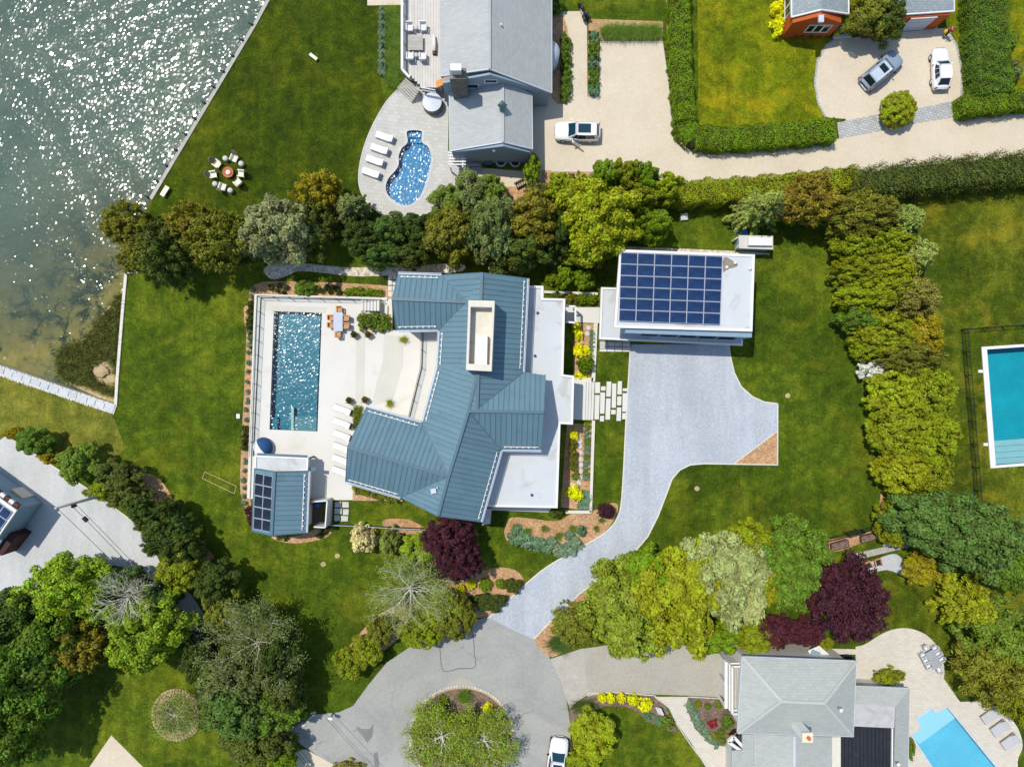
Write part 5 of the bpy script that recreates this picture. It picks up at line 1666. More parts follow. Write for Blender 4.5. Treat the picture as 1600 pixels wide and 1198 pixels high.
    return t

M['tail'] = plain('red_lamp_glass', px(190, 24, 30), 0.25, 0.05, 2, 8)
M['paint_white'] = plain('white_car_paint', px(246, 246, 246), 0.25, 0.01, 1, 6, spec=0.6)
M['paint_silver'] = plain('silver_blue_car_paint', px(146, 164, 180), 0.3, 0.02, 1, 6, spec=0.7)
M['paint_silver_roof'] = plain('pale_silver_roof_paint', px(196, 210, 222), 0.25, 0.02, 1, 6, spec=0.7)
car('parked_car', 'white sport utility car with dark glass roof and driver door open', (901, 209.5), R(180 - 1), 4.75, 1.95, 1.65, M['paint_white'], 'suv', True, None, None, True)
car('parked_car', 'silver blue sport utility car parked at a slant on the round cream forecourt', (1372, 114.5), R(40), 4.75, 1.92, 1.7, M['paint_silver'], 'suv', 'small', M['paint_silver_roof'], M['black'], rails=True)
car('parked_car', 'white hatchback with red tail lamps at the kerb of the cream forecourt', (1464, 112), R(92), 4.3, 1.78, 1.5, M['paint_white'], 'hatch', False)
car('parked_car', 'white car with black bumper on the grey cul-de-sac, cut by the picture edge', (870, 1181), R(82), 4.6, 1.95, 1.6, M['paint_white'], 'suv', True, None, M['black'])

# motor bike at the end of the cream side drive
bk = thing('motorcycle', 'black motorcycle standing at the north end of the narrow cream drive', 'motorcycle', W(910, 22), rotz=R(118))
for x in (.7, -.7):
    w = MB().lathe((0, 0, 0), [(.2, -.06), (.31, -.07), (.31, .07), (.2, .06)], 16)
    w.v = [(x + vx, vz, .31 + vy) for vx, vy, vz in w.v]
    w.build('wheel', M['black'], bk, local=True)
MB().tube([(.62, 0, .62), (.3, 0, .82), (-.1, 0, .8)], [.12, .2, .14], 8).build('tank', M['dark'], bk, local=True)
MB().tube([(-.1, 0, .78), (-.5, 0, .8), (-.85, 0, .88)], [.13, .16, .08], 8).build('seat', M['black'], bk, local=True)
MB().box((0, 0, .42), (.6, .34, .4)).build('engine', M['frame_light'], bk, local=True)
MB().tube([(.5, .38, 1.0), (.58, .1, .98), (.58, -.1, .98), (.5, -.38, 1.0)], .025, 6).bar((.58, 0, .95), (.72, 0, .32), .06).build('handlebar', M['dark'], bk, local=True)
for s in (1, -1):
    MB().box((-.7, s * .28, .6), (.5, .2, .34)).build('saddle_box', M['dark'], bk, local=True)

# ================================================================ garden furniture
def face(a, b):
    """heading from photo point a towards b"""
    return math.atan2(-(b[1] - a[1]), b[0] - a[0])

def armchair(name, w, d, sh, bh, frame, cush, back=None, arms=True, slats=0, lean=0.2):
    """chair at the origin, facing +x"""
    t = thing(name, '', 'chair')
    t['label'] = 'chair'
    MB().box((0, 0, sh - .04), (d, w - .1, .07)).build('seat', frame, t, local=True)
    if cush:
        MB().box((.03, 0, sh + .06), (d - .08, w - .22, .12)).build('cushion', cush, t, local=True, bevel=.03)
    if slats:
        for k in range(slats):
            y = -w / 2 + .1 + (w - .2) * k / (slats - 1)
            hh = bh * (1 - .25 * abs(2 * k / (slats - 1) - 1) ** 2)
            MB().bar((-d / 2, y, sh), (-d / 2 - hh * lean, y, sh + hh), .10, .03).build('back_slat', back or frame, t, local=True)
    else:
        MB().bar((-d / 2, 0, sh), (-d / 2 - bh * lean, 0, sh + bh), w - .08, .10).build('backrest', back or frame, t, local=True)
    for sx in (1, -1):
        for sy in (1, -1):
            MB().box((sx * (d / 2 - .06), sy * (w / 2 - .05), sh / 2 - .04), (.06, .06, sh - .08)).build('leg', frame, t, local=True)
    if arms:
        for s in (1, -1):
            MB().box((0, s * (w / 2 - .04), sh + .24), (d, .12, .05)).box((d / 2 - .08, s * (w / 2 - .04), sh + .1), (.06, .06, .24)).build('armrest', frame, t, local=True)
    return t

pit = (358.7, 271.1)
fp = thing('fire_pit', 'round terracotta fire bowl with white ash in the ring of garden chairs', 'fire pit', W(*pit))
MB().lathe(W(*pit), [(.36, 0), (.54, .28), (.56, .42), (.5, .42), (.34, .26)], 28).build('bowl', M['copper'], fp)
MB().lathe(W(*pit), [(.27, .24), (.27, .38), (.18, .44), (0, .45)], 20).build('ash_bed', M['ash'], fp)
M['cream_frame'] = plain('cream_painted_wood', px(238, 232, 210), 0.6, 0.05, 2, 12)
M['taupe'] = plain('weathered_taupe_slat', px(150, 144, 130), 0.8, 0.1, 3, 14)
A0 = armchair('garden_chair', .72, .66, .34, .85, M['cream_frame'], None, M['taupe'], True, 5, .32)
spots = [((368.2, 249.5), 'cream slatted garden chair of the fire pit ring, between two round tables at the top'),
         ((341.5, 258.0), 'cream garden chair of the fire pit ring, upper one with long grey back at left'),
         ((335.5, 274.8), 'cream garden chair of the fire pit ring, lower one with long grey back at left'),
         ((379.0, 273.2), 'cream slatted garden chair of the fire pit ring, level with the bowl at right'),
         ((374.0, 287.0), 'cream slatted garden chair of the fire pit ring, below the bowl at right'),
         ((350.3, 293.5), 'cream slatted garden chair of the fire pit ring, between two round tables at the bottom')]
for k, (q, lb) in enumerate(spots):
    a = face(q, pit)
    if k == 0:
        A0.location, A0.rotation_euler = W(*q), (0, 0, a)
        A0['label'], A0['group'] = lb, 'chairs round the fire pit'
    else:
        again(A0, W(*q), a, lb, 'chairs round the fire pit')
T0 = thing('side_table', 'round white side table of the fire pit ring, left of the top chair', 'side table', (0, 0, 0), 'side tables round the fire pit')
MB().lathe((0, 0, 0), [(.26, .48), (.27, .5), (.27, .54), (0, .545)], 20).build('table_top', M['stone_pale'], T0, local=True)
MB().lathe((0, 0, 0), [(.2, 0), (.14, .1), (.12, .4), (.2, .48)], 14).build('pedestal', M['stone_pale'], T0, local=True)
T0.location = W(355, 250)
for q, lb in [((379.5, 258), 'round white side table of the fire pit ring, right of the top chair'), ((339, 289.5), 'round white side table of the fire pit ring, left of the bottom chair'), ((362.5, 299.5), 'round white side table of the fire pit ring, right of the bottom chair')]:
    again(T0, W(*q), 0, lb)

def bench(label, at, ang, L, w, h, mat):
    t = thing('bench', label, 'bench', W(*at), rotz=ang)
    MB().box((0, 0, h - .04), (L, w, .08)).build('seat', mat, t, local=True, bevel=.01)
    for s in (1, -1):
        MB().box((s * (L / 2 - .15), 0, (h - .09) / 2), (.1, w * .8, h - .09)).build('leg', mat, t, local=True)
bench('white plank bench on the lawn beside the bulkhead near the bay', (260.5, 300.5), R(58), 1.15, .5, .45, M['cream_frame'])
bench('small pale log bench alone in the middle of the bay lawn', (491, 91), R(-38), .95, .32, .35, M['cream_frame'])

def lounger(name, label, L, w, frame, cush, back=True):
    t = thing(name, label, 'sun lounger')
    MB().box((0, 0, .24), (L, w, .06)).build('frame', frame, t, local=True)
    xb = L * .18
    MB().box((-L / 2 + (L / 2 + xb) / 2, 0, .33), (L / 2 + xb, w - .04, .12)).build('mattress', cush, t, local=True, bevel=.025)
    bl = L / 2 - xb
    MB().bar((xb + .02, 0, .35), (xb + bl * .86, 0, .35 + bl * .5), w - .04, .10).build('backrest', cush, t, local=True)
    for sx in (1, -1):
        for sy in (1, -1):
            MB().box((sx * (L / 2 - .2), sy * (w / 2 - .06), .105), (.07, .07, .21)).build('leg', frame, t, local=True)
    return t
L0 = None
for k, (q, o) in enumerate(zip([(602.5, 216), (594.5, 235), (587.5, 253), (581.3, 272)], ['topmost of the four', 'second from the top of the four', 'third from the top of the four', 'lowest of the four'])):
    lb = 'white sun lounger beside the kidney pool, ' + o
    if L0 is None:
        L0 = lounger('sun_lounger', lb, 2.0, .72, M['frame_light'], M['fabric_white'])
        L0.location, L0.rotation_euler = W(*q, .06), (0, 0, R(-20))
        L0['group'] = 'loungers beside the kidney pool'
    else:
        again(L0, W(*q, .06), R(-20), lb, 'loungers beside the kidney pool')
    o_ = L0 if k == 0 else None
L1 = lounger('sun_lounger', '', 1.95, .66, M['dark'], M['fabric_white'])
for k, q in enumerate([(537, 640), (536, 661), (536, 680), (535, 699), (534.5, 718), (534, 736)]):
    lb = 'white lounger on the pool terrace, ' + ['first from the top of the row of six', 'second from the top of the row', 'third from the top of the row', 'fourth from the top of the row', 'fifth from the top, under the roof edge', 'last at the bottom of the row'][k]
    if k == 0:
        L1['label'], L1['group'] = lb, 'loungers in a row on the pool terrace'
        L1.location, L1.rotation_euler = W(*q, .45), (0, 0, R(-20))
    else:
        again(L1, W(*q, .45), R(-20), lb, 'loungers in a row on the pool terrace')
L2 = lounger('sun_lounger', '', 1.8, 1.05, M['taupe'], M['fabric_grey'])
for k, q in enumerate([(1544, 1116), (1559, 1135), (1575, 1156)]):
    lb = 'wide grey lounger on the warm paver patio, ' + ['uppermost of the three', 'middle of the three', 'lowest of the three'][k]
    if k == 0:
        L2['label'], L2['group'] = lb, 'loungers by the sky blue pool'
        L2.location, L2.rotation_euler = W(*q, .05), (0, 0, R(36))
    else:
        again(L2, W(*q, .05), R(36), lb, 'loungers by the sky blue pool')

def table(name, label, at, ang, L, w, h, top, leg, z=0.0, slats=0):
    t = thing(name, label, 'table', W(*at, z), rotz=ang)
    if slats:
        for k in range(slats):
            y = -w / 2 + w * (k + .5) / slats
            MB().box((0, y, h - .03), (L, w / slats - .012, .05)).build('slat', top, t, local=True)
    else:
        MB().box((0, 0, h - .03), (L, w, .05)).build('table_top', top, t, local=True, bevel=.01)
    for sx in (1, -1):
        for sy in (1, -1):
            MB().box((sx * (L / 2 - .1), sy * (w / 2 - .1), (h - .056) / 2), (.07, .07, h - .056)).build('leg', leg, t, local=True)
    return t
# terrace dining set
table('dining_table', 'long pale blue grey dining table on the pool terrace among six teak chairs', (531, 503.5), R(90), 1.95, .95, .75, plain('blue_grey_stone_top', px(176, 188, 208), 0.3, 0.08, 2, 10), M['wood_warm'], .45)
D0 = armchair('dining_chair', .58, .52, .45, .42, M['wood_warm'], M['wood_warm'], None, True, 0, .12)
for k, (q, a, o) in enumerate([((532, 484.5), -90, 'at the head of the blue grey table by the stairs'), ((519.5, 497), 0, 'on the pool side of the blue grey table, upper'), ((519.5, 508.5), 0, 'on the pool side of the blue grey table, lower'),
                               ((543, 497.5), 180, 'on the planted bed side of the blue grey table, upper'), ((543, 509.5), 180, 'on the planted bed side of the blue grey table, lower'), ((530, 523), 90, 'at the foot of the blue grey table')]):
    lb = 'teak chair ' + o
    if k == 0:
        D0['label'], D0['group'] = lb, 'teak chairs on the pool terrace'
        D0.location, D0.rotation_euler = W(*q, .45), (0, 0, R(a))
    else:
        again(D0, W(*q, .45), R(a), lb, 'teak chairs on the pool terrace')
# deck lounge set
table('coffee_table', 'square pale slatted table in the middle of the timber deck', (650, 70), 0, 1.5, 1.5, .42, M['wood_grey'], M['wood_grey'], 1.6, 12)
C0 = armchair('lounge_chair', .72, .7, .38, .5, M['frame_light'], M['fabric_white'], M['fabric_white'], True, 0, .15)
for k, (q, a, o) in enumerate([((641.3, 47), -90, 'above the slatted table, railing side'), ((662, 46.5), -90, 'above the slatted table, house side'), ((641.8, 91), 90, 'below the slatted table, railing side'), ((661.5, 91.5), 90, 'below the slatted table, house side')]):
    lb = 'white cushioned armchair on the timber deck ' + o
    if k == 0:
        C0['label'], C0['group'] = lb, 'armchairs on the timber deck'
        C0.location, C0.rotation_euler = W(*q, 1.6), (0, 0, R(a))
    else:
        again(C0, W(*q, 1.6), R(a), lb, 'armchairs on the timber deck')
for q, o in [((651, 47), 'between the two upper deck armchairs'), ((651, 89.5), 'between the two lower deck armchairs')]:
    again(T0, W(*q, 1.6), 0, 'small round white table ' + o, 'side tables on the timber deck', (.85, .85, .9))
pz = thing('patio_umbrella', 'closed white patio umbrella lying along the house side of the timber deck', 'umbrella', W(678.5, 66, 1.6))
MB().tube([W(678, 54, 2.0), W(678.5, 66, 2.05), W(679, 80, 2.0)], [.1, .19, .14], 8).build('canopy', M['fabric_white'], pz)
MB().bar(W(679, 80, 2.0), W(679.3, 84, 2.0), .06).box(W(679, 82.5, 1.75), (.4, .4, .3)).build('base', M['dark'], pz)
# dining set at the sky blue pool
table('dining_table', 'grey stone dining table with white chairs on the warm paver patio', (1452, 1025.5), R(-60), 1.9, 1.0, .74, plain('grey_stone_top', px(172, 176, 180), 0.5, 0.12, 2, 10), M['dark'], .05)
S0 = armchair('patio_chair', .52, .5, .44, .42, M['frame_light'], M['fabric_white'], M['fabric_grey'], True, 0, .12)
tc = (1452, 1025.5)
for k, (q, a, o) in enumerate([((1436.5, 1020), 30, 'top of the three on the house side'), ((1441, 1028.5), 30, 'middle of the three on the house side'), ((1445.5, 1037), 30, 'lowest of the three on the house side'),
                               ((1455.5, 1009), 210, 'top of the three on the lawn side'), ((1460.5, 1017.5), 210, 'middle of the three on the lawn side'), ((1466, 1026.5), 210, 'lowest of the three on the lawn side'),
                               ((1441.5, 1008), -60, 'at the upper end'), ((1462.5, 1043), 120, 'at the lower end')]):
    lb = 'white cushioned chair at the grey stone table, ' + o
    if k == 0:
        S0['label'], S0['group'] = lb, 'chairs at the grey stone table'
        S0.location, S0.rotation_euler = W(*q, .05), (0, 0, R(a))
    else:
        again(S0, W(*q, .05), R(a), lb, 'chairs at the grey stone table')
# wooden chairs on the small patio by the vegetable beds
K0 = armchair('patio_chair', .72, .7, .38, .4, M['wood_warm'], M['dark'], None, True, 0, .2)
K0['label'], K0['group'] = 'teak armchair with dark cushions nearer the purple tree on the blue grey patio', 'teak armchairs by the vegetable beds'
K0.location, K0.rotation_euler = W(1353, 881, .06), (0, 0, R(-60))
again(K0, W(1368, 876.5, .06), R(-75), 'teak armchair with dark cushions beside the boardwalk on the blue grey patio')
# daybed by the pool house
db = thing('daybed', 'round white daybed with a blue half canopy at the north corner of the pool house', 'daybed', W(413, 698, .45))
c = W(413, 698, .45)
MB().lathe(c, [(.9, 0), (1.0, .1), (1.0, .42), (.9, .46), (0, .47)], 28).build('mattress', M['fabric_white'], db)
mb = MB()
a0 = R(35)
NU, NV = 14, 7
vs, fs = [], []
for j in range(NV + 1):
    el = R(90) * j / NV
    for i in range(NU + 1):
        az = a0 - R(90) + R(180) * i / NU
        vs.append((c.x + 1.03 * math.cos(az) * math.cos(el), c.y + 1.03 * math.sin(az) * math.cos(el), c.z + .3 + 1.0 * math.sin(el)))
for j in range(NV):
    for i in range(NU):
        fs.append((j * (NU + 1) + i, j * (NU + 1) + i + 1, (j + 1) * (NU + 1) + i + 1, (j + 1) * (NU + 1) + i))
mb.add(vs, fs, 0, True).build('canopy', M['fabric_blue'], db)
# patio oddments in the shade of the shingled house
for k, q in enumerate([(783, 255), (805, 255.5)]):
    e_ = thing('papasan_chair', ['round grey bowl chair on the shaded gravel, next to the square box', 'round grey bowl chair on the shaded gravel, next to the lime green tree'][k], 'chair', W(*q), 'bowl chairs behind the shingled house')
    MB().lathe(W(*q), [(.15, .22), (.5, .38), (.58, .55), (.54, .58), (.4, .46), (0, .36)], 20).build('bowl', M['frame_light'], e_)
    MB().lathe(W(*q), [(0, .50), (.38, .52), (.3, .40), (0, .38)][::-1], 16).build('cushion', M['dark'], e_)
    MB().lathe(W(*q), [(.32, 0), (.32, .06), (.16, .24), (.14, .24)], 14).build('base', M['dark'], e_)
e_ = thing('cooler_box', 'dark square storage box on the shaded gravel behind the shingled house', 'box', W(763, 255))
p = W(763, 255)
MB().box((p.x, p.y, .36), (.62, .78, .7)).build('body', M['dark'], e_)
MB().box((p.x, p.y, .74), (.66, .82, .06)).build('lid', M['steel_dark'], e_)
e_ = thing('outdoor_table', 'spindly dark metal table frame between the pergola and the storage box', 'table', W(745, 256))
p = W(745, 256)
for s in (-.55, 0, .55):
    MB().bar((p.x - .7, p.y + s, .72), (p.x + .7, p.y + s, .72), .07).build('frame_bar', M['steel_dark'], e_)
for sx in (-.66, .66):
    for sy in (-.5, .5):
        MB().box((p.x + sx, p.y + sy, .34), (.05, .05, .68)).build('leg', M['steel_dark'], e_)
bench_ = thing('slatted_bench', 'dark slatted bench tucked under the lime green tree', 'bench', W(813, 288), rotz=R(28))
for k in range(5):
    MB().box((-.5 + k * .25, 0, .42), (.1, .7, .05)).build('slat', M['wood_dark'], bench_, local=True)
for s in (1, -1):
    MB().box((0, s * .28, .2), (1.1, .07, .38)).build('leg_rail', M['wood_dark'], bench_, local=True)

# ================================================================ planters and small yard things
def planter(label, q, z, r=.34, h=.5, plantcol=(.06, .09, .01)):
    t = thing('planter', label, 'planter', W(*q, z), 'planters on the pool terrace')
    c = W(*q, z)
    MB().lathe(c, [(r * .75, 0), (r, h * .9), (r, h), (r * .86, h), (r * .82, h * .86)], 18).build('pot', M['stone_tan'], t)
    MB().lathe(c, [(r * .82, h * .85), (0, h * .88)], 14).build('soil', M['mulch_dark'], t)
    PLANTERS.append((t, c + Vector((0, 0, h * .85)), r, plantcol))
PLANTERS = []
planter('round stone planter at the upper left of the terrace step, nearest the dining set', (555, 523), .45)
planter('round stone planter below the planted bed, right of the upper step end', (577, 523), .45, plantcol=(.12, .09, .02))
planter('round stone planter at the foot of the grey step near the loungers', (547.5, 625), .45)
planter('round stone planter between the loungers and the lower bright bush', (572, 624), .45, plantcol=(.13, .12, .02))
# stair beside the planted bed
sr = thing('terrace_stair', 'pale terrace stair with painted shadow lines between wall and planted bed', 'stair', W(585, 478, .45))
for k in range(6):
    pbox(sr, [(566 + k * 5.4, 470 + k * .4), (570.0 + k * 5.4, 470.2 + k * .4), (569.6 + k * 5.4, 486.5 + k * .3), (565.8 + k * 5.4, 486.2 + k * .3)], .45, .62 + k * .16, M['concrete'], 'tread')
    MB().bar(W(571.4 + k * 5.4, 470 + k * .4, .6 + k * .16), W(571 + k * 5.4, 487 + k * .3, .6 + k * .16), .09, .12).build('shadow_strip', M['dark'], sr)  # dark bars between the treads stand in for their shadow lines

# ================================================================ sea walls
bh = thing('bulkhead', 'long straight timber bulkhead with dark piles along the edge of the bay lawn', 'sea wall', W(320, 170))
line = [W(440, -40, .1), W(398, 38, .1), W(235, 311, .1)]
for a, b in zip(line[:-1], line[1:]):
    L = (b - a).length
    n = max(1, round(L / 2.4))
    for i in range(n):
        p, q = a.lerp(b, i / n), a.lerp(b, (i + 1) / n)
        d = (q - p).normalized() * .012
        MB().bar(Vector((p.x, p.y, .05)) + d, Vector((q.x, q.y, .05)) - d, .36, .1).build('cap_plank', M['wood_grey'], bh)
        MB().bar(Vector((p.x - .05, p.y, -.75)) + d, Vector((q.x - .05, q.y, -.75)) - d, .16, 1.48).build('wall_panel', M['wood_dark'], bh)
for k in range(12):
    q = (398 - 14.8 * k - 2.2, 37.5 + 24.55 * k + 2)
    p = W(q[0] - 2.5, q[1] - 1.2, .2)
    mb = MB()
    mb.lathe((p.x, p.y, 0), [(.15, -1.5), (.14, .18), (.11, .22), (0, .23)], 10)
    mb.bar((p.x, p.y, .1), (p.x - .35, p.y + .2, .12), .14)
    mb.build('pile', M['black'], bh)
sw = thing('white_sea_wall', 'thin white sea wall between the green lawn and the marsh bank', 'sea wall', W(186, 540))
pts = [W(220, 423, .15), W(196.5, 426, .15), W(192, 475, .15), (W(187.5, 530, .15)), W(183, 588, .15), W(180, 636, .15)]
for a, b in zip(pts[:-1], pts[1:]):
    d = (b - a).normalized() * .012
    MB().bar(Vector((a.x, a.y, .04)) + d, Vector((b.x, b.y, .04)) - d, .30, .22).build('cap_plank', M['concrete_edge'], sw)
    MB().bar(Vector((a.x, a.y, -.6)) + d, Vector((b.x, b.y, -.6)) - d, .14, 1.06).build('wall_panel', M['wood_grey'], sw)
mb = MB()
for a, b in [((180, 415), (192, 419)), ((182, 422), (192, 420))]:
    mb.bar(W(*a, .2), W(*b, .1), .16, .12)
tag(mb.build('drift_timber', M['wood_dark']), 'dark broken timbers at the corner where the bulkhead meets the white sea wall', 'timber')
stw = thing('stone_sea_wall', 'broad stone topped sea wall with blue grey slabs running up from the left edge', 'sea wall', W(90, 605))
a, b = W(-40, 566, .25), W(179, 640, .25)
d = (b - a).normalized()
nrm = Vector((-d.y, d.x, 0))
L = (b - a).length
rr = random.Random(3)
MB().bar(Vector((a.x, a.y, -.55)), Vector((b.x, b.y, -.55)), 1.02, 1.4).build('core', M['concrete_edge'], stw)
s = 0.1
while s < L - .5:
    w = rr.uniform(.85, 1.15)
    if s + w > L:
        break
    c = a + d * (s + w / 2)
    hx = [(-w / 2 + .05, -.3), (w / 2 - .05, -.28), (w / 2 - .05 + rr.uniform(-.05, .05), .26), (-w / 2 + .06 + rr.uniform(-.05, .05), .28)]
    MB().prism([(c + d * x + nrm * (y + .02)).to_2d() for x, y in hx], .10, .20 + rr.uniform(0, .03)).build('flagstone', M['stone_blue'], stw)
    for sg in (1, -1):
        k = 0.0
        while k < w - .15:
            ww_ = rr.uniform(.22, .42)
            c2 = a + d * (s + k + ww_ / 2) + nrm * (sg * .44 + rr.uniform(-.04, .04))
            q = [(c2 + d * (ww_ / 2 * math.cos(t_) * .95) + nrm * (.11 * math.sin(t_))).to_2d() for t_ in [i * math.pi / 3 + rr.uniform(-.2, .2) for i in range(6)]]
            MB().prism(q, .02, .18 + rr.uniform(-.03, .05)).build('edge_stone', M['stone_pale'], stw)
            k += ww_
    s += w
for k, (q, r, lb) in enumerate([((153, 580), .75, 'largest tan boulder on the marsh bank against the white sea wall'), ((166, 566), .62, 'tan boulder above the largest one on the marsh bank'), ((172, 592), .55, 'flat tan boulder in the corner of the two sea walls'), ((150, 600), .5, 'small tan boulder at the foot of the stone topped sea wall'), ((160, 553), .45, 'small tan boulder at the grassy top of the boulder pile')]):
    bm = bmesh.new()
    bmesh.ops.create_icosphere(bm, subdivisions=2, radius=1)
    rb = random.Random(k)
    for v in bm.verts:
        v.co *= 1 + rb.uniform(-.14, .14)
        v.co = Vector((v.co.x * r * 1.15, v.co.y * r * .9, v.co.z * r * .5))
    me = bpy.data.meshes.new('boulder')
    bm.to_mesh(me)
    bm.free()
    me.materials.append(M['stone_tan'])
    o = link_mesh('boulder', me)
    o.location = W(*q, 0) + Vector((0, 0, -.5))
    tag(o, lb, 'boulder', 'boulders on the marsh bank')

# ================================================================ fences
M['mesh'] = NT('dark_wire_mesh')
t = M['mesh']
tp = t.node('ShaderNodeBsdfTransparent')
mx = t.node('ShaderNodeMixShader')
t.set(px(30, 34, 30), .6)
wv = t.node('ShaderNodeTexChecker', _Scale=24.0)
t.link(t.tc.outputs['Object'], wv.inputs['Vector'])
mx.inputs[0].default_value = 0.35
t.link(t.math('MULTIPLY', wv.outputs['Fac'], .3), mx.inputs[0])
t.link(tp.outputs[0], mx.inputs[1])
t.link(t.b.outputs[0], mx.inputs[2])
t.link(mx.outputs[0], t.out.inputs['Surface'])
M['mesh'] = t.mat

def post_fence(name, label, pts, h, post_every, post_mat, rails, mesh=True, pw=.09):
    t = thing(name, label, 'fence', W(*pts[0]))
    for a, b in zip(pts[:-1], pts[1:]):
        a, b = W(*a), W(*b)
        n = max(1, round((b - a).length / post_every))
        for i in range(n + (1 if b == W(*pts[-1]) else 0)):
            p = a.lerp(b, i / n)
            MB().box((p.x, p.y, h / 2), (pw, pw, h)).build('post', post_mat, t)
        for z in rails:
            MB().bar(a + Vector((0, 0, z)), b + Vector((0, 0, z)), .045).build('rail', post_mat, t)
        if mesh:
            MB().bar(a + Vector((0, 0, h / 2)), b + Vector((0, 0, h / 2)), .01, h * .92).build('wire_mesh', M['mesh'], t)
    return t
post_fence('pool_fence', 'black wire pool fence with dark posts around the turquoise pool in the east lawn', [(1690, 501), (1501, 515), (1524, 800)], 1.25, 2.25, M['dark'], (1.2, .1))
post_fence('wire_fence', 'short stretch of dark wire fence at the right edge below the big green tree', [(1700, 813), (1574, 820)], 1.2, 2.2, M['dark'], (1.15,))
post_fence('vegetable_fence', 'black wire fence around the two raised vegetable beds', [(1290, 872), (1286, 842), (1320, 833), (1344, 827), (1363, 821)], 1.2, 2.4, M['black'], (1.15, .1))
pf = post_fence('slat_fence', 'thin dark line of fence under the trees at the top of the east lawn', [(1050, 330), (1160, 318), (1300, 312)], .8, 2.2, M['wood_dark'], (.75, .4), False)
for k, pts in enumerate([[(1299, 850), (1325, 843), (1327, 853.5), (1300.5, 860.5)], [(1345.5, 838), (1371.5, 832), (1374.7, 840.5), (1346.5, 848.5)]]):
    rbx = thing('raised_bed', ['raised timber vegetable bed nearer the purple tree', 'raised timber vegetable bed nearer the yellow green shrub'][k], 'raised bed', W(*pts[0]), 'raised vegetable beds')
    P = [W(*q, .4) for q in pts]
    for i in range(4):
        a, b = P[i], P[(i + 1) % 4]
        d = (b - a).normalized() * .04
        MB().bar(Vector((a.x, a.y, .22)) + d, Vector((b.x, b.y, .22)) - d, .07, .44).build('side_board', M['wood_dark'], rbx)
    ctr = sum(P, Vector()) / 4
    MB().prism([((p.x - ctr.x) * .96 + ctr.x, (p.y - ctr.y) * .94 + ctr.y) for p in P], 0, .38).build('soil', M['mulch_dark'], rbx)
tn = thing('net_tunnel', 'low dark netting frame between the two raised vegetable beds', 'garden net', W(1335, 832))
Q = [W(*q, .5) for q in [(1320, 832), (1338, 827), (1352, 832.5), (1328.5, 839.5)]]
MB().prism([(p.x, p.y) for p in Q], .48, .5).build('net', M['mesh'], tn)
for i in range(4):
    MB().bar(Q[i], Q[(i + 1) % 4], .05).build('frame_bar', M['black'], tn)
    MB().box((Q[i].x, Q[i].y, .25), (.05, .05, .5)).build('post', M['black'], tn)
bw_ = thing('boardwalk', 'grey timber boardwalk between the vegetable beds and the blue grey patio', 'boardwalk', W(1370, 860))
a0, a1, b0, b1 = W(1322, 867), W(1420, 845), W(1326, 877), W(1424, 853)
nb = 26
for i in range(nb):
    f0, f1 = i / nb, (i + .88) / nb
    q = [a0.lerp(a1, f0), a0.lerp(a1, f1), b0.lerp(b1, f1), b0.lerp(b1, f0)]
    MB().prism([(v.x, v.y) for v in q], .02, .10).build('board', M['wood_grey'], bw_)
mb = MB()
p = W(1385, 850)
mb.lathe((p.x, p.y, 0), [(.3, 0), (.34, .1), (.26, .16), (0, .2)], 10, sx=1.4, sy=.6)
tag(mb.build('white_sack', M['fabric_white']), 'white sack lying on the bark between raised bed and boardwalk', 'sack')
mb = MB()
p = W(1412, 879)
tag(mb.lathe((p.x, p.y, .06), [(.3, 0), (.46, .4), (.4, .42), (.36, .3), (0, .3)], 16).build('planter', M['wood_warm']), 'large wooden tub on the blue grey patio by the orange shrub', 'planter')

# ================================================================ pole and wires
pl_ = thing('power_pole', 'tall grey wooden utility pole at the edge of the pale asphalt drive', 'utility pole', W(181, 768))
b0 = W(181, 768)
MB().tube([(b0.x, b0.y, 0), (b0.x, b0.y, 4.5), (b0.x, b0.y, 9.4)], [.17, .15, .12], 10).build('pole', M['wood_grey'], pl_)
p = Vector((b0.x, b0.y, 7.2))
MB().lathe(p + Vector((.25, -.2, 0)), [(.14, -.3), (.16, .2), (0, .25)], 10).build('bracket', M['dark'], pl_)
def sag(a, b, s, n=14):
    return [a.lerp(b, i / n) - Vector((0, 0, s * 4 * (i / n) * (1 - i / n))) for i in range(n + 1)]
for z, off, lb in [(9.1, 0, 'upper thin black power line crossing the pale drive from the pole'), (7.4, .6, 'lower pair of black cables crossing the pale drive from the pole')]:
    A = Vector((b0.x + off * .3, b0.y - .1, z))
    Bq = W(560, 1290, z)
    c = thing('power_line', lb, 'cable', A, 'overhead lines')
    MB().tube(sag(A, Bq, .9), .022, 5).build('wire', M['black'], c)
    if off:
        MB().tube(sag(A + Vector((.25, .12, -.15)), Bq + Vector((.25, .12, 0)), 1.0), .02, 5).build('wire', M['black'], c)
        q = sag(A, Bq, .9)
        g = q[0].lerp(q[1], .62)
        MB().bar(g - (q[1] - q[0]).normalized() * .25, g + (q[1] - q[0]).normalized() * .25, .3, .25).build('splice_box', M['black'], c)

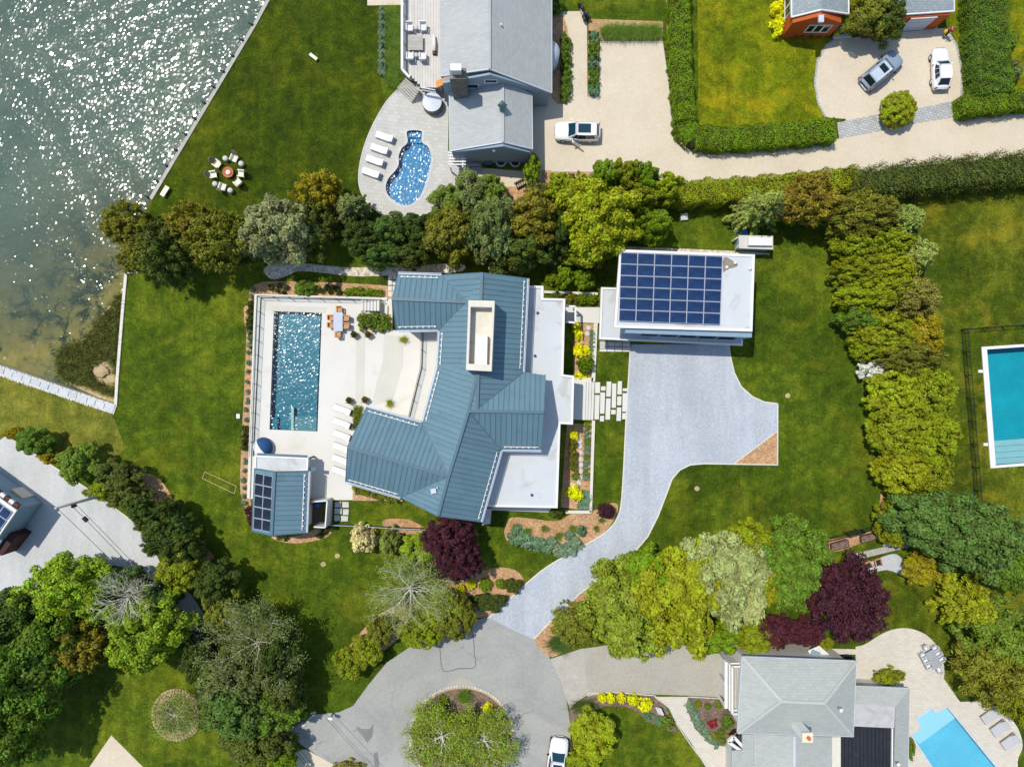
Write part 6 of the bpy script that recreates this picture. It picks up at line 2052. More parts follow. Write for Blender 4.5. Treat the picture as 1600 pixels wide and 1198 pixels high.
# ================================================================ play corner behind the garage
pw_ = thing('playhouse', 'small flat roofed white playhouse on the grass behind the garage', 'playhouse', W(1181, 380))
P = [W(*q, 2.0) for q in [(1154.5, 367.5), (1208, 368.5), (1208, 390), (1154.5, 388)]]
MB().prism([(p.x, p.y) for p in P], 1.9, 2.0).build('roof', M['wood_deck'], pw_)
P = [W(*q, 2.3) for q in [(1169, 370.5), (1206, 371.5), (1206, 384), (1169, 383.5)]]
MB().prism([(p.x, p.y) for p in P], 2.003, 2.4).build('roof_box', M['white'], pw_)
P = [W(*q, 1.8) for q in [(1157, 370), (1206, 371), (1206, 387), (1157, 385.5)]]
MB().prism([(p.x, p.y) for p in P], 0, 1.89).build('wall', M['grey_wall'], pw_)
mb = MB()
mb.tube([W(1147, 375, .9), W(1151, 372, 1.1), W(1156, 370, 1.3)], .07, 6)
mb.tube([W(1148, 391, .5), W(1152, 386, .9), W(1156, 381, 1.4)], .07, 6)
mb.build('climbing_arm', M['cream_frame'], pw_)
sl = thing('slide', 'bright blue plastic slide behind the white playhouse', 'slide', W(1157, 364))
p0, p1 = W(1149, 364.5, .3), W(1168, 363.5, 1.1)
MB().bar(p0, p1, .5, .08).build('chute', plain('blue_plastic', px(40, 140, 220), .4, .04, 2, 8), sl)
MB().bar(p0 + Vector((0, .25, .1)), p1 + Vector((0, .25, .1)), .06, .16).bar(p0 + Vector((0, -.25, .1)), p1 + Vector((0, -.25, .1)), .06, .16).build('side_rail', plain('blue_plastic_dark', px(30, 100, 180), .4, .04, 2, 8), sl)
p = W(1168, 364, .5)
MB().box((p.x, p.y, .5), (.08, .4, 1.0)).build('ladder', M['tail'], sl)
ty = thing('toy_car', 'small red and yellow ride on toy between the blue slide and the spruce', 'toy', W(1175, 363))
p = W(1175, 363)
MB().lathe((p.x, p.y, 0), [(.3, .12), (.42, .25), (.36, .45), (0, .5)], 12, sx=1.2, sy=.8).build('body', M['tail'], ty)
M['yellow'] = plain('yellow_plastic', px(240, 200, 40), .5, .05, 2, 8)
MB().box((p.x, p.y - .05, .62), (.55, .4, .12)).build('roof', M['yellow'], ty)
for sx in (-.3, .3):
    for sy in (-.28, .28):
        MB().lathe((p.x + sx, p.y + sy, 0), [(.12, 0), (.12, .2), (0, .2)], 8).build('wheel', M['black'], ty)
mb = MB()
p = W(1068, 340)
tag(mb.box((p.x, p.y, .2), (.75, .7, .4), .1).build('utility_box', M['stone_pale'], bevel=.04), 'pale square utility box on the grass behind the garage', 'box')
mb = MB()
p = W(373, 650)
tag(mb.box((p.x, p.y, .1), (.38, .5, .2)).build('valve_box', M['white'], bevel=.05), 'small white box on the lawn beside the bed west of the pool', 'box')
mb = MB()
p = W(478, 835)
mb2 = MB().box((W(520, 1113).x, W(520, 1113).y, 0.5), (.5, .28, .5), R(-10))
mbx = thing('mailbox', 'white roadside mailbox on the grass edge of the cul-de-sac', 'mailbox', W(521, 1113))
p = W(521, 1113)
MB().box((p.x, p.y, 1.15), (.5, .26, .3), R(-10)).build('box', M['white'], mbx, bevel=.03)
MB().box((p.x, p.y, .5), (.1, .1, 1.0)).build('post', M['dark'], mbx)
bn2 = thing('recycling_bin', 'small blue bin with white lid at the corner of the balcony drive', 'bin', W(1134, 1012))
p = W(1134, 1012)
MB().prism([(p.x - .3, p.y - .3), (p.x + .3, p.y - .3), (p.x + .32, p.y + .3), (p.x - .32, p.y + .3)], 0, .8).build('body', M['fabric_blue'], bn2)
MB().box((p.x + .1, p.y - .12, .84), (.5, .4, .07), .4).build('lid', M['white'], bn2)
sgn = thing('yard_sign', 'white angled board with dark side standing in the bark bed past the yellow balls', 'sign', W(1029, 1107))
p = W(1029, 1107)
MB().box((p.x, p.y, .45), (.16, .75, .8), R(25), tilt=.5).build('board', M['white'], sgn)
MB().box((p.x + .2, p.y - .1, .2), (.1, .5, .4), R(25)).build('stand', M['black'], sgn)
for k, q in enumerate([(955, 659), (895, 601)]):
    pass
gl_ = thing('grill', 'black covered barbecue grill at the north east corner of the hipped roof house', 'grill', W(1321, 1027))
p = W(1321, 1026)
MB().lathe((p.x, p.y, 0), [(.5, 0), (.55, .8), (.42, 1.1), (0, 1.18)], 14, sx=1.3, sy=.7).build('cover', M['black'], gl_)
MB().box((p.x + .2, p.y, 1.15), (.3, .2, .16)).build('handle', M['bark'], gl_)

# ================================================================ the person on the forecourt
pr = thing('person', 'person in a red shirt and dark trousers carrying a yellow bag at the forecourt edge', 'person', W(1475.5, 56), rotz=R(200))
def skin(name, verts, edges, rad, mat, parent, root=0):
    me = bpy.data.meshes.new(name)
    me.from_pydata(verts, edges, [])
    me.materials.append(mat)
    o = link_mesh(name, me, parent)
    m = o.modifiers.new('skin', 'SKIN')
    for i, r_ in enumerate(rad):
        me.skin_vertices[0].data[i].radius = (r_, r_)
    me.skin_vertices[0].data[root].use_root = True
    o.modifiers.new('sub', 'SUBSURF').levels = 1
    o.modifiers['sub'].render_levels = 1
    return o
M['skin'] = plain('skin', px(214, 168, 140), .6, .05, 3, 10)
bv = [(0, 0, .95), (0, 0, 1.2), (0, 0, 1.42), (0.02, 0, 1.52), (.03, 0, 1.63), (.03, 0, 1.72),
      (0, .19, 1.40), (.05, .26, 1.13), (.25, .24, .98), (0, -.19, 1.40), (-.05, -.26, 1.13), (.12, -.27, .92),
      (.02, .10, .9), (.12, .11, .5), (.02, .11, .08), (.16, .11, .04), (-.02, -.10, .9), (-.08, -.11, .5), (-.24, -.11, .09), (-.1, -.11, .04)]
be = [(0, 1), (1, 2), (2, 3), (3, 4), (4, 5), (2, 6), (6, 7), (7, 8), (2, 9), (9, 10), (10, 11), (0, 12), (12, 13), (13, 14), (14, 15), (0, 16), (16, 17), (17, 18), (18, 19)]
br = [.14, .13, .12, .055, .09, .07, .06, .045, .035, .06, .045, .035, .085, .06, .04, .035, .085, .06, .04, .035]
skin('body', bv, be, br, M['skin'], pr)
si = [0, 1, 2, 6, 7, 9, 10]
mp_ = {k: i for i, k in enumerate(si)}
skin('shirt', [bv[k] for k in si], [(mp_[a], mp_[b]) for a, b in be if a in mp_ and b in mp_], [br[k] + .022 for k in si], plain('red_shirt', px(196, 30, 48), .85, .1, 4, 14), pr)
ti = [0, 12, 13, 14, 16, 17, 18]
mp_ = {k: i for i, k in enumerate(ti)}
skin('trousers', [bv[k] for k in ti], [(mp_[a], mp_[b]) for a, b in be if a in mp_ and b in mp_], [br[k] + .024 for k in ti], M['dark'], pr)
MB().lathe((.015, 0, 1.6), [(.1, .02), (.112, .1), (.08, .17), (0, .2)], 14).build('hair', plain('grey_cap', px(120, 120, 126), .8, .1, 4, 14), pr, local=True)
for s, hnd in ((1, Vector((.27, .24, .95))), (-1, Vector((.14, -.27, .88)))):
    mb = MB().box(hnd, (.09, .035, .08))
    for k in range(4):
        mb.tube([hnd + Vector((.035, 0, .03 - .02 * k)), hnd + Vector((.085, 0, .025 - .02 * k)), hnd + Vector((.095, -.02 * s, .0 - .02 * k))], .009, 5)
    mb.tube([hnd + Vector((0, -.02 * s, .04)), hnd + Vector((.04, -.05 * s, .05))], .011, 5)
    mb.build('hand', M['skin'], pr, local=True)
tag(MB().lathe(W(1475.5, 56) + Vector((-.36, .02, .62)), [(.04, 0), (.17, .06), (.19, .24), (.1, .38), (.03, .42)], 12).build('carry_bag', M['yellow']), 'yellow bag held by the person in the red shirt', 'bag')
# ================================================================ plants: shapes grown once, then copied
RNG = np.random.default_rng(7)

def unit(v):
    return v / np.maximum(1e-9, np.linalg.norm(v, axis=1))[:, None]

def leaf_mesh(name, pos, nrm, tan, L, Wd, mats, extra=None):
    """one small four-cornered leaf per point (slightly cupped), plus optional twigs from an MB"""
    n = len(pos)
    nrm = unit(nrm)
    tan = unit(tan - nrm * (tan * nrm).sum(1)[:, None])
    bit = np.cross(nrm, tan)
    L = np.broadcast_to(L, (n,))[:, None] / 2
    Wd = np.broadcast_to(Wd, (n,))[:, None] / 2
    cup = nrm * L * 0.25
    V = np.empty((n, 4, 3), np.float32)
    V[:, 0] = pos + tan * L - cup
    V[:, 1] = pos + bit * Wd
    V[:, 2] = pos - tan * L - cup
    V[:, 3] = pos - bit * Wd
    V = V.reshape(-1, 3)
    nv, nf = n * 4, n
    ev, ef, em = [], [], []
    if extra:
        ev, ef, em = extra.v, extra.f, extra.m
    me = bpy.data.meshes.new(name)
    allv = np.concatenate([V, np.array(ev, np.float32).reshape(-1, 3)]) if ev else V
    me.vertices.add(len(allv))
    me.vertices.foreach_set('co', allv.ravel())
    loops = np.arange(nv, dtype=np.int32)
    starts = np.arange(0, nv, 4, dtype=np.int32)
    mi = np.zeros(nf, np.int32)
    if ef:
        el = np.concatenate([np.array(f, np.int32) for f in ef]) + nv
        cnt = np.array([len(f) for f in ef], np.int32)
        es = nv + np.concatenate([[0], np.cumsum(cnt)[:-1]]).astype(np.int32)
        loops = np.concatenate([loops, el])
        starts = np.concatenate([starts, es])
        mi = np.concatenate([mi, np.ones(len(ef), np.int32)])
    me.loops.add(len(loops))
    me.loops.foreach_set('vertex_index', loops)
    me.polygons.add(len(starts))
    me.polygons.foreach_set('loop_start', starts)
    for m in mats:
        me.materials.append(m)
    me.polygons.foreach_set('material_index', mi)
    me.update(calc_edges=True)
    me.validate()
    return me

def rdir(n, zmin=-1.0):
    v = RNG.normal(size=(n * 4 + 40, 3))
    v = unit(v)
    return v[v[:, 2] > zmin][:n]

def broad(name, R_, Ht, nc, cr, nl, leaf, mat, aspect=.62, base=.15, spike=0.0, lump=.16, tight=.55, up=.35):
    zc, hz = Ht * (base + (1 - base) * .42), Ht * (1 - base) * .58
    d = rdir(nc, -.45)
    az = np.arctan2(d[:, 1], d[:, 0])
    ph = RNG.uniform(0, 6.28, 4)
    lum = 1 + lump * (np.sin(2 * az + ph[0]) * .4 + np.sin(3 * az + ph[1]) * .35 + np.sin(5 * az + ph[2]) * .4) + RNG.uniform(-lump, lump * .6, nc)
    rad = lum * RNG.uniform(.74, .95, nc)
    cen = d * rad[:, None] * np.array([R_, R_, hz])
    cs = cr * R_ * RNG.uniform(.5, 1.5, nc)
    w = cs ** 2
    idx = RNG.choice(nc, nl, p=w / w.sum())
    dd = unit(rdir(nl, -.75) + d[idx] * .35)
    rr = RNG.uniform(tight, 1.0, nl)
    out = d[idx]
    pos = cen[idx] + dd * (cs[idx] * rr)[:, None] * np.array([1, 1, min(1.3, hz / R_ + .2)])
    if spike:
        k = RNG.uniform(0, 1, nl) ** 2
        pos = pos + out * (k * spike * cs[idx])[:, None]
    ins = np.linalg.norm(pos / np.array([R_, R_, hz]), axis=1)
    nrm = dd * .8 + np.array([0, 0, up]) + RNG.normal(size=(nl, 3)) * .45
    tan = (out + RNG.normal(size=(nl, 3)) * .4) if spike else RNG.normal(size=(nl, 3))
    sz = leaf * RNG.uniform(.45, 1.75, nl)
    # a thin dark-looking inner fill so that the crown is not hollow
    nf = nl // 6
    fd = rdir(nf, -.6)
    fp = fd * (RNG.uniform(.3, .72, nf))[:, None] * np.array([R_, R_, hz])
    pos = np.concatenate([pos, fp]) + np.array([0, 0, zc])
    nrm = np.concatenate([nrm, fd + np.array([0, 0, .3])])
    tan = np.concatenate([tan, RNG.normal(size=(nf, 3))])
    sz = np.concatenate([sz, leaf * 1.5 * np.ones(nf)])
    pos[:, 2] = np.maximum(pos[:, 2], .03)
    return leaf_mesh(name, pos, nrm, tan, sz, sz * aspect, [mat])

def conifer(name, R_, Ht, nb, nl, leaf, mat, aspect=.3, droop=.18, power=.85, wid=.16, upt=.0):
    h = RNG.uniform(.05, .97, nb) ** .9
    az = RNG.uniform(0, 2 * math.pi, nb)
    ln = R_ * (1 - h) ** power * RNG.uniform(.75, 1.12, nb) + R_ * .05
    w = ln
    idx = RNG.choice(nb, nl, p=w / w.sum())
    t = RNG.uniform(.12, 1, nl) ** .75
    side = RNG.normal(size=nl) * wid * R_ * (1.05 - t) * .8
    rad = t * ln[idx]
    z = h[idx] * Ht + upt * rad - droop * ln[idx] * t ** 2 + RNG.normal(size=nl) * .05 * R_ - np.abs(side) * .3
    ca, sa = np.cos(az[idx]), np.sin(az[idx])
    pos = np.stack([ca * rad - sa * side, sa * rad + ca * side, np.maximum(z, .04)], 1)
    o = np.stack([ca, sa, np.full(nl, -.1)], 1)
    sd = np.stack([-sa, ca, np.zeros(nl)], 1) * np.sign(side)[:, None]
    tan = o + sd * .7 + RNG.normal(size=(nl, 3)) * .3
    nrm = np.array([0, 0, 1.0]) + o * .25 + RNG.normal(size=(nl, 3)) * .45
    sz = leaf * RNG.uniform(.6, 1.4, nl)
    return leaf_mesh(name, pos, nrm, tan, sz, sz * aspect, [mat])

def tuft(name, R_, Ht, n, width, mat, flat=1.0):
    """a clump of arching blades"""
    az = RNG.uniform(0, 6.283, n)
    rr = R_ * RNG.uniform(.2, 1.0, n)
    p0 = RNG.normal(size=(n, 2)) * R_ * .18
    vs, fs = [], []
    segs = 3
    for i in range(n):
        c, s = math.cos(az[i]), math.sin(az[i])
        hh = Ht * RNG.uniform(.6, 1.1)
        for k in range(segs + 1):
            u = k / segs
            r = rr[i] * u ** 1.3
            z = hh * (1.6 * u - .9 * u * u * flat)
            w = width * (1 - u * .85)
            x, y = p0[i, 0] + c * r, p0[i, 1] + s * r
            vs += [(x - s * w, y + c * w, max(z, 0)), (x + s * w, y - c * w, max(z, 0))]
        b = i * (segs + 1) * 2
        fs += [(b + 2 * k, b + 2 * k + 1, b + 2 * k + 3, b + 2 * k + 2) for k in range(segs)]
    me = bpy.data.meshes.new(name)
    me.from_pydata(vs, [], fs)
    me.materials.append(mat)
    return me

def branchwork(R_, Ht, nb, seed, r0=.12, zlo=.25, sub=3, zup=.55, mi=1):
    """bare limbs that fork outwards; returns the builder and the twig points"""
    rr = random.Random(seed)
    mb = MB()
    tips = []
    mb.tube([(0, 0, 0), (.05, .02, Ht * .35), (0, 0, Ht * .6)], [r0 * 1.5, r0 * 1.2, r0 * .6], 7, mi)
    for b in range(nb):
        az = 2 * math.pi * b / nb + rr.uniform(-.3, .3)
        z0 = Ht * rr.uniform(zlo, .6)
        ln = R_ * rr.uniform(.75, 1.05)
        pts = []
        a = az
        for k in range(6):
            u = k / 5
            a += rr.uniform(-.14, .14)
            pts.append(Vector((math.cos(a) * ln * u, math.sin(a) * ln * u, z0 + (Ht * zup - 0) * u * rr.uniform(.75, 1.0) * (1 - .35 * u))))
        mb.tube(pts, [r0 * .6 * (1 - .8 * k / 5) for k in range(6)], 5, mi)
        tips += pts[2:]
        for s in range(sub):
            k = rr.randint(1, 4)
            p = pts[k]
            a2 = a + rr.choice((-1, 1)) * rr.uniform(.35, .9)
            l2 = ln * rr.uniform(.25, .45)
            q = [p + Vector((math.cos(a2) * l2 * u, math.sin(a2) * l2 * u, l2 * u * rr.uniform(.15, .6))) for u in (0, .35, .7, 1)]
            mb.tube(q, [r0 * .3, r0 * .22, r0 * .15, r0 * .07], 4, mi)
            tips += q[1:]
            for _ in range(2):
                a3 = a2 + rr.uniform(-.8, .8)
                l3 = l2 * .6
                b0 = q[2]
                q3 = [b0 + Vector((math.cos(a3) * l3 * u, math.sin(a3) * l3 * u, l3 * u * .4)) for u in (0, .5, 1)]
                mb.tube(q3, [r0 * .14, r0 * .1, r0 * .05], 3, mi)
                tips += q3[1:]
    return mb, tips

def sparse(name, R_, Ht, nb, seed, nl, leaf, matl, matb, spread=.5, **kw):
    """limbs of a thinly leaved tree (mesh 1) and its leaves (mesh 2)"""
    mb, tips = branchwork(R_, Ht, nb, seed, mi=0, **kw)
    T = np.array([tuple(t) for t in tips])
    idx = RNG.integers(0, len(T), nl)
    pos = T[idx] + RNG.normal(size=(nl, 3)) * spread * np.array([1, 1, .6])
    nrm = RNG.normal(size=(nl, 3)) * .6 + np.array([0, 0, .9])
    sz = leaf * RNG.uniform(.6, 1.4, nl)
    lm = leaf_mesh(name, pos, nrm, RNG.normal(size=(nl, 3)), sz, sz * .6, [matl])
    tm = bpy.data.meshes.new(name + '_limbs')
    tm.from_pydata([tuple(v) for v in mb.v], [], mb.f)
    tm.materials.append(matb)
    return lm, tm

mb = MB().tube([(0, 0, 0), (.02, .01, .3), (0, .02, .7)], [.06, .045, .02], 7)
for k in range(6):
    a = k * 1.05
    z = .22 + .07 * k
    mb.tube([(0, 0, z), (.3 * math.cos(a), .3 * math.sin(a), z + .12), (.6 * math.cos(a), .6 * math.sin(a), z + .2)], [.022, .014, .006], 5)
TRUNK = bpy.data.meshes.new('trunk')
TRUNK.from_pydata([tuple(v) for v in mb.v], [], mb.f)
TRUNK.materials.append(M['bark'])

LF, ND = M['leaf'], M['needle']
PROTO = {}
def reg(kind, R_, Ht, meshes):
    PROTO[kind] = (R_, Ht, meshes)
reg('oak', 4.0, 8.0, [broad('oak_leaves', 4.0, 8.0, 130, .17, 26000, .25, LF, lump=.26) for _ in range(2)])
reg('maple', 2.5, 5.5, [broad('maple_leaves', 2.5, 5.5, 95, .175, 13500, .19, LF, lump=.22) for _ in range(3)])
reg('holly', 2.3, 4.2, [broad('holly_leaves', 2.3, 4.2, 170, .125, 14000, .16, LF, lump=.1) for _ in range(3)])
reg('cedar', 2.8, 6.0, [broad('cedar_sprays', 2.8, 6.0, 190, .13, 16000, .24, ND, aspect=.34, spike=.9, lump=.16, tight=.3) for _ in range(3)])
reg('plum', 2.8, 6.0, [broad('plum_leaves', 2.8, 6.0, 210, .12, 17000, .17, LF, lump=.13, spike=.5, aspect=.5) for _ in range(2)])
reg('spruce', 3.0, 8.0, [conifer('spruce_sprays', 3.0, 8.0, 120, 15000, .26, ND, .34) for _ in range(2)])
reg('feather', 2.2, 5.5, [conifer('feathery_sprays', 2.2, 5.5, 110, 11000, .24, ND, .38, .05, .7, .2, .15) for _ in range(2)])
reg('cypress', 1.4, 4.2, [broad('cypress_sprays', 1.4, 4.2, 70, .2, 6500, .17, ND, aspect=.4, spike=.7, lump=.08) for _ in range(2)])
reg('shrub', 1.3, 2.0, [broad('shrub_leaves', 1.3, 2.0, 55, .23, 5200, .135, LF, base=.02) for _ in range(3)])
reg('ball', .7, 1.1, [broad('ball_leaves', .7, 1.1, 120, .12, 3200, .075, LF, base=.0, lump=.03, tight=.4)])
reg('small', .5, .7, [broad('small_leaves', .5, .7, 26, .3, 900, .095, LF, base=.0, lump=.25) for _ in range(3)])
reg('spiky', .5, .7, [tuft('spiky_blades', .5, .55, 220, .014, M['blade'])])
reg('tuft', .9, .9, [tuft('grass_blades', .9, .85, 700, .016, M['blade']) for _ in range(2)])
reg('blossom', 1.6, 3.2, [broad('blossom_petals', 1.6, 3.2, 100, .15, 6500, .13, M['petal'], aspect=.9, lump=.2)])

C = {
    'yg': px(132, 140, 18), 'yg2': px(122, 130, 18), 'leafblue': px(88, 114, 48), 'ygreen': px(122, 138, 36), 'paler': px(146, 154, 92), 'lime': px(118, 142, 26), 'green': px(82, 106, 26), 'mid': px(102, 122, 36), 'deep': px(68, 90, 32),
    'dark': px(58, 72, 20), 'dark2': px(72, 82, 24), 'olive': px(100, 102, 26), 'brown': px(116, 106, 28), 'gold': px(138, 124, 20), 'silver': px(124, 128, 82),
    'sage': px(104, 114, 58), 'purple': px(86, 42, 54), 'plum': px(98, 48, 60), 'white': px(238, 240, 226), 'cream': px(236, 226, 158), 'yellow': px(246, 222, 10),
    'blue': px(94, 126, 88), 'blue2': px(110, 134, 104), 'tan': px(124, 122, 50), 'bright': px(104, 128, 14), 'pale': px(128, 140, 62), 'red': px(160, 50, 60), 'magenta': px(170, 24, 66),
}
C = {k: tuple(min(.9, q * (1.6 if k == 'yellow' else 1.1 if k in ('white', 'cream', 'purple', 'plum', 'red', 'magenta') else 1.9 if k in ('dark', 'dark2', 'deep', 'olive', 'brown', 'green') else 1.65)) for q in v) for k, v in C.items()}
rt = random.Random(11)
ORD = 'first second third fourth fifth sixth seventh eighth ninth tenth eleventh twelfth thirteenth fourteenth fifteenth sixteenth seventeenth eighteenth nineteenth twentieth'.split()
def nth(base, k, end):
    return base + ', ' + ORD[k] + ' from the ' + end

def vary(c, a=.10):
    k = 1 + rt.uniform(-a, a)
    return (min(1, c[0] * k * (1 + rt.uniform(-.06, .06))), min(1, c[1] * k), min(1, c[2] * k))

def tree(kind, q, r, h, col, label, cat='tree', group=None, name=None, z=0.0):
    """a tree or bush whose crown shows at photo pixel q with half-width r (or (rx, ry))"""
    R_, Hp, meshes = PROTO[kind]
    rx, ry = r if hasattr(r, '__len__') else (r, r)
    p = W(q[0], q[1], .55 * h + z)
    k = PX * (1 - .55 * h / H)
    t = thing(name or cat.replace(' ', '_'), label, cat, (p.x, p.y, z), group)
    t.scale = (rx * k / R_, ry * k / R_, h / Hp)
    cr = link_mesh('crown', rt.choice(meshes), t, vary(C[col]))
    cr.rotation_euler = (0, 0, rt.uniform(0, 6.28))
    tk = link_mesh('trunk', TRUNK, t)
    tk.scale = (R_, R_, Hp)
    return t

def bush(kind, q, r, h, col, label, cat='bush', group=None, name=None, z=0.0):
    """a low plant as one mesh"""
    R_, Hp, meshes = PROTO[kind]
    rx, ry = r if hasattr(r, '__len__') else (r, r)
    o = link_mesh(name or cat.replace(' ', '_'), rt.choice(meshes), None, vary(C[col]))
    p = W(q[0], q[1], z + h * .5)
    k = PX * (1 - .5 * h / H)
    o.location = (p.x, p.y, z)
    o.rotation_euler = (0, 0, rt.uniform(0, 6.28) if rx == ry else 0)
    o.scale = (rx * k / R_, ry * k / R_, h / Hp)
    return tag(o, label, cat, group)

# ---------------------------------------------------------------- the tree belt between the two gardens
G = 'trees of the belt between the two gardens'
for a in [
    ('cedar', (200, 352), (37, 33), 5.5, 'olive', 'olive cedar leaning out over the bay at the end of the bulkhead'),
    ('cedar', (222, 396), (36, 32), 5, 'olive', 'olive cedar above the broken timbers at the white sea wall corner'),
    ('cedar', (264, 394), (44, 46), 7, 'dark2', 'dark olive cedar second inland from the white sea wall'),
    ('cedar', (306, 356), (44, 34), 7, 'brown', 'brownish cedar on the bay lawn side, below the fire pit ring'),
    ('cedar', (346, 378), (50, 46), 8, 'olive', 'big grey olive cedar left of the silver leaved tree'),
    ('maple', (436, 364), (54, 54), 8, 'silver', 'silver leaved round tree above the curve of the gravel path'),
    ('cedar', (499, 302), (34, 34), 6, 'gold', 'golden brown cedar nearest the kidney pool loungers'),
    ('cedar', (489, 356), (36, 42), 6, 'dark2', 'dark cedar between the silver leaved tree and the golden one'),
    ('feather', (548, 326), (42, 34), 6, 'sage', 'pale green feathery conifer at the lower left tip of the paver patio'),
    ('maple', (568, 372), (34, 30), 5, 'dark', 'dark leafy tree below the tip of the paver patio'),
    ('maple', (610, 362), (36, 26), 5, 'deep', 'deep green tree straight below the kidney pool'),
    ('maple', (646, 362), (32, 27), 5, 'dark', 'dark green tree just right of the one below the kidney pool'),
    ('maple', (592, 396), (36, 22), 4.5, 'deep', 'low deep green tree at the edge of the pale gravel path'),
    ('maple', (642, 398), (34, 22), 4.5, 'dark2', 'low dark green tree over the gravel path north of the blue grey roof'),
    ('maple', (706, 370), (42, 44), 7, 'olive', 'olive green tree north of the main roof, left of the grey leaved one'),
    ('maple', (768, 362), (38, 56), 8, 'sage', 'tall sage grey tree north of the main roof ridge'),
    ('maple', (832, 344), (46, 40), 7, 'brown', 'bronze tinted tree right of the sage grey tree'),
    ('maple', (806, 396), (46, 34), 6, 'dark2', 'dark olive tree touching the north end of the main roof ridge'),
    ('cypress', (700, 312), (28, 24), 3.5, 'mid', 'small green conifer at the lower right corner of the paver patio'),
    ('cypress', (734, 300), (27, 30), 4.5, 'sage', 'grey green pointed conifer below the pergola'),
    ('cypress', (767, 294), (20, 22), 4, 'mid', 'green pointed conifer on the gravel below the storage box'),
    ('shrub', (842, 300), (20, 16), 2.4, 'sage', 'blue grey bush at the foot of the lime green tree'),
    ('shrub', (832, 264), (13, 24), 3.0, 'lime', 'lime green narrow tree at the corner of the cream driveway'),
    ('oak', (932, 340), (60, 58), 9, 'yg', 'broad bright yellow green tree above the garage corner'),
    ('maple', (876, 296), (24, 24), 5, 'yg', 'yellow green rounded tree at the left end of the row along the cream driveway'),
    ('maple', (945, 280), (25, 28), 5.5, 'bright', 'bright green tree tallest in the row along the cream driveway'),
    ('maple', (975, 276), (24, 25), 5.5, 'yg2', 'yellow green tree second from the tallest in the driveway row'),
    ('maple', (1004, 280), (25, 24), 5.5, 'bright', 'bright green tree third from the tallest in the driveway row'),
    ('maple', (1038, 296), (26, 22), 5, 'yg', 'yellow green tree where the driveway row meets the clipped hedge'),
    ('maple', (996, 308), (40, 24), 5, 'yg2', 'yellow green tree behind the middle of the driveway row'),
    ('maple', (908, 298), (24, 18), 5, 'yg2', 'small yellow green tree between the left end and the tallest of the driveway row'),
    ('maple', (1018, 354), (32, 26), 5.5, 'bright', 'green tree at the lower right of the broad bright yellow green tree'),
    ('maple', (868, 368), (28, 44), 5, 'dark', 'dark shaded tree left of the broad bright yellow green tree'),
    ('maple', (918, 398), (38, 18), 4, 'yg2', 'low yellow green tree at the garage end of the gravel path'),
]:
    tree(*a, group=G)
bush('shrub', (877, 437), 20, 2.6, 'bright', 'left one of two bright round bushes between house and garage', group='round bushes between house and garage')
bush('shrub', (913, 437), 17, 2.4, 'bright', 'right one of two bright round bushes between house and garage', group='round bushes between house and garage')
bush('ball', (909, 467), 9, 1.1, 'bright', 'left clipped green ball on the pale court paving')
bush('ball', (925, 467), 9, 1.1, 'bright', 'right clipped green ball on the pale court paving')
bush('small', (892, 466), 9, .8, 'olive', 'reddish olive bush left of the clipped balls on the court paving')
bush('small', (872, 462), 11, .7, 'dark2', 'low dark bush beside the flat roof corner north of the entrance')
tree('shrub', (865, 405), (26, 16), 2.5, 'dark', 'dark bush in deep shade above the two bright round bushes', 'bush')

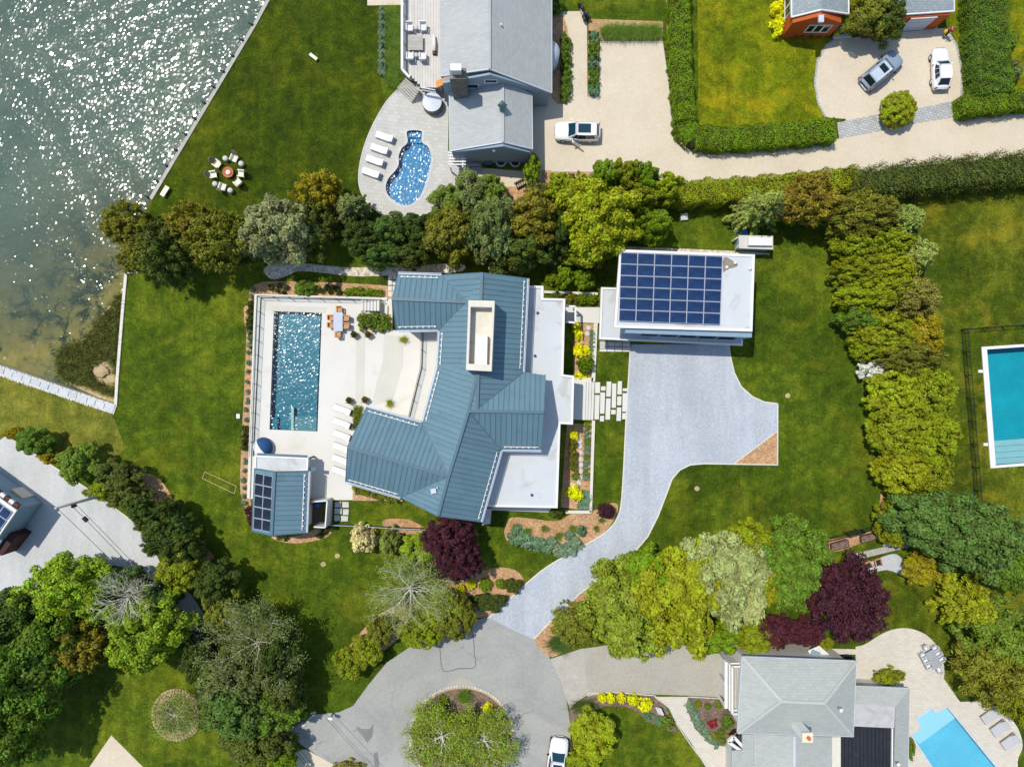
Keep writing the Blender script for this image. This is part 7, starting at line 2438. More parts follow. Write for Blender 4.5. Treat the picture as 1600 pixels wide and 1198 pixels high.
# ---------------------------------------------------------------- east side
G = 'trees of the row between the two east lawns'
for a in [
    ('spruce', (1196, 322), (52, 46), 8.5, 'pale', 'pale yellowish spruce behind the white playhouse'),
    ('cedar', (1264, 314), (44, 40), 7, 'brown', 'orange brown thin tree right of the pale spruce'),
    ('cedar', (1338, 336), (58, 36), 6.5, 'olive', 'olive brown spreading tree at the north end of the row'),
    ('holly', (1346, 382), (48, 28), 5, 'yg', 'yellow green shrub tree first below the olive brown spreading tree'),
    ('holly', (1390, 384), (44, 30), 5, 'yg2', 'yellow green shrub tree second below the olive brown tree, lawn side'),
    ('holly', (1342, 424), (42, 30), 5, 'yg2', 'yellow green shrub tree with a bronze lower edge on the garage lawn side'),
    ('holly', (1388, 420), (44, 28), 5, 'yg', 'yellow green shrub tree left of the feathery light green tree'),
    ('holly', (1352, 462), (46, 30), 5, 'yg', 'yellow green shrub tree above the dark green gap in the row'),
    ('holly', (1396, 452), (36, 26), 5, 'yg2', 'yellow green shrub tree left of the tan grey one'),
    ('feather', (1414, 346), (34, 42), 6.5, 'pale', 'light green feathery tree at the top right of the row'),
    ('feather', (1434, 398), (36, 44), 6.5, 'pale', 'light green feathery tree sticking out to the pool lawn'),
    ('cedar', (1424, 466), (40, 30), 5.5, 'tan', 'tan grey thin tree on the pool lawn side'),
    ('maple', (1338, 500), (28, 24), 4.5, 'green', 'dark green leafy tree in the gap on the garage lawn side'),
    ('holly', (1380, 520), (56, 34), 5, 'yg', 'yellow green shrub tree above the white blossom'),
    ('cedar', (1440, 520), (28, 34), 5, 'gold', 'golden olive thin tree at the corner of the black pool fence'),
    ('holly', (1352, 540), (24, 24), 4, 'yg2', 'small yellow green shrub tree right at the edge of the garage lawn'),
    ('cedar', (1416, 556), (50, 30), 5, 'olive', 'olive thin tree behind the white blossom'),
    ('holly', (1398, 618), (48, 40), 5, 'yg', 'yellow green shrub tree straight below the white blossom'),
    ('holly', (1450, 616), (40, 44), 5, 'yg2', 'yellow green shrub tree level with the top of the turquoise pool, lawn side'),
    ('holly', (1396, 676), (42, 40), 5, 'yg2', 'yellow green shrub tree level with the drive corner, garage lawn side'),
    ('holly', (1452, 680), (48, 40), 5, 'yg', 'yellow green shrub tree sticking farthest out to the pool fence'),
    ('holly', (1408, 736), (42, 36), 5, 'yg', 'yellow green shrub tree last on the garage lawn side'),
    ('holly', (1450, 740), (36, 36), 5, 'yg2', 'yellow green shrub tree last before the big deep green tree'),
    ('oak', (1462, 818), (62, 52), 9, 'leafblue', 'big deep green tree left half, over the boardwalk end'),
    ('oak', (1522, 838), (56, 58), 9.5, 'leafblue', 'big deep green tree right half, towards the right edge fence'),
    ('holly', (1394, 818), (28, 34), 4, 'yg2', 'olive yellow shrub tree beside the raised beds'),
    ('maple', (1576, 884), (36, 40), 6, 'green', 'mid green tree at the right edge below the big deep green tree'),
    ('maple', (1440, 888), (30, 24), 3.5, 'gold', 'golden leaved shrub tree beside the wooden tub'),
    ('feather', (1516, 946), (56, 48), 7, 'yg2', 'yellow green radiating conifer at the right of the small lawn'),
    ('maple', (1560, 984), (56, 44), 7, 'mid', 'mid green tree below the radiating conifer'),
    ('cedar', (1556, 1046), (58, 50), 7, 'olive', 'olive thin tree hanging over the wide grey loungers'),
    ('cedar', (1598, 1076), (36, 56), 7, 'yg2', 'yellow green thin tree cut by the right edge'),
    ('plum', (1325, 936), (54, 68), 7.5, 'purple', 'big round dark purple tree beside the boardwalk'),
    ('plum', (1214, 986), (29, 25), 4, 'plum', 'small purple tree left of the white picket trellis'),
    ('plum', (1258, 986), (28, 22), 4, 'plum', 'small purple tree right of the white picket trellis'),
]:
    tree(*a, group=G)
wb = bush('blossom', (1370, 578), (26, 22), 3.0, 'white', 'white blossoming shrub at the edge of the garage lawn', name='blossom_tree', cat='shrub')
bush('shrub', (1418, 770), (30, 20), 2.4, 'green', 'low green bush between the yellow green row and the big deep green tree')
bush('small', (1532, 1040), 12, 1.0, 'blue', 'blue green tuft under the olive thin tree')
# ---------------------------------------------------------------- the clump left of the balcony drive
G = 'trees between the blue grey drive and the balcony drive'
for a in [
    ('cedar', (903, 974), (38, 34), 4.5, 'olive', 'olive bush tree at the road end of the blue grey drive'),
    ('oak', (984, 950), (66, 70), 7.5, 'ygreen', 'large mid green tree in the clump beside the blue grey drive'),
    ('oak', (1062, 930), (66, 84), 8, 'yg', 'large yellow green tree in the middle of the clump'),
    ('maple', (1010, 890), (44, 34), 6, 'bright', 'bright green tree at the top of the clump by the drive bend'),
    ('oak', (1134, 896), (58, 72), 8, 'paler', 'pale sage tree right of the yellow green one in the clump'),
    ('feather', (1166, 936), (50, 62), 7.6, 'paler', 'pale feathery tree beside the white garden wall'),
    ('holly', (1170, 846), (34, 34), 6, 'yg', 'yellow green tree at the top right of the pale sage tree'),
    ('holly', (1190, 908), (30, 40), 6, 'yg', 'yellow green tree between the pale feathery tree and the leafy green one'),
    ('oak', (1236, 880), (52, 62), 7.5, 'green', 'leafy green tree left of the big purple one'),
    ('maple', (1112, 996), (46, 26), 4, 'bright', 'low bright green tree overhanging the balcony drive'),
    ('maple', (1178, 996), (32, 28), 3.5, 'yg2', 'yellow green bush tree against the north side of the hipped roof house'),
]:
    tree(*a, group=G)
bush('tuft', (873, 1006), (25, 18), 1.1, 'deep', 'dark green round grass clump beside the brick apron', 'ornamental grass')
bush('small', (1192, 1030), 14, 1.6, 'yg', 'first light green bush against the north eave of the hipped roof house')
bush('small', (1212, 1028), 12, 1.6, 'yg', 'second light green bush against the north eave, below the small purple tree')
bush('shrub', (1284, 1006), (16, 14), 1.6, 'yg2', 'yellow green bush beside the white canopy')

# ---------------------------------------------------------------- garden of the main house, south part
tree('plum', (700, 838), (40, 32), 6, 'plum', 'dark purple tree touching the south gable of the main roof')
tree('plum', (716, 872), (40, 34), 6, 'purple', 'dark purple tree one step south of the gable, over the lawn')
bush('shrub', (568, 841), (20, 23), 2.6, 'cream', 'shrub covered in cream blossom south of the wire fence', name='flowering_shrub', cat='shrub')
bush('shrub', (609, 843), (17, 23), 2.4, 'pale', 'shrub with sparse pale yellow blossom next to the cream one', name='flowering_shrub', cat='shrub')
tree('cypress', (655, 856), (26, 27), 3.5, 'lime', 'light green loose bush tree between blossom shrubs and purple trees', 'bush')
lm, tm = sparse('pale_tree_leaves', 4.4, 6.5, 34, 5, 12000, .14, LF, M['bark_white'], .3, zup=.42, zlo=.15, sub=7, r0=.062)
bt = thing('bare_tree', 'wide tree of bleached branches with few green leaves on the south lawn', 'tree', W(640, 922, 3.5).to_2d().to_3d())
bt.scale = (.86, .72, .9)
link_mesh('crown', lm, bt, C['pale'])
link_mesh('trunk', tm, bt)
G = 'bushes along the cul-de-sac edge'
for a in [
    ('holly', (656, 986), (36, 28), 3.6, 'yg2', 'golden green bush leftmost of the big group by the road patch'),
    ('holly', (690, 952), (40, 30), 4, 'yg2', 'yellow green bush under the bleached branches'),
    ('holly', (708, 962), (38, 36), 4, 'olive', 'olive green bush rightmost of the big group by the road patch'),
    ('maple', (596, 983), (21, 25), 3.4, 'olive', 'round olive bush uppermost of three on the curved bark bed'),
    ('maple', (575, 1014), (25, 25), 3.2, 'yg2', 'round olive bush in the middle of three on the curved bark bed'),
    ('maple', (548, 1035), (25, 24), 3.2, 'yg2', 'round olive bush lowest of three on the curved bark bed'),
]:
    tree(*a, cat='bush', group=G)
for q, c, lb in [((736, 913), 'yellow', 'left yellow ball plant on the bark near the purple trees'), ((737 - 18, 921), 'yellow', 'lower yellow ball plant beside the bleached tree'), ((758, 914), 'bright', 'bright green ball plant next to the yellow one'), ((781, 912), 'lime', 'small light green ball plant on the bark near the drive')]:
    bush('ball', q, 11 if c == 'bright' else 8, .9, c, lb)
bush('shrub', (800, 915), (15, 12), 1.3, 'dark2', 'dark green mound at the drive end of the bark bed')
bush('shrub', (762, 941), (28, 15), 1.3, 'dark', 'long dark green mound beside the blue grey drive')
tag(MB().lathe(W(691, 928), [(.3, 0), (.34, .3), (.28, .3), (0, .22)], 12).build('water_bowl', plain('blue_bowl', px(20, 130, 170), .4, .06, 2, 10)), 'small blue bowl on the bark beside the bleached tree', 'bowl')
tree('plum', (947, 798), (13, 12), 1.8, 'purple', 'little dark purple bush at the bend of the blue grey drive', 'bush')
# the bed of low plants south east of the house
for k, (q, r, h, c) in enumerate([((812, 838), (18, 14), .8, 'blue'), ((826, 846), (15, 10), .7, 'blue2'), ((842, 850), (16, 11), .7, 'blue'), ((862, 848), (11, 10), .6, 'blue2'), ((856, 856), (9, 9), .6, 'blue'), ((888, 858), (12, 12), .7, 'blue2'), ((900, 850), (10, 12), .7, 'blue2'), ((908, 830), (8, 8), .8, 'blue'), ((876, 864), (10, 8), .5, 'blue2'), ((890, 836), (8, 8), .6, 'blue2')]):
    bush('small', q, r, h, c, ('round upright ' if r[0] < 9 else 'spreading ') + nth('blue green cushion plant south of the flat roof', k, 'west end'), 'plant', 'blue green plants of the bark bed')
for k, (q, r) in enumerate([((805, 824), 9), ((825, 830), 9), ((851, 826), 9), ((895, 826), 9), ((873, 838), 10), ((932, 826), 7), ((940, 813), 7)]):
    bush('spiky', q, r, .9, 'mid', nth('green leafy perennial south of the flat roof', k, 'west end'), 'plant', 'green perennials of the bark bed')
bush('shrub', (868, 800), (12, 9), 1.4, 'dark2', 'dark bush under the south east corner of the flat roof')
# planted court east of the flat roof
for q, r, c, h, lb in [((900, 511), (6, 9), 'yellow', .8, 'upper'), ((904, 520), (6, 13), 'yellow', .8, 'second'), ((903, 548), (7, 12), 'yellow', .8, 'third'), ((916, 548), (7, 8), 'yellow', .8, 'right hand'), ((908, 586), (10, 6), 'yellow', .6, 'lowest')]:
    bush('small', q, r, h, c, lb + ' yellow plant in the court bed north of the entrance steps', 'plant', 'yellow plants of the court bed')
bush('shrub', (914, 569), 13, 1.9, 'bright', 'round bright green bush in the court bed above the entrance steps')
for k in range(6):
    bush('small', (926 - k * .3, 520 + k * 7), (4.5, 5), .4, 'blue2', nth('low green edging plant along the court bed wall', k, 'top'), 'plant', 'edging plants of the court bed')
bush('small', (897, 680), (6, 8), .8, 'yellow', 'small yellow plant at the top of the stepping stone bed', 'plant')
bush('small', (899, 769), (12, 12), 1.0, 'yellow', 'largest bright yellow plant at the bottom of the stepping stone bed', 'plant')
for k in range(4):
    bush('small', (896, 693 + k * 12), (6, 8), .9, 'olive', nth('olive green plant of the short row beside the stepping stones', k, 'top'), 'plant', 'olive plants by the stepping stones')
bush('small', (899, 744), 6, .6, 'mid', 'low round plant between the olive row and the big yellow plant', 'plant')
for k in range(11):
    bush('small', (918 - k * .25, 666 + k * 8), (5, 5.5), .45, 'blue2' if k % 3 else 'mid', nth('low green edging plant along the stepping stone bed wall', k, 'top'), 'plant', 'edging plants of the stepping stone bed')
for k in range(9):
    bush('small', (908 + (k % 3) * 6, 772 + (k // 3) * 10), (6, 7), .35, 'blue2', nth('grey green mat plant around the big yellow plant', k, 'top left'), 'plant', 'mat plants of the stepping stone bed')
# bed round the pool terrace
for k, (q, r) in enumerate([((424, 449), 5), ((437, 446), 4), ((434, 454), 3.5), ((448, 449), 4), ((443, 456), 4), ((503, 455), 4), ((511, 449), 5), ((524, 450), 5), ((516, 456), 4), ((530, 456), 5)]):
    bush('small', q, r, .5, 'dark', nth('small dark shrub in the bed north of the pool terrace', k, 'pool corner'), 'plant', 'dark shrubs north of the pool terrace')
bush('shrub', (477, 449), (18, 13), 1.3, 'green', 'broad green mound in the bark bed north of the pool')
for k, q in enumerate([(545, 457), (556, 455), (567, 458), (579, 457), (590, 459)]):
    bush('small', q, (8, 7), .8, 'bright', nth('bright green shrub in the bed north of the terrace stair', k, 'pool side'), 'plant', 'bright shrubs north of the terrace stair')
for k, y in enumerate([475, 487, 499, 510, 670, 679, 689, 699]):
    bush('small', (391.5 - (y - 475) * .045, y), 5.5, .6, 'dark', nth('dark shrub in the bed west of the pool terrace', k, 'top'), 'plant', 'dark shrubs west of the pool terrace')
for k, y in enumerate([452, 462, 518, 528, 540, 550, 566, 580, 596, 612, 626, 640, 655, 720, 735, 750, 762, 775, 785]):
    bush('small', (392 - (y - 475) * .04 + rt.uniform(-2, 2), y), rt.uniform(3, 4.5), .4, 'blue2', nth('small grey green plant in the bed west of the pool terrace', k, 'top'), 'plant', 'grey plants west of the pool terrace')
for k, q in enumerate([(388, 798), (392, 808), (394, 816)]):
    bush('small', q, 6, .6, 'purple', nth('purple leaved plant at the west wall of the pool house', k, 'top'), 'plant', 'purple plants at the pool house')
for k, q in enumerate([(436, 838), (446, 840), (500, 836), (508, 830), (515, 824)]):
    bush('small', q, 5, .5, 'dark', nth('dark plant along the south wall of the pool house', k, 'west'), 'plant', 'dark plants south of the pool house')
for k, q in enumerate([(565, 497), (575, 499), (585, 494), (590, 503), (600, 498), (604, 508), (567, 509), (580, 509), (596, 512)]):
    bush('small', q, 7.5, .8, 'green' if k % 2 else 'mid', nth('leafy green plant in the square terrace bed', k, 'top left corner'), 'plant', 'plants of the square terrace bed', z=.45)
slab('bark_bed', [(561, 491), (611, 491), (611, 514), (561, 516)], .40, .475, M['mulch'])
slab('bark_bed', [(551, 762), (625, 778), (630, 783), (551, 782)], .30, .47, M['mulch'])
for k, q in enumerate([(556, 764), (563, 766), (571, 770), (585, 772), (594, 776), (607, 778), (617, 780)]):
    bush('small', q, 6, .7, 'mid' if k % 2 else 'yg2', nth('leafy plant in the bed below the west wing eave', k, 'west'), 'plant', 'plants below the west wing eave', z=.4)
for q, lb in [((630, 530), 'bright spiky bush on the terrace below the north wing'), ((608, 630), 'bright spiky bush on the terrace above the west wing')]:
    bush('spiky', q, 9, 1.0, 'yg', lb, 'plant', z=.45)
for t, p, r, colr in PLANTERS:
    o = link_mesh('plant', PROTO['small'][2][0], t, colr)
    o.location = p - wloc(t)
    o.scale = (r / .5 * .95, r / .5 * .95, .8)

# ---------------------------------------------------------------- lower left
G = 'bushes between the pale drive and the south west lawn'
for a in [
    ('maple', (57, 690), (30, 21), 3.2, 'green', 'round green bush at the upper corner of the pale drive'),
    ('shrub', (80, 712), (20, 13), 2, 'gold', 'small golden bush between two round green bushes on the pale drive'),
    ('maple', (126, 724), (34, 31), 4, 'mid', 'round green bush second along the pale drive'),
    ('cypress', (184, 742), (33, 25), 4, 'dark2', 'dark spiky conifer where the utility pole stands'),
    ('maple', (164, 766), (26, 18), 3.2, 'yg2', 'yellow green bush at the foot of the utility pole'),
    ('cypress', (198, 768), (29, 25), 4, 'dark2', 'dark spiky conifer just below the pole bushes'),
    ('cypress', (222, 788), (24, 20), 4, 'dark', 'dark conifer at the start of the long dark row'),
]:
    tree(*a, cat='bush', group=G)
G = 'dark conifers along the pale drive'
cnt = 0
for q, r, c in [((236, 808), 22, 'dark'), ((262, 794), 18, 'dark'), ((252, 828), 26, 'dark'), ((284, 816), 17, 'deep'), ((270, 842), 24, 'dark'), ((296, 838), 19, 'dark2'), ((246, 846), 20, 'dark'), ((284, 862), 20, 'dark'), ((306, 858), 17, 'dark')]:
    o_ = ['first, by the bark curve', 'second, nearest the lawn top', 'third, overhanging the drive', 'fourth, round crown on the lawn side', 'fifth, in the middle of the row', 'sixth, lawn side below the round crown', 'seventh, reaching over the drive', 'eighth, near the bright green bush', 'last before the yellow green bush'][cnt]
    tree('cypress', q, (r, r * .9), 4.6, c, 'dark conifer of the row along the pale drive, ' + o_, group=G)
    cnt += 1
G = 'trees of the south west wood'
for a in [
    ('maple', (286, 890), (36, 36), 4.5, 'yg2', 'yellow green rounded tree at the lower end of the dark conifer row'),
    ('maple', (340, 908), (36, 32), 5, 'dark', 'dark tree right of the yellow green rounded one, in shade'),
    ('maple', (352, 950), (28, 34), 4.5, 'olive', 'olive tree with bleached twigs at the end of the pale drive'),
    ('oak', (108, 926), (60, 54), 7.5, 'lime', 'bright lime green tree over the lower edge of the pale drive'),
    ('oak', (230, 986), (62, 56), 7.5, 'lime', 'bright lime green tree right of the bleached branches'),
    ('cedar', (128, 1006), (42, 40), 6.5, 'brown', 'brown olive tree between the two lime green ones'),
    ('maple', (184, 908), (44, 20), 4.5, 'deep', 'dark green tree along the stone edge of the pale drive'),
    ('maple', (252, 930), (24, 24), 5, 'deep', 'dark green tree right of the lime green one, by the lane'),
    ('oak', (55, 1046), (62, 76), 10, 'green', 'huge green tree at the left edge of the wood'),
    ('oak', (16, 980), (50, 50), 8, 'deep', 'deep green tree cut by the left edge above the huge one'),
    ('oak', (14, 1136), (48, 68), 9, 'green', 'huge green tree in the bottom left corner'),
    ('cedar', (366, 1054), (52, 42), 6.5, 'sage', 'broad sage grey tree over the lane, lower half'),
    ('maple', (440, 1018), (28, 44), 7, 'dark', 'dark tree on the lawn side of the broad sage grey tree'),
    ('maple', (448, 1072), (30, 36), 6, 'dark2', 'dark tree above the stone strips by the cul-de-sac'),
    ('maple', (436, 1108), (44, 32), 5, 'green', 'green tree beside the stone strips by the cul-de-sac'),
    ('maple', (372, 1104), (58, 46), 6, 'deep', 'dark green tree left of the stone strips'),
    ('maple', (400, 1156), (52, 36), 5, 'dark2', 'dark olive tree above the small cream drive'),
    ('maple', (430, 1192), (34, 28), 4, 'bright', 'bright green bush tree cut by the bottom edge beside the cream drive'),
    ('cedar', (312, 1024), (28, 40), 4, 'dark', 'dark yew at the upper end of the shaded bank by the lane'),
    ('cedar', (336, 1066), (28, 36), 4, 'dark', 'dark yew at the lower end of the shaded bank by the lane'),
]:
    tree(*a, group=G)
lm, tm = sparse('grey_tree_leaves', 2.6, 8.6, 34, 9, 700, .15, LF, M['bark_white'], .3, zup=.35, zlo=.4, sub=8, r0=.042)
bt = thing('bare_tree', 'bleached leafless branches between the two lime green trees', 'tree', W(196, 936, 5.5).to_2d().to_3d())
link_mesh('crown', lm, bt, C['sage'])
link_mesh('trunk', tm, bt)
lm, tm = sparse('sage_tree_leaves', 4.6, 8.0, 26, 13, 22000, .18, LF, M['bark_white'], .42, zup=.4, zlo=.2, sub=5, r0=.07)
bt = thing('tree', 'broad sage grey tree over the lane, upper half, pale limbs showing', 'tree', W(396, 1008, 5).to_2d().to_3d(), G)
bt.scale = (.9, .78, .95)
link_mesh('crown', lm, bt, C['sage'])
link_mesh('trunk', tm, bt)
# old flower bed on the lower left lawn
lm, tm = sparse('brush_leaves', 2.1, 1.6, 16, 21, 6000, .12, LF, M['bark_white'], .42, zup=.3, zlo=.1, r0=.05)
bt = thing('brush_bed', 'oval tangle of green shoots and pale twigs ringed by stones on the lower left lawn', 'shrub', W(275, 1116, .6).to_2d().to_3d())
link_mesh('foliage', lm, bt, C['mid'])
link_mesh('twigs', tm, bt)
tree('shrub', (20, 677), (16, 9), 1.4, 'gold', 'small golden bush at the left tip of the pale bank lawn', 'bush')

# ---------------------------------------------------------------- the island in the cul-de-sac and the balcony drive garden
for k, (q, R_, sc, lb) in enumerate([((692, 1150), 3.3, 1, 'loose green tree on the left half of the round road island'), ((756, 1156), 3.3, .95, 'loose green tree with pale branches on the right half of the round road island')]):
    lm, tm = sparse('island_leaves', R_, 2.9, 24, 30 + k, 15000, .16, LF, M['bark_white'], .30, zup=.4, zlo=.2, sub=5, r0=.08)
    bt = thing('tree', lb, 'tree', W(*q, 1.5).to_2d().to_3d(), 'trees on the round road island')
    bt.scale = (sc, sc, 1)
    link_mesh('crown', lm, bt, C['ygreen'])
    link_mesh('trunk', tm, bt)
bush('tuft', (725, 1089), (15, 14), 1.0, 'green', 'round dark grass clump at the top of the road island', 'ornamental grass')
bush('shrub', (684, 1105), (11, 10), 1.2, 'dark', 'dark bush at the upper left rim of the road island')
bush('small', (762, 1107), 8, .8, 'yellow', 'yellow plant at the upper right rim of the road island', 'plant')
bush('shrub', (705, 1130), (20, 16), 1.6, 'dark2', 'dark bush under the island trees')
bush('small', (692, 1094), 8, .6, 'yg2', 'light green plant between the dark bush and the grass clump on the island', 'plant')
bush('shrub', (540, 1198), (24, 12), 1.2, 'tan', 'tan dry bush between the cream drive and the road at the bottom edge')
for q, r, lb in [((941, 1090), 7, 'first from the road'), ((954.5, 1090.5), 7.5, 'second from the road'), ((971.5, 1090.5), 8, 'third from the road, standing apart'), ((989.5, 1093), 9.5, 'fourth from the road, second largest'), ((1008, 1100.5), 12, 'largest, farthest from the road')]:
    bush('ball', q, r, 1.1, 'yellow', 'clipped yellow ball in the row beside the balcony drive, ' + lb, 'bush', 'yellow balls beside the balcony drive')
bush('ball', (1042, 1128), 12, 1.1, 'mid', 'clipped green ball at the lower end of the yellow ball bed')
bush('tuft', (912, 1104), (28, 13), .9, 'deep', 'long dark grass clump at the corner of the brick apron', 'ornamental grass')
bush('small', (1013, 1119), 7, .5, 'blue', 'small blue green plant below the largest yellow ball', 'plant')
bush('small', (1030, 1126), 7, .5, 'blue', 'small blue green plant against the clipped green ball', 'plant')
tree('maple', (928, 1150), (36, 38), 3.6, 'yg', 'yellow speckled round bush on the lawn beside the cul-de-sac', 'bush')
tree('shrub', (912, 1192), (28, 18), 2.2, 'yg2', 'yellow green bush cut by the bottom edge near the white car', 'bush')
for k, (q, r, c) in enumerate([((1091, 1100), 6, 'yg2'), ((1106, 1104), 5.5, 'mid'), ((1123, 1101), 6.5, 'mid'), ((1127, 1144), 6, 'mid'), ((1117, 1150), 6, 'yg2'), ((1129, 1157), 6, 'mid')]):
    bush('ball', q, r, .7, c, nth('small green ball plant in the dark bed west of the balcony', k, 'drive'), 'plant', 'green balls in the dark bed')
bush('small', (1139, 1149), 5, .5, 'gold', 'orange yellow plant in the dark bed by the entry hood', 'plant')
bush('small', (1114, 1130), 7, .6, 'red', 'red leaved plant in the middle of the dark bed', 'plant')
bush('small', (1136, 1128), (9, 11), .7, 'green', 'leafy green plant at the balcony foot in the dark bed', 'plant')
for k, q in enumerate([(1078, 1102), (1083, 1112), (1088, 1122), (1094, 1133), (1101, 1143), (1110, 1154), (1120, 1162)]):
    bush('small', q, 7, .4, 'blue2', nth('grey green mat plant along the path edge of the dark bed', k, 'drive'), 'plant', 'mat plants of the dark bed')
bush('shrub', (1388, 1055), (24, 14), 1.7, 'yg2', 'clipped oblong yellow green bush on the warm paver patio')
bush('shrub', (1420, 1168), (7, 18), 1.5, 'mid', 'narrow green bush between the sky blue pool and the house wall')

# ---------------------------------------------------------------- top gardens
tree('holly', (1404, 171), (28, 27), 2.6, 'yg', 'round yellow green bush island between the two cobble strips', 'bush')
sheet('bark_bed', smooth([(1375, 176), (1388, 160), (1408, 152), (1425, 164), (1426, 190), (1404, 200), (1384, 200), (1376, 190)], k=3), .0175, M['mulch'])
for q, r, lb in [((1216, 14), 12, 'upper bright yellow bush at the west wall of the orange cottage'), ((1217, 42), 14, 'lower bright yellow bush at the west wall of the orange cottage')]:
    bush('small', q, r, 1.2, 'yellow', lb)
for k in range(5):
    bush('ball', (1243 + k * 12.5, 50.5), 7.5, 1.0, 'dark2', nth('clipped olive ball under the gable windows of the orange cottage', k, 'west'), 'bush', 'olive balls under the cottage windows')
tree('maple', (1352, 28), (36, 32), 4.5, 'olive', 'dense olive evergreen between cottage and its garage, cottage side')
tree('maple', (1386, 34), (28, 30), 4.5, 'dark2', 'dense dark evergreen between cottage and its garage, garage side')
bush('small', (1374, 48), 8, .8, 'yg', 'yellow green plant at the foot of the evergreens on the forecourt', 'plant')
bush('small', (1354, 55), 6, .8, 'magenta', 'magenta flowering plant beside the cottage porch', 'plant')
bush('small', (1308, 52), 4.5, .6, 'yellow', 'yellow flowers in the pot on the cottage landing', 'plant', z=.24)
bush('small', (1333, 49), 4, .7, 'lime', 'light green plant right of the cottage landing', 'plant')
mb = MB()
bm = bmesh.new()
bmesh.ops.create_icosphere(bm, subdivisions=2, radius=1)
for v in bm.verts:
    v.co = Vector((v.co.x * .5, v.co.y * .45, v.co.z * .22)) * rt.uniform(.9, 1.1)
me = bpy.data.meshes.new('boulder')
bm.to_mesh(me)
bm.free()
me.materials.append(M['stone_tan'])
o = link_mesh('boulder', me)
o.location = W(1226, 51) + Vector((0, 0, .1))
tag(o, 'pale flat boulder at the corner of the orange cottage', 'boulder')
for k in range(10):
    bush('small', (1042.5 + k * 1.45, 73 + k * 12.4), 4.5, .45, 'olive' if k % 2 else 'yg2', nth('small bush in the bark strip between cream driveway and tall hedge', k, 'top'), 'plant', 'small bushes along the cream driveway')
for k in range(7):
    bush('small', (928 - k * .1, 58 + k * 14), (8.5, 9.5), .8, 'green' if k % 3 else 'blue', nth('green plant in the narrow bed between the two cream drives', k, 'top'), 'plant', 'plants between the cream drives')
for k in range(9):
    bush('small', (883.5 + (k % 2) * 2, 62 + k * 11), (8, 9), .8, 'green', nth('green plant along the east wall of the shingled house', k, 'top'), 'plant', 'plants east of the shingled house')
for k in range(5):
    bush('tuft', (950 + k * 18, 49), (20, 17), 1.1, 'green', nth('tall green grass clump at the top of the cream parking', k, 'west'), 'ornamental grass', 'grass clumps above the cream parking')
bush('shrub', (868, 9), (14, 12), 1.4, 'green', 'green bush at the top of the wall bed by the narrow cream drive')
for k in range(7):
    bush('tuft', (612 + (k % 2) * 6, 22 + k * 17), (17, 15), .9, 'green', nth('green grass clump in the bed west of the timber deck', k, 'top'), 'ornamental grass', 'grass clumps west of the timber deck')
for k in range(7):
    bush('small', (597, 22 + k * 15), (6, 9), .6, 'blue2', nth('blue grey edging plant along the bed west of the timber deck', k, 'top'), 'plant', 'blue grey edging west of the timber deck')
for k, q in enumerate([(870, 276), (880, 274), (893, 275), (906, 273), (1100, 330)]):
    if k < 4:
        bush('small', q, 5, .5, 'olive', nth('small plant in the bark strip below the cream driveway kerb', k, 'west'), 'plant', 'plants below the cream driveway kerb')

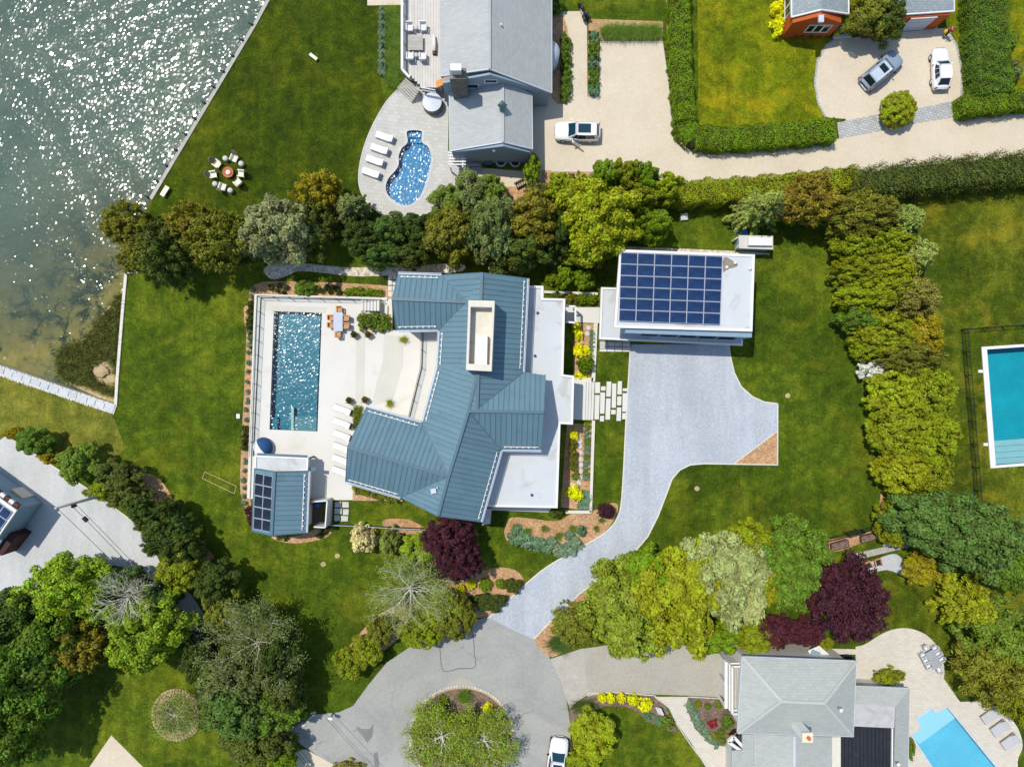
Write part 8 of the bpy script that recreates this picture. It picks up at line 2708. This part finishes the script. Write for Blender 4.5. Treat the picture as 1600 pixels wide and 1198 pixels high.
# ---------------------------------------------------------------- hedges
M['hedge_core'] = plain('hedge_inner_growth', px(52, 64, 18), 0.9, 0.3, 2, 12, 0.4)
def hedge(label, pts, wd, h, col, dens=230, leaf=.13, mat=None, rough=.16, spike=0.0, group='clipped hedges'):
    """leaves over the top and both sides of a band along photo points (given at the hedge top)"""
    P = np.array([[W(*q, h).x, W(*q, h).y] for q in pts])
    seg = np.diff(P, axis=0)
    ln = np.linalg.norm(seg, axis=1)
    tot = ln.sum()
    per = wd + 2 * h
    n = int(dens * tot * per)
    s = RNG.uniform(0, tot, n)
    cum = np.concatenate([[0], np.cumsum(ln)])
    i = np.clip(np.searchsorted(cum, s, 'right') - 1, 0, len(ln) - 1)
    u = (s - cum[i]) / ln[i]
    base = P[i] + seg[i] * u[:, None]
    d = seg[i] / ln[i][:, None]
    nn = np.stack([-d[:, 1], d[:, 0]], 1)
    q = RNG.uniform(0, per, n)
    top = (q > h) & (q < h + wd)
    off = np.where(q <= h, -wd / 2, np.where(top, q - h - wd / 2, wd / 2))
    z = np.where(q <= h, q, np.where(top, h, per - q))
    wob = rough * (np.sin(s * 2.1 + off) + np.sin(s * 4.7 + 1.3 - off * 2.2) * .6 + np.sin(s * 9.3 + off * 5) * .4)
    side = np.where(q <= h, -1.0, np.where(top, 0.0, 1.0))
    off = off + side * wob * .6 + RNG.normal(size=n) * .05
    # rounded shoulders
    edge = np.clip((np.abs(off) - wd / 2 + .35) / .35, 0, 1)
    z = np.where(top, z + wob * .7 - edge * .22 * h * .4, z) + RNG.normal(size=n) * .05
    k = RNG.uniform(0, 1, n) ** 3 * spike
    pos = np.stack([base[:, 0] + nn[:, 0] * (off + side * k), base[:, 1] + nn[:, 1] * (off + side * k), np.maximum(.03, z - RNG.uniform(0, .12, n))], 1)
    nr = np.stack([nn[:, 0] * side, nn[:, 1] * side, np.where(top, 1.0, .25)], 1) + RNG.normal(size=(n, 3)) * .5
    tn = RNG.normal(size=(n, 3)) + (np.stack([nn[:, 0] * side * 2, nn[:, 1] * side * 2, np.full(n, .3)], 1) if spike else 0)
    sz = leaf * RNG.uniform(.65, 1.35, n)
    for p_, d_ in ((P[0], P[0] - P[1]), (P[-1], P[-1] - P[-2])):
        d_ = d_ / np.linalg.norm(d_)
        m = int(dens * wd * h)
        o_ = RNG.uniform(-.5, .5, m) * wd
        pe = np.stack([p_[0] + d_[0] * RNG.uniform(-.1, .1, m) - d_[1] * o_, p_[1] + d_[1] * RNG.uniform(-.1, .1, m) + d_[0] * o_, RNG.uniform(.03, h, m)], 1)
        pos = np.concatenate([pos, pe])
        nr = np.concatenate([nr, np.array([d_[0], d_[1], .3]) + RNG.normal(size=(m, 3)) * .5])
        tn = np.concatenate([tn, RNG.normal(size=(m, 3))])
        sz = np.concatenate([sz, leaf * RNG.uniform(.65, 1.35, m)])
    core = MB()
    P[0] += (P[1] - P[0]) / np.linalg.norm(P[1] - P[0]) * .15
    P[-1] += (P[-2] - P[-1]) / np.linalg.norm(P[-2] - P[-1]) * .15
    ribbon_mb(core, [(p[0], p[1]) for p in P], wd * .8, 0.0, h * .86)
    off0 = P.mean(axis=0)
    pos[:, :2] -= off0
    core.v = [(v[0] - off0[0], v[1] - off0[1], v[2]) for v in core.v]
    me = leaf_mesh('hedge', pos, nr, tn, sz, sz * (.4 if spike else .65), [mat or LF, M['hedge_core']], core)
    o = link_mesh('hedge', me, None, C[col])
    o.location = (off0[0], off0[1], 0)
    return tag(o, label, 'hedge', group)
hedge('tall clipped hedge running down between the cream driveway and the dry lawn', [(1062, -60), (1066, 100), (1073, 186)], 2.0, 2.0, 'bright')
hedge('clipped hedge along the lower edge of the dry lawn, ending at the cobble strip', [(1066, 188), (1088, 212), (1130, 214), (1220, 209), (1306, 200)], 2.3, 1.7, 'bright')
hedge('broad clipped hedge running down the right side of the cottage forecourt', [(1545, -60), (1549, 60), (1558, 144)], 3.9, 2.0, 'green')
hedge('clipped hedge along the lane to the right edge of the picture', [(1506, 164), (1560, 158), (1660, 146)], 1.9, 1.8, 'bright')
hedge('bright clipped hedge between cream driveway and garage lawn', [(1058, 299), (1150, 294), (1250, 286), (1342, 276)], 2.2, 3.0, 'yg', rough=.22)
hedge('dark shaggy evergreen hedge along the lane at the top of the east lawn', [(1334, 287), (1420, 276), (1500, 268), (1680, 252)], 2.7, 3.2, 'dark2', 110, .2, ND, .3, .5)
hedge('low clipped box hedge beside the terrace loungers', [(558, 634), (556, 672)], .8, 1.0, 'yg2', 200, .09, rough=.06)
for q, r, c, lb in [((1572, 62), 16, 'mid', 'loose grey green shrub at the outer side of the broad clipped hedge'), ((1580, 110), 16, 'sage', 'pale sage shrub low on the outer side of the broad clipped hedge')]:
    bush('shrub', q, r, 1.6, c, lb)

# ---------------------------------------------------------------- marsh grass and ground growth nobody could count
mp = [W(*q) for q in smooth([(188, 462), (172, 480), (152, 500), (134, 528), (112, 538), (92, 548), (88, 575), (98, 592), (140, 604), (176, 616), (182, 570)])]
poly = [(p.x, p.y) for p in mp]
x0, x1 = min(p[0] for p in poly), max(p[0] for p in poly)
y0, y1 = min(p[1] for p in poly), max(p[1] for p in poly)
pp = []
while len(pp) < 15000:
    c = (rt.uniform(x0, x1), rt.uniform(y0, y1))
    if inside(c, poly) and min(math.hypot(c[0] - W(*q).x, c[1] - W(*q).y) - r for q, r in (((158, 580), 1.3), ((170, 594), .9))) > 0:
        pp.append((c[0], c[1], -.5 + rt.uniform(0, .12)))
pp = np.array(pp)
n = len(pp)
hh = RNG.uniform(.3, .7, n)
lean = RNG.normal(size=(n, 2)) * .28
vs = np.empty((n, 4, 3), np.float32)
az = RNG.uniform(0, 6.28, n)
sd_ = np.stack([np.cos(az), np.sin(az)], 1) * .045
for k, (hf, wf) in enumerate([(0, -1), (0, 1), (1, .4), (1, -.4)]):
    vs[:, k, :2] = pp[:, :2] + lean * hf + sd_ * wf
    vs[:, k, 2] = pp[:, 2] + hh * hf
me = bpy.data.meshes.new('marsh_grass')
me.from_pydata(vs.reshape(-1, 3).tolist(), [], np.arange(n * 4).reshape(-1, 4).tolist())
me.materials.append(M['blade'])
o = link_mesh('marsh_grass', me, None, px(128, 130, 66, 1.2))
o['kind'] = 'stuff'
o['label'] = 'grey green marsh grass on the muddy bank in front of the white sea wall'
o['category'] = 'marsh grass'

# ================================================================ single stones laid in the ground
SP = [((929.7, 597), (937.6, 597), (937.4, 614), (929.5, 614)), ((929.2, 617), (937, 617), (935.6, 655), (928.6, 655)), ((939, 603.5), (946.2, 603.5), (946, 610), (938.7, 610)), ((938, 613), (945.5, 613), (944.2, 646), (937.4, 646)), ((937.6, 649.5), (944, 649.5), (943.6, 658), (937.2, 658)),
      ((947.9, 596), (955.2, 596), (954, 619.5), (947, 619.5)), ((946.8, 622.3), (954.1, 622.3), (953, 655.3), (945.8, 655.3)), ((956.3, 599), (963, 599), (962.2, 637), (955.6, 637)), ((955, 640), (962, 640), (961.7, 647), (954.8, 647)),
      ((965.2, 595.4), (971.8, 595.4), (971.2, 616), (964.4, 616)), ((964.4, 619), (971, 619), (970.6, 633), (963.9, 633)), ((963.8, 636.3), (970.6, 636.3), (970, 657.3), (963, 657.3)), ((973, 606.6), (980.4, 606.6), (980.2, 611), (972.8, 611)), ((972.8, 614), (980, 614), (979, 643), (972.2, 643)), ((972.2, 645.2), (978.4, 645.2), (978, 654.7), (971.8, 654.7))]
pav = bpy.data.objects.new('stepping_path', None)
COL.objects.link(pav)
pav.location = W(955, 627)
pav['kind'] = 'structure'
WLOC[pav.name] = W(955, 627)
for q in SP:
    P = [W(*c) for c in q]
    MB().prism([(p.x, p.y) for p in P], -.02, .05 + rt.uniform(0, .015)).build('paver', M['concrete'], pav)
pv2 = bpy.data.objects.new('stepping_path', None)
COL.objects.link(pv2)
pv2.location = W(534, 798)
pv2['kind'] = 'structure'
WLOC[pv2.name] = W(534, 798)
for q in [((523.5, 783.5), (533, 783.5), (533, 792), (523.5, 792)), ((535, 783.5), (545, 784), (545, 792.5), (535, 792.5)), ((523, 794), (534, 794), (534, 802.5), (523, 802.5)), ((536, 795), (545, 795), (544.5, 804), (536, 804)), ((522.5, 804.5), (531, 804.5), (531, 813.5), (522.5, 813.5)), ((533, 805.5), (544, 806), (543.5, 814), (533, 814)),
          ]:
    P = [W(*c) for c in q]
    MB().prism([(p.x, p.y) for p in P], -.02, .05 + rt.uniform(0, .015)).build('paver', M['stone_pale'], pv2)
pv3 = bpy.data.objects.new('stepping_path', None)
COL.objects.link(pv3)
pv3.location = W(906, 720)
pv3['kind'] = 'structure'
WLOC[pv3.name] = W(906, 720)
for q in [(919, 512), (917.5, 521), (906, 689), (906, 697), (906, 707), (907, 717), (907, 726), (907.5, 736), (906, 746), (904, 754), (895, 757)]:
    c = W(*q)
    MB().prism([(c.x + .27 * math.cos(a + .4) * rt.uniform(.85, 1.1), c.y + .27 * math.sin(a + .4) * rt.uniform(.85, 1.1)) for a in [k * math.pi / 3.5 for k in range(7)]], -.02, .045).build('stepping_stone', M['stone_pale'], pv3)
pv4 = bpy.data.objects.new('stepping_path', None)
COL.objects.link(pv4)
pv4.location = W(606, 440)
pv4['kind'] = 'structure'
WLOC[pv4.name] = W(606, 440)
for k in range(4):
    for j in range(2):
        P = [W(*c) for c in ((606.5 + j * 7, 429 + k * 9), (612.5 + j * 7, 429 + k * 9), (612.5 + j * 7, 436.5 + k * 9), (606.5 + j * 7, 436.5 + k * 9))]
        MB().prism([(p.x, p.y) for p in P], -.02, .06).build('paver', M['concrete'], pv4)
# stones round the old flower bed and stones of the ring on the road island
def stone_ring(label, cx, cy, rx, ry, n, r, mat):
    t = thing('stone_ring', label, 'stone edging', W(cx, cy))
    for k in range(n):
        a = 2 * math.pi * k / n
        p = W(cx + rx * math.cos(a), cy - ry * math.sin(a))
        MB().lathe((p.x, p.y, 0), [(r * .9, -.02), (r, .08), (r * .6, .17), (0, .19)], 7, sx=rt.uniform(.8, 1.25), sy=rt.uniform(.7, 1.1), smooth=False).build('stone', mat, t)
stone_ring('ring of pale field stones around the oval tangle on the lower left lawn', 275, 1116, 35, 39, 46, .19, M['stone_tan'])
stone_ring('ring of pale stones around the planted island in the cul-de-sac', 722, 1150, 81, 79, 110, .17, M['stone_pale'])
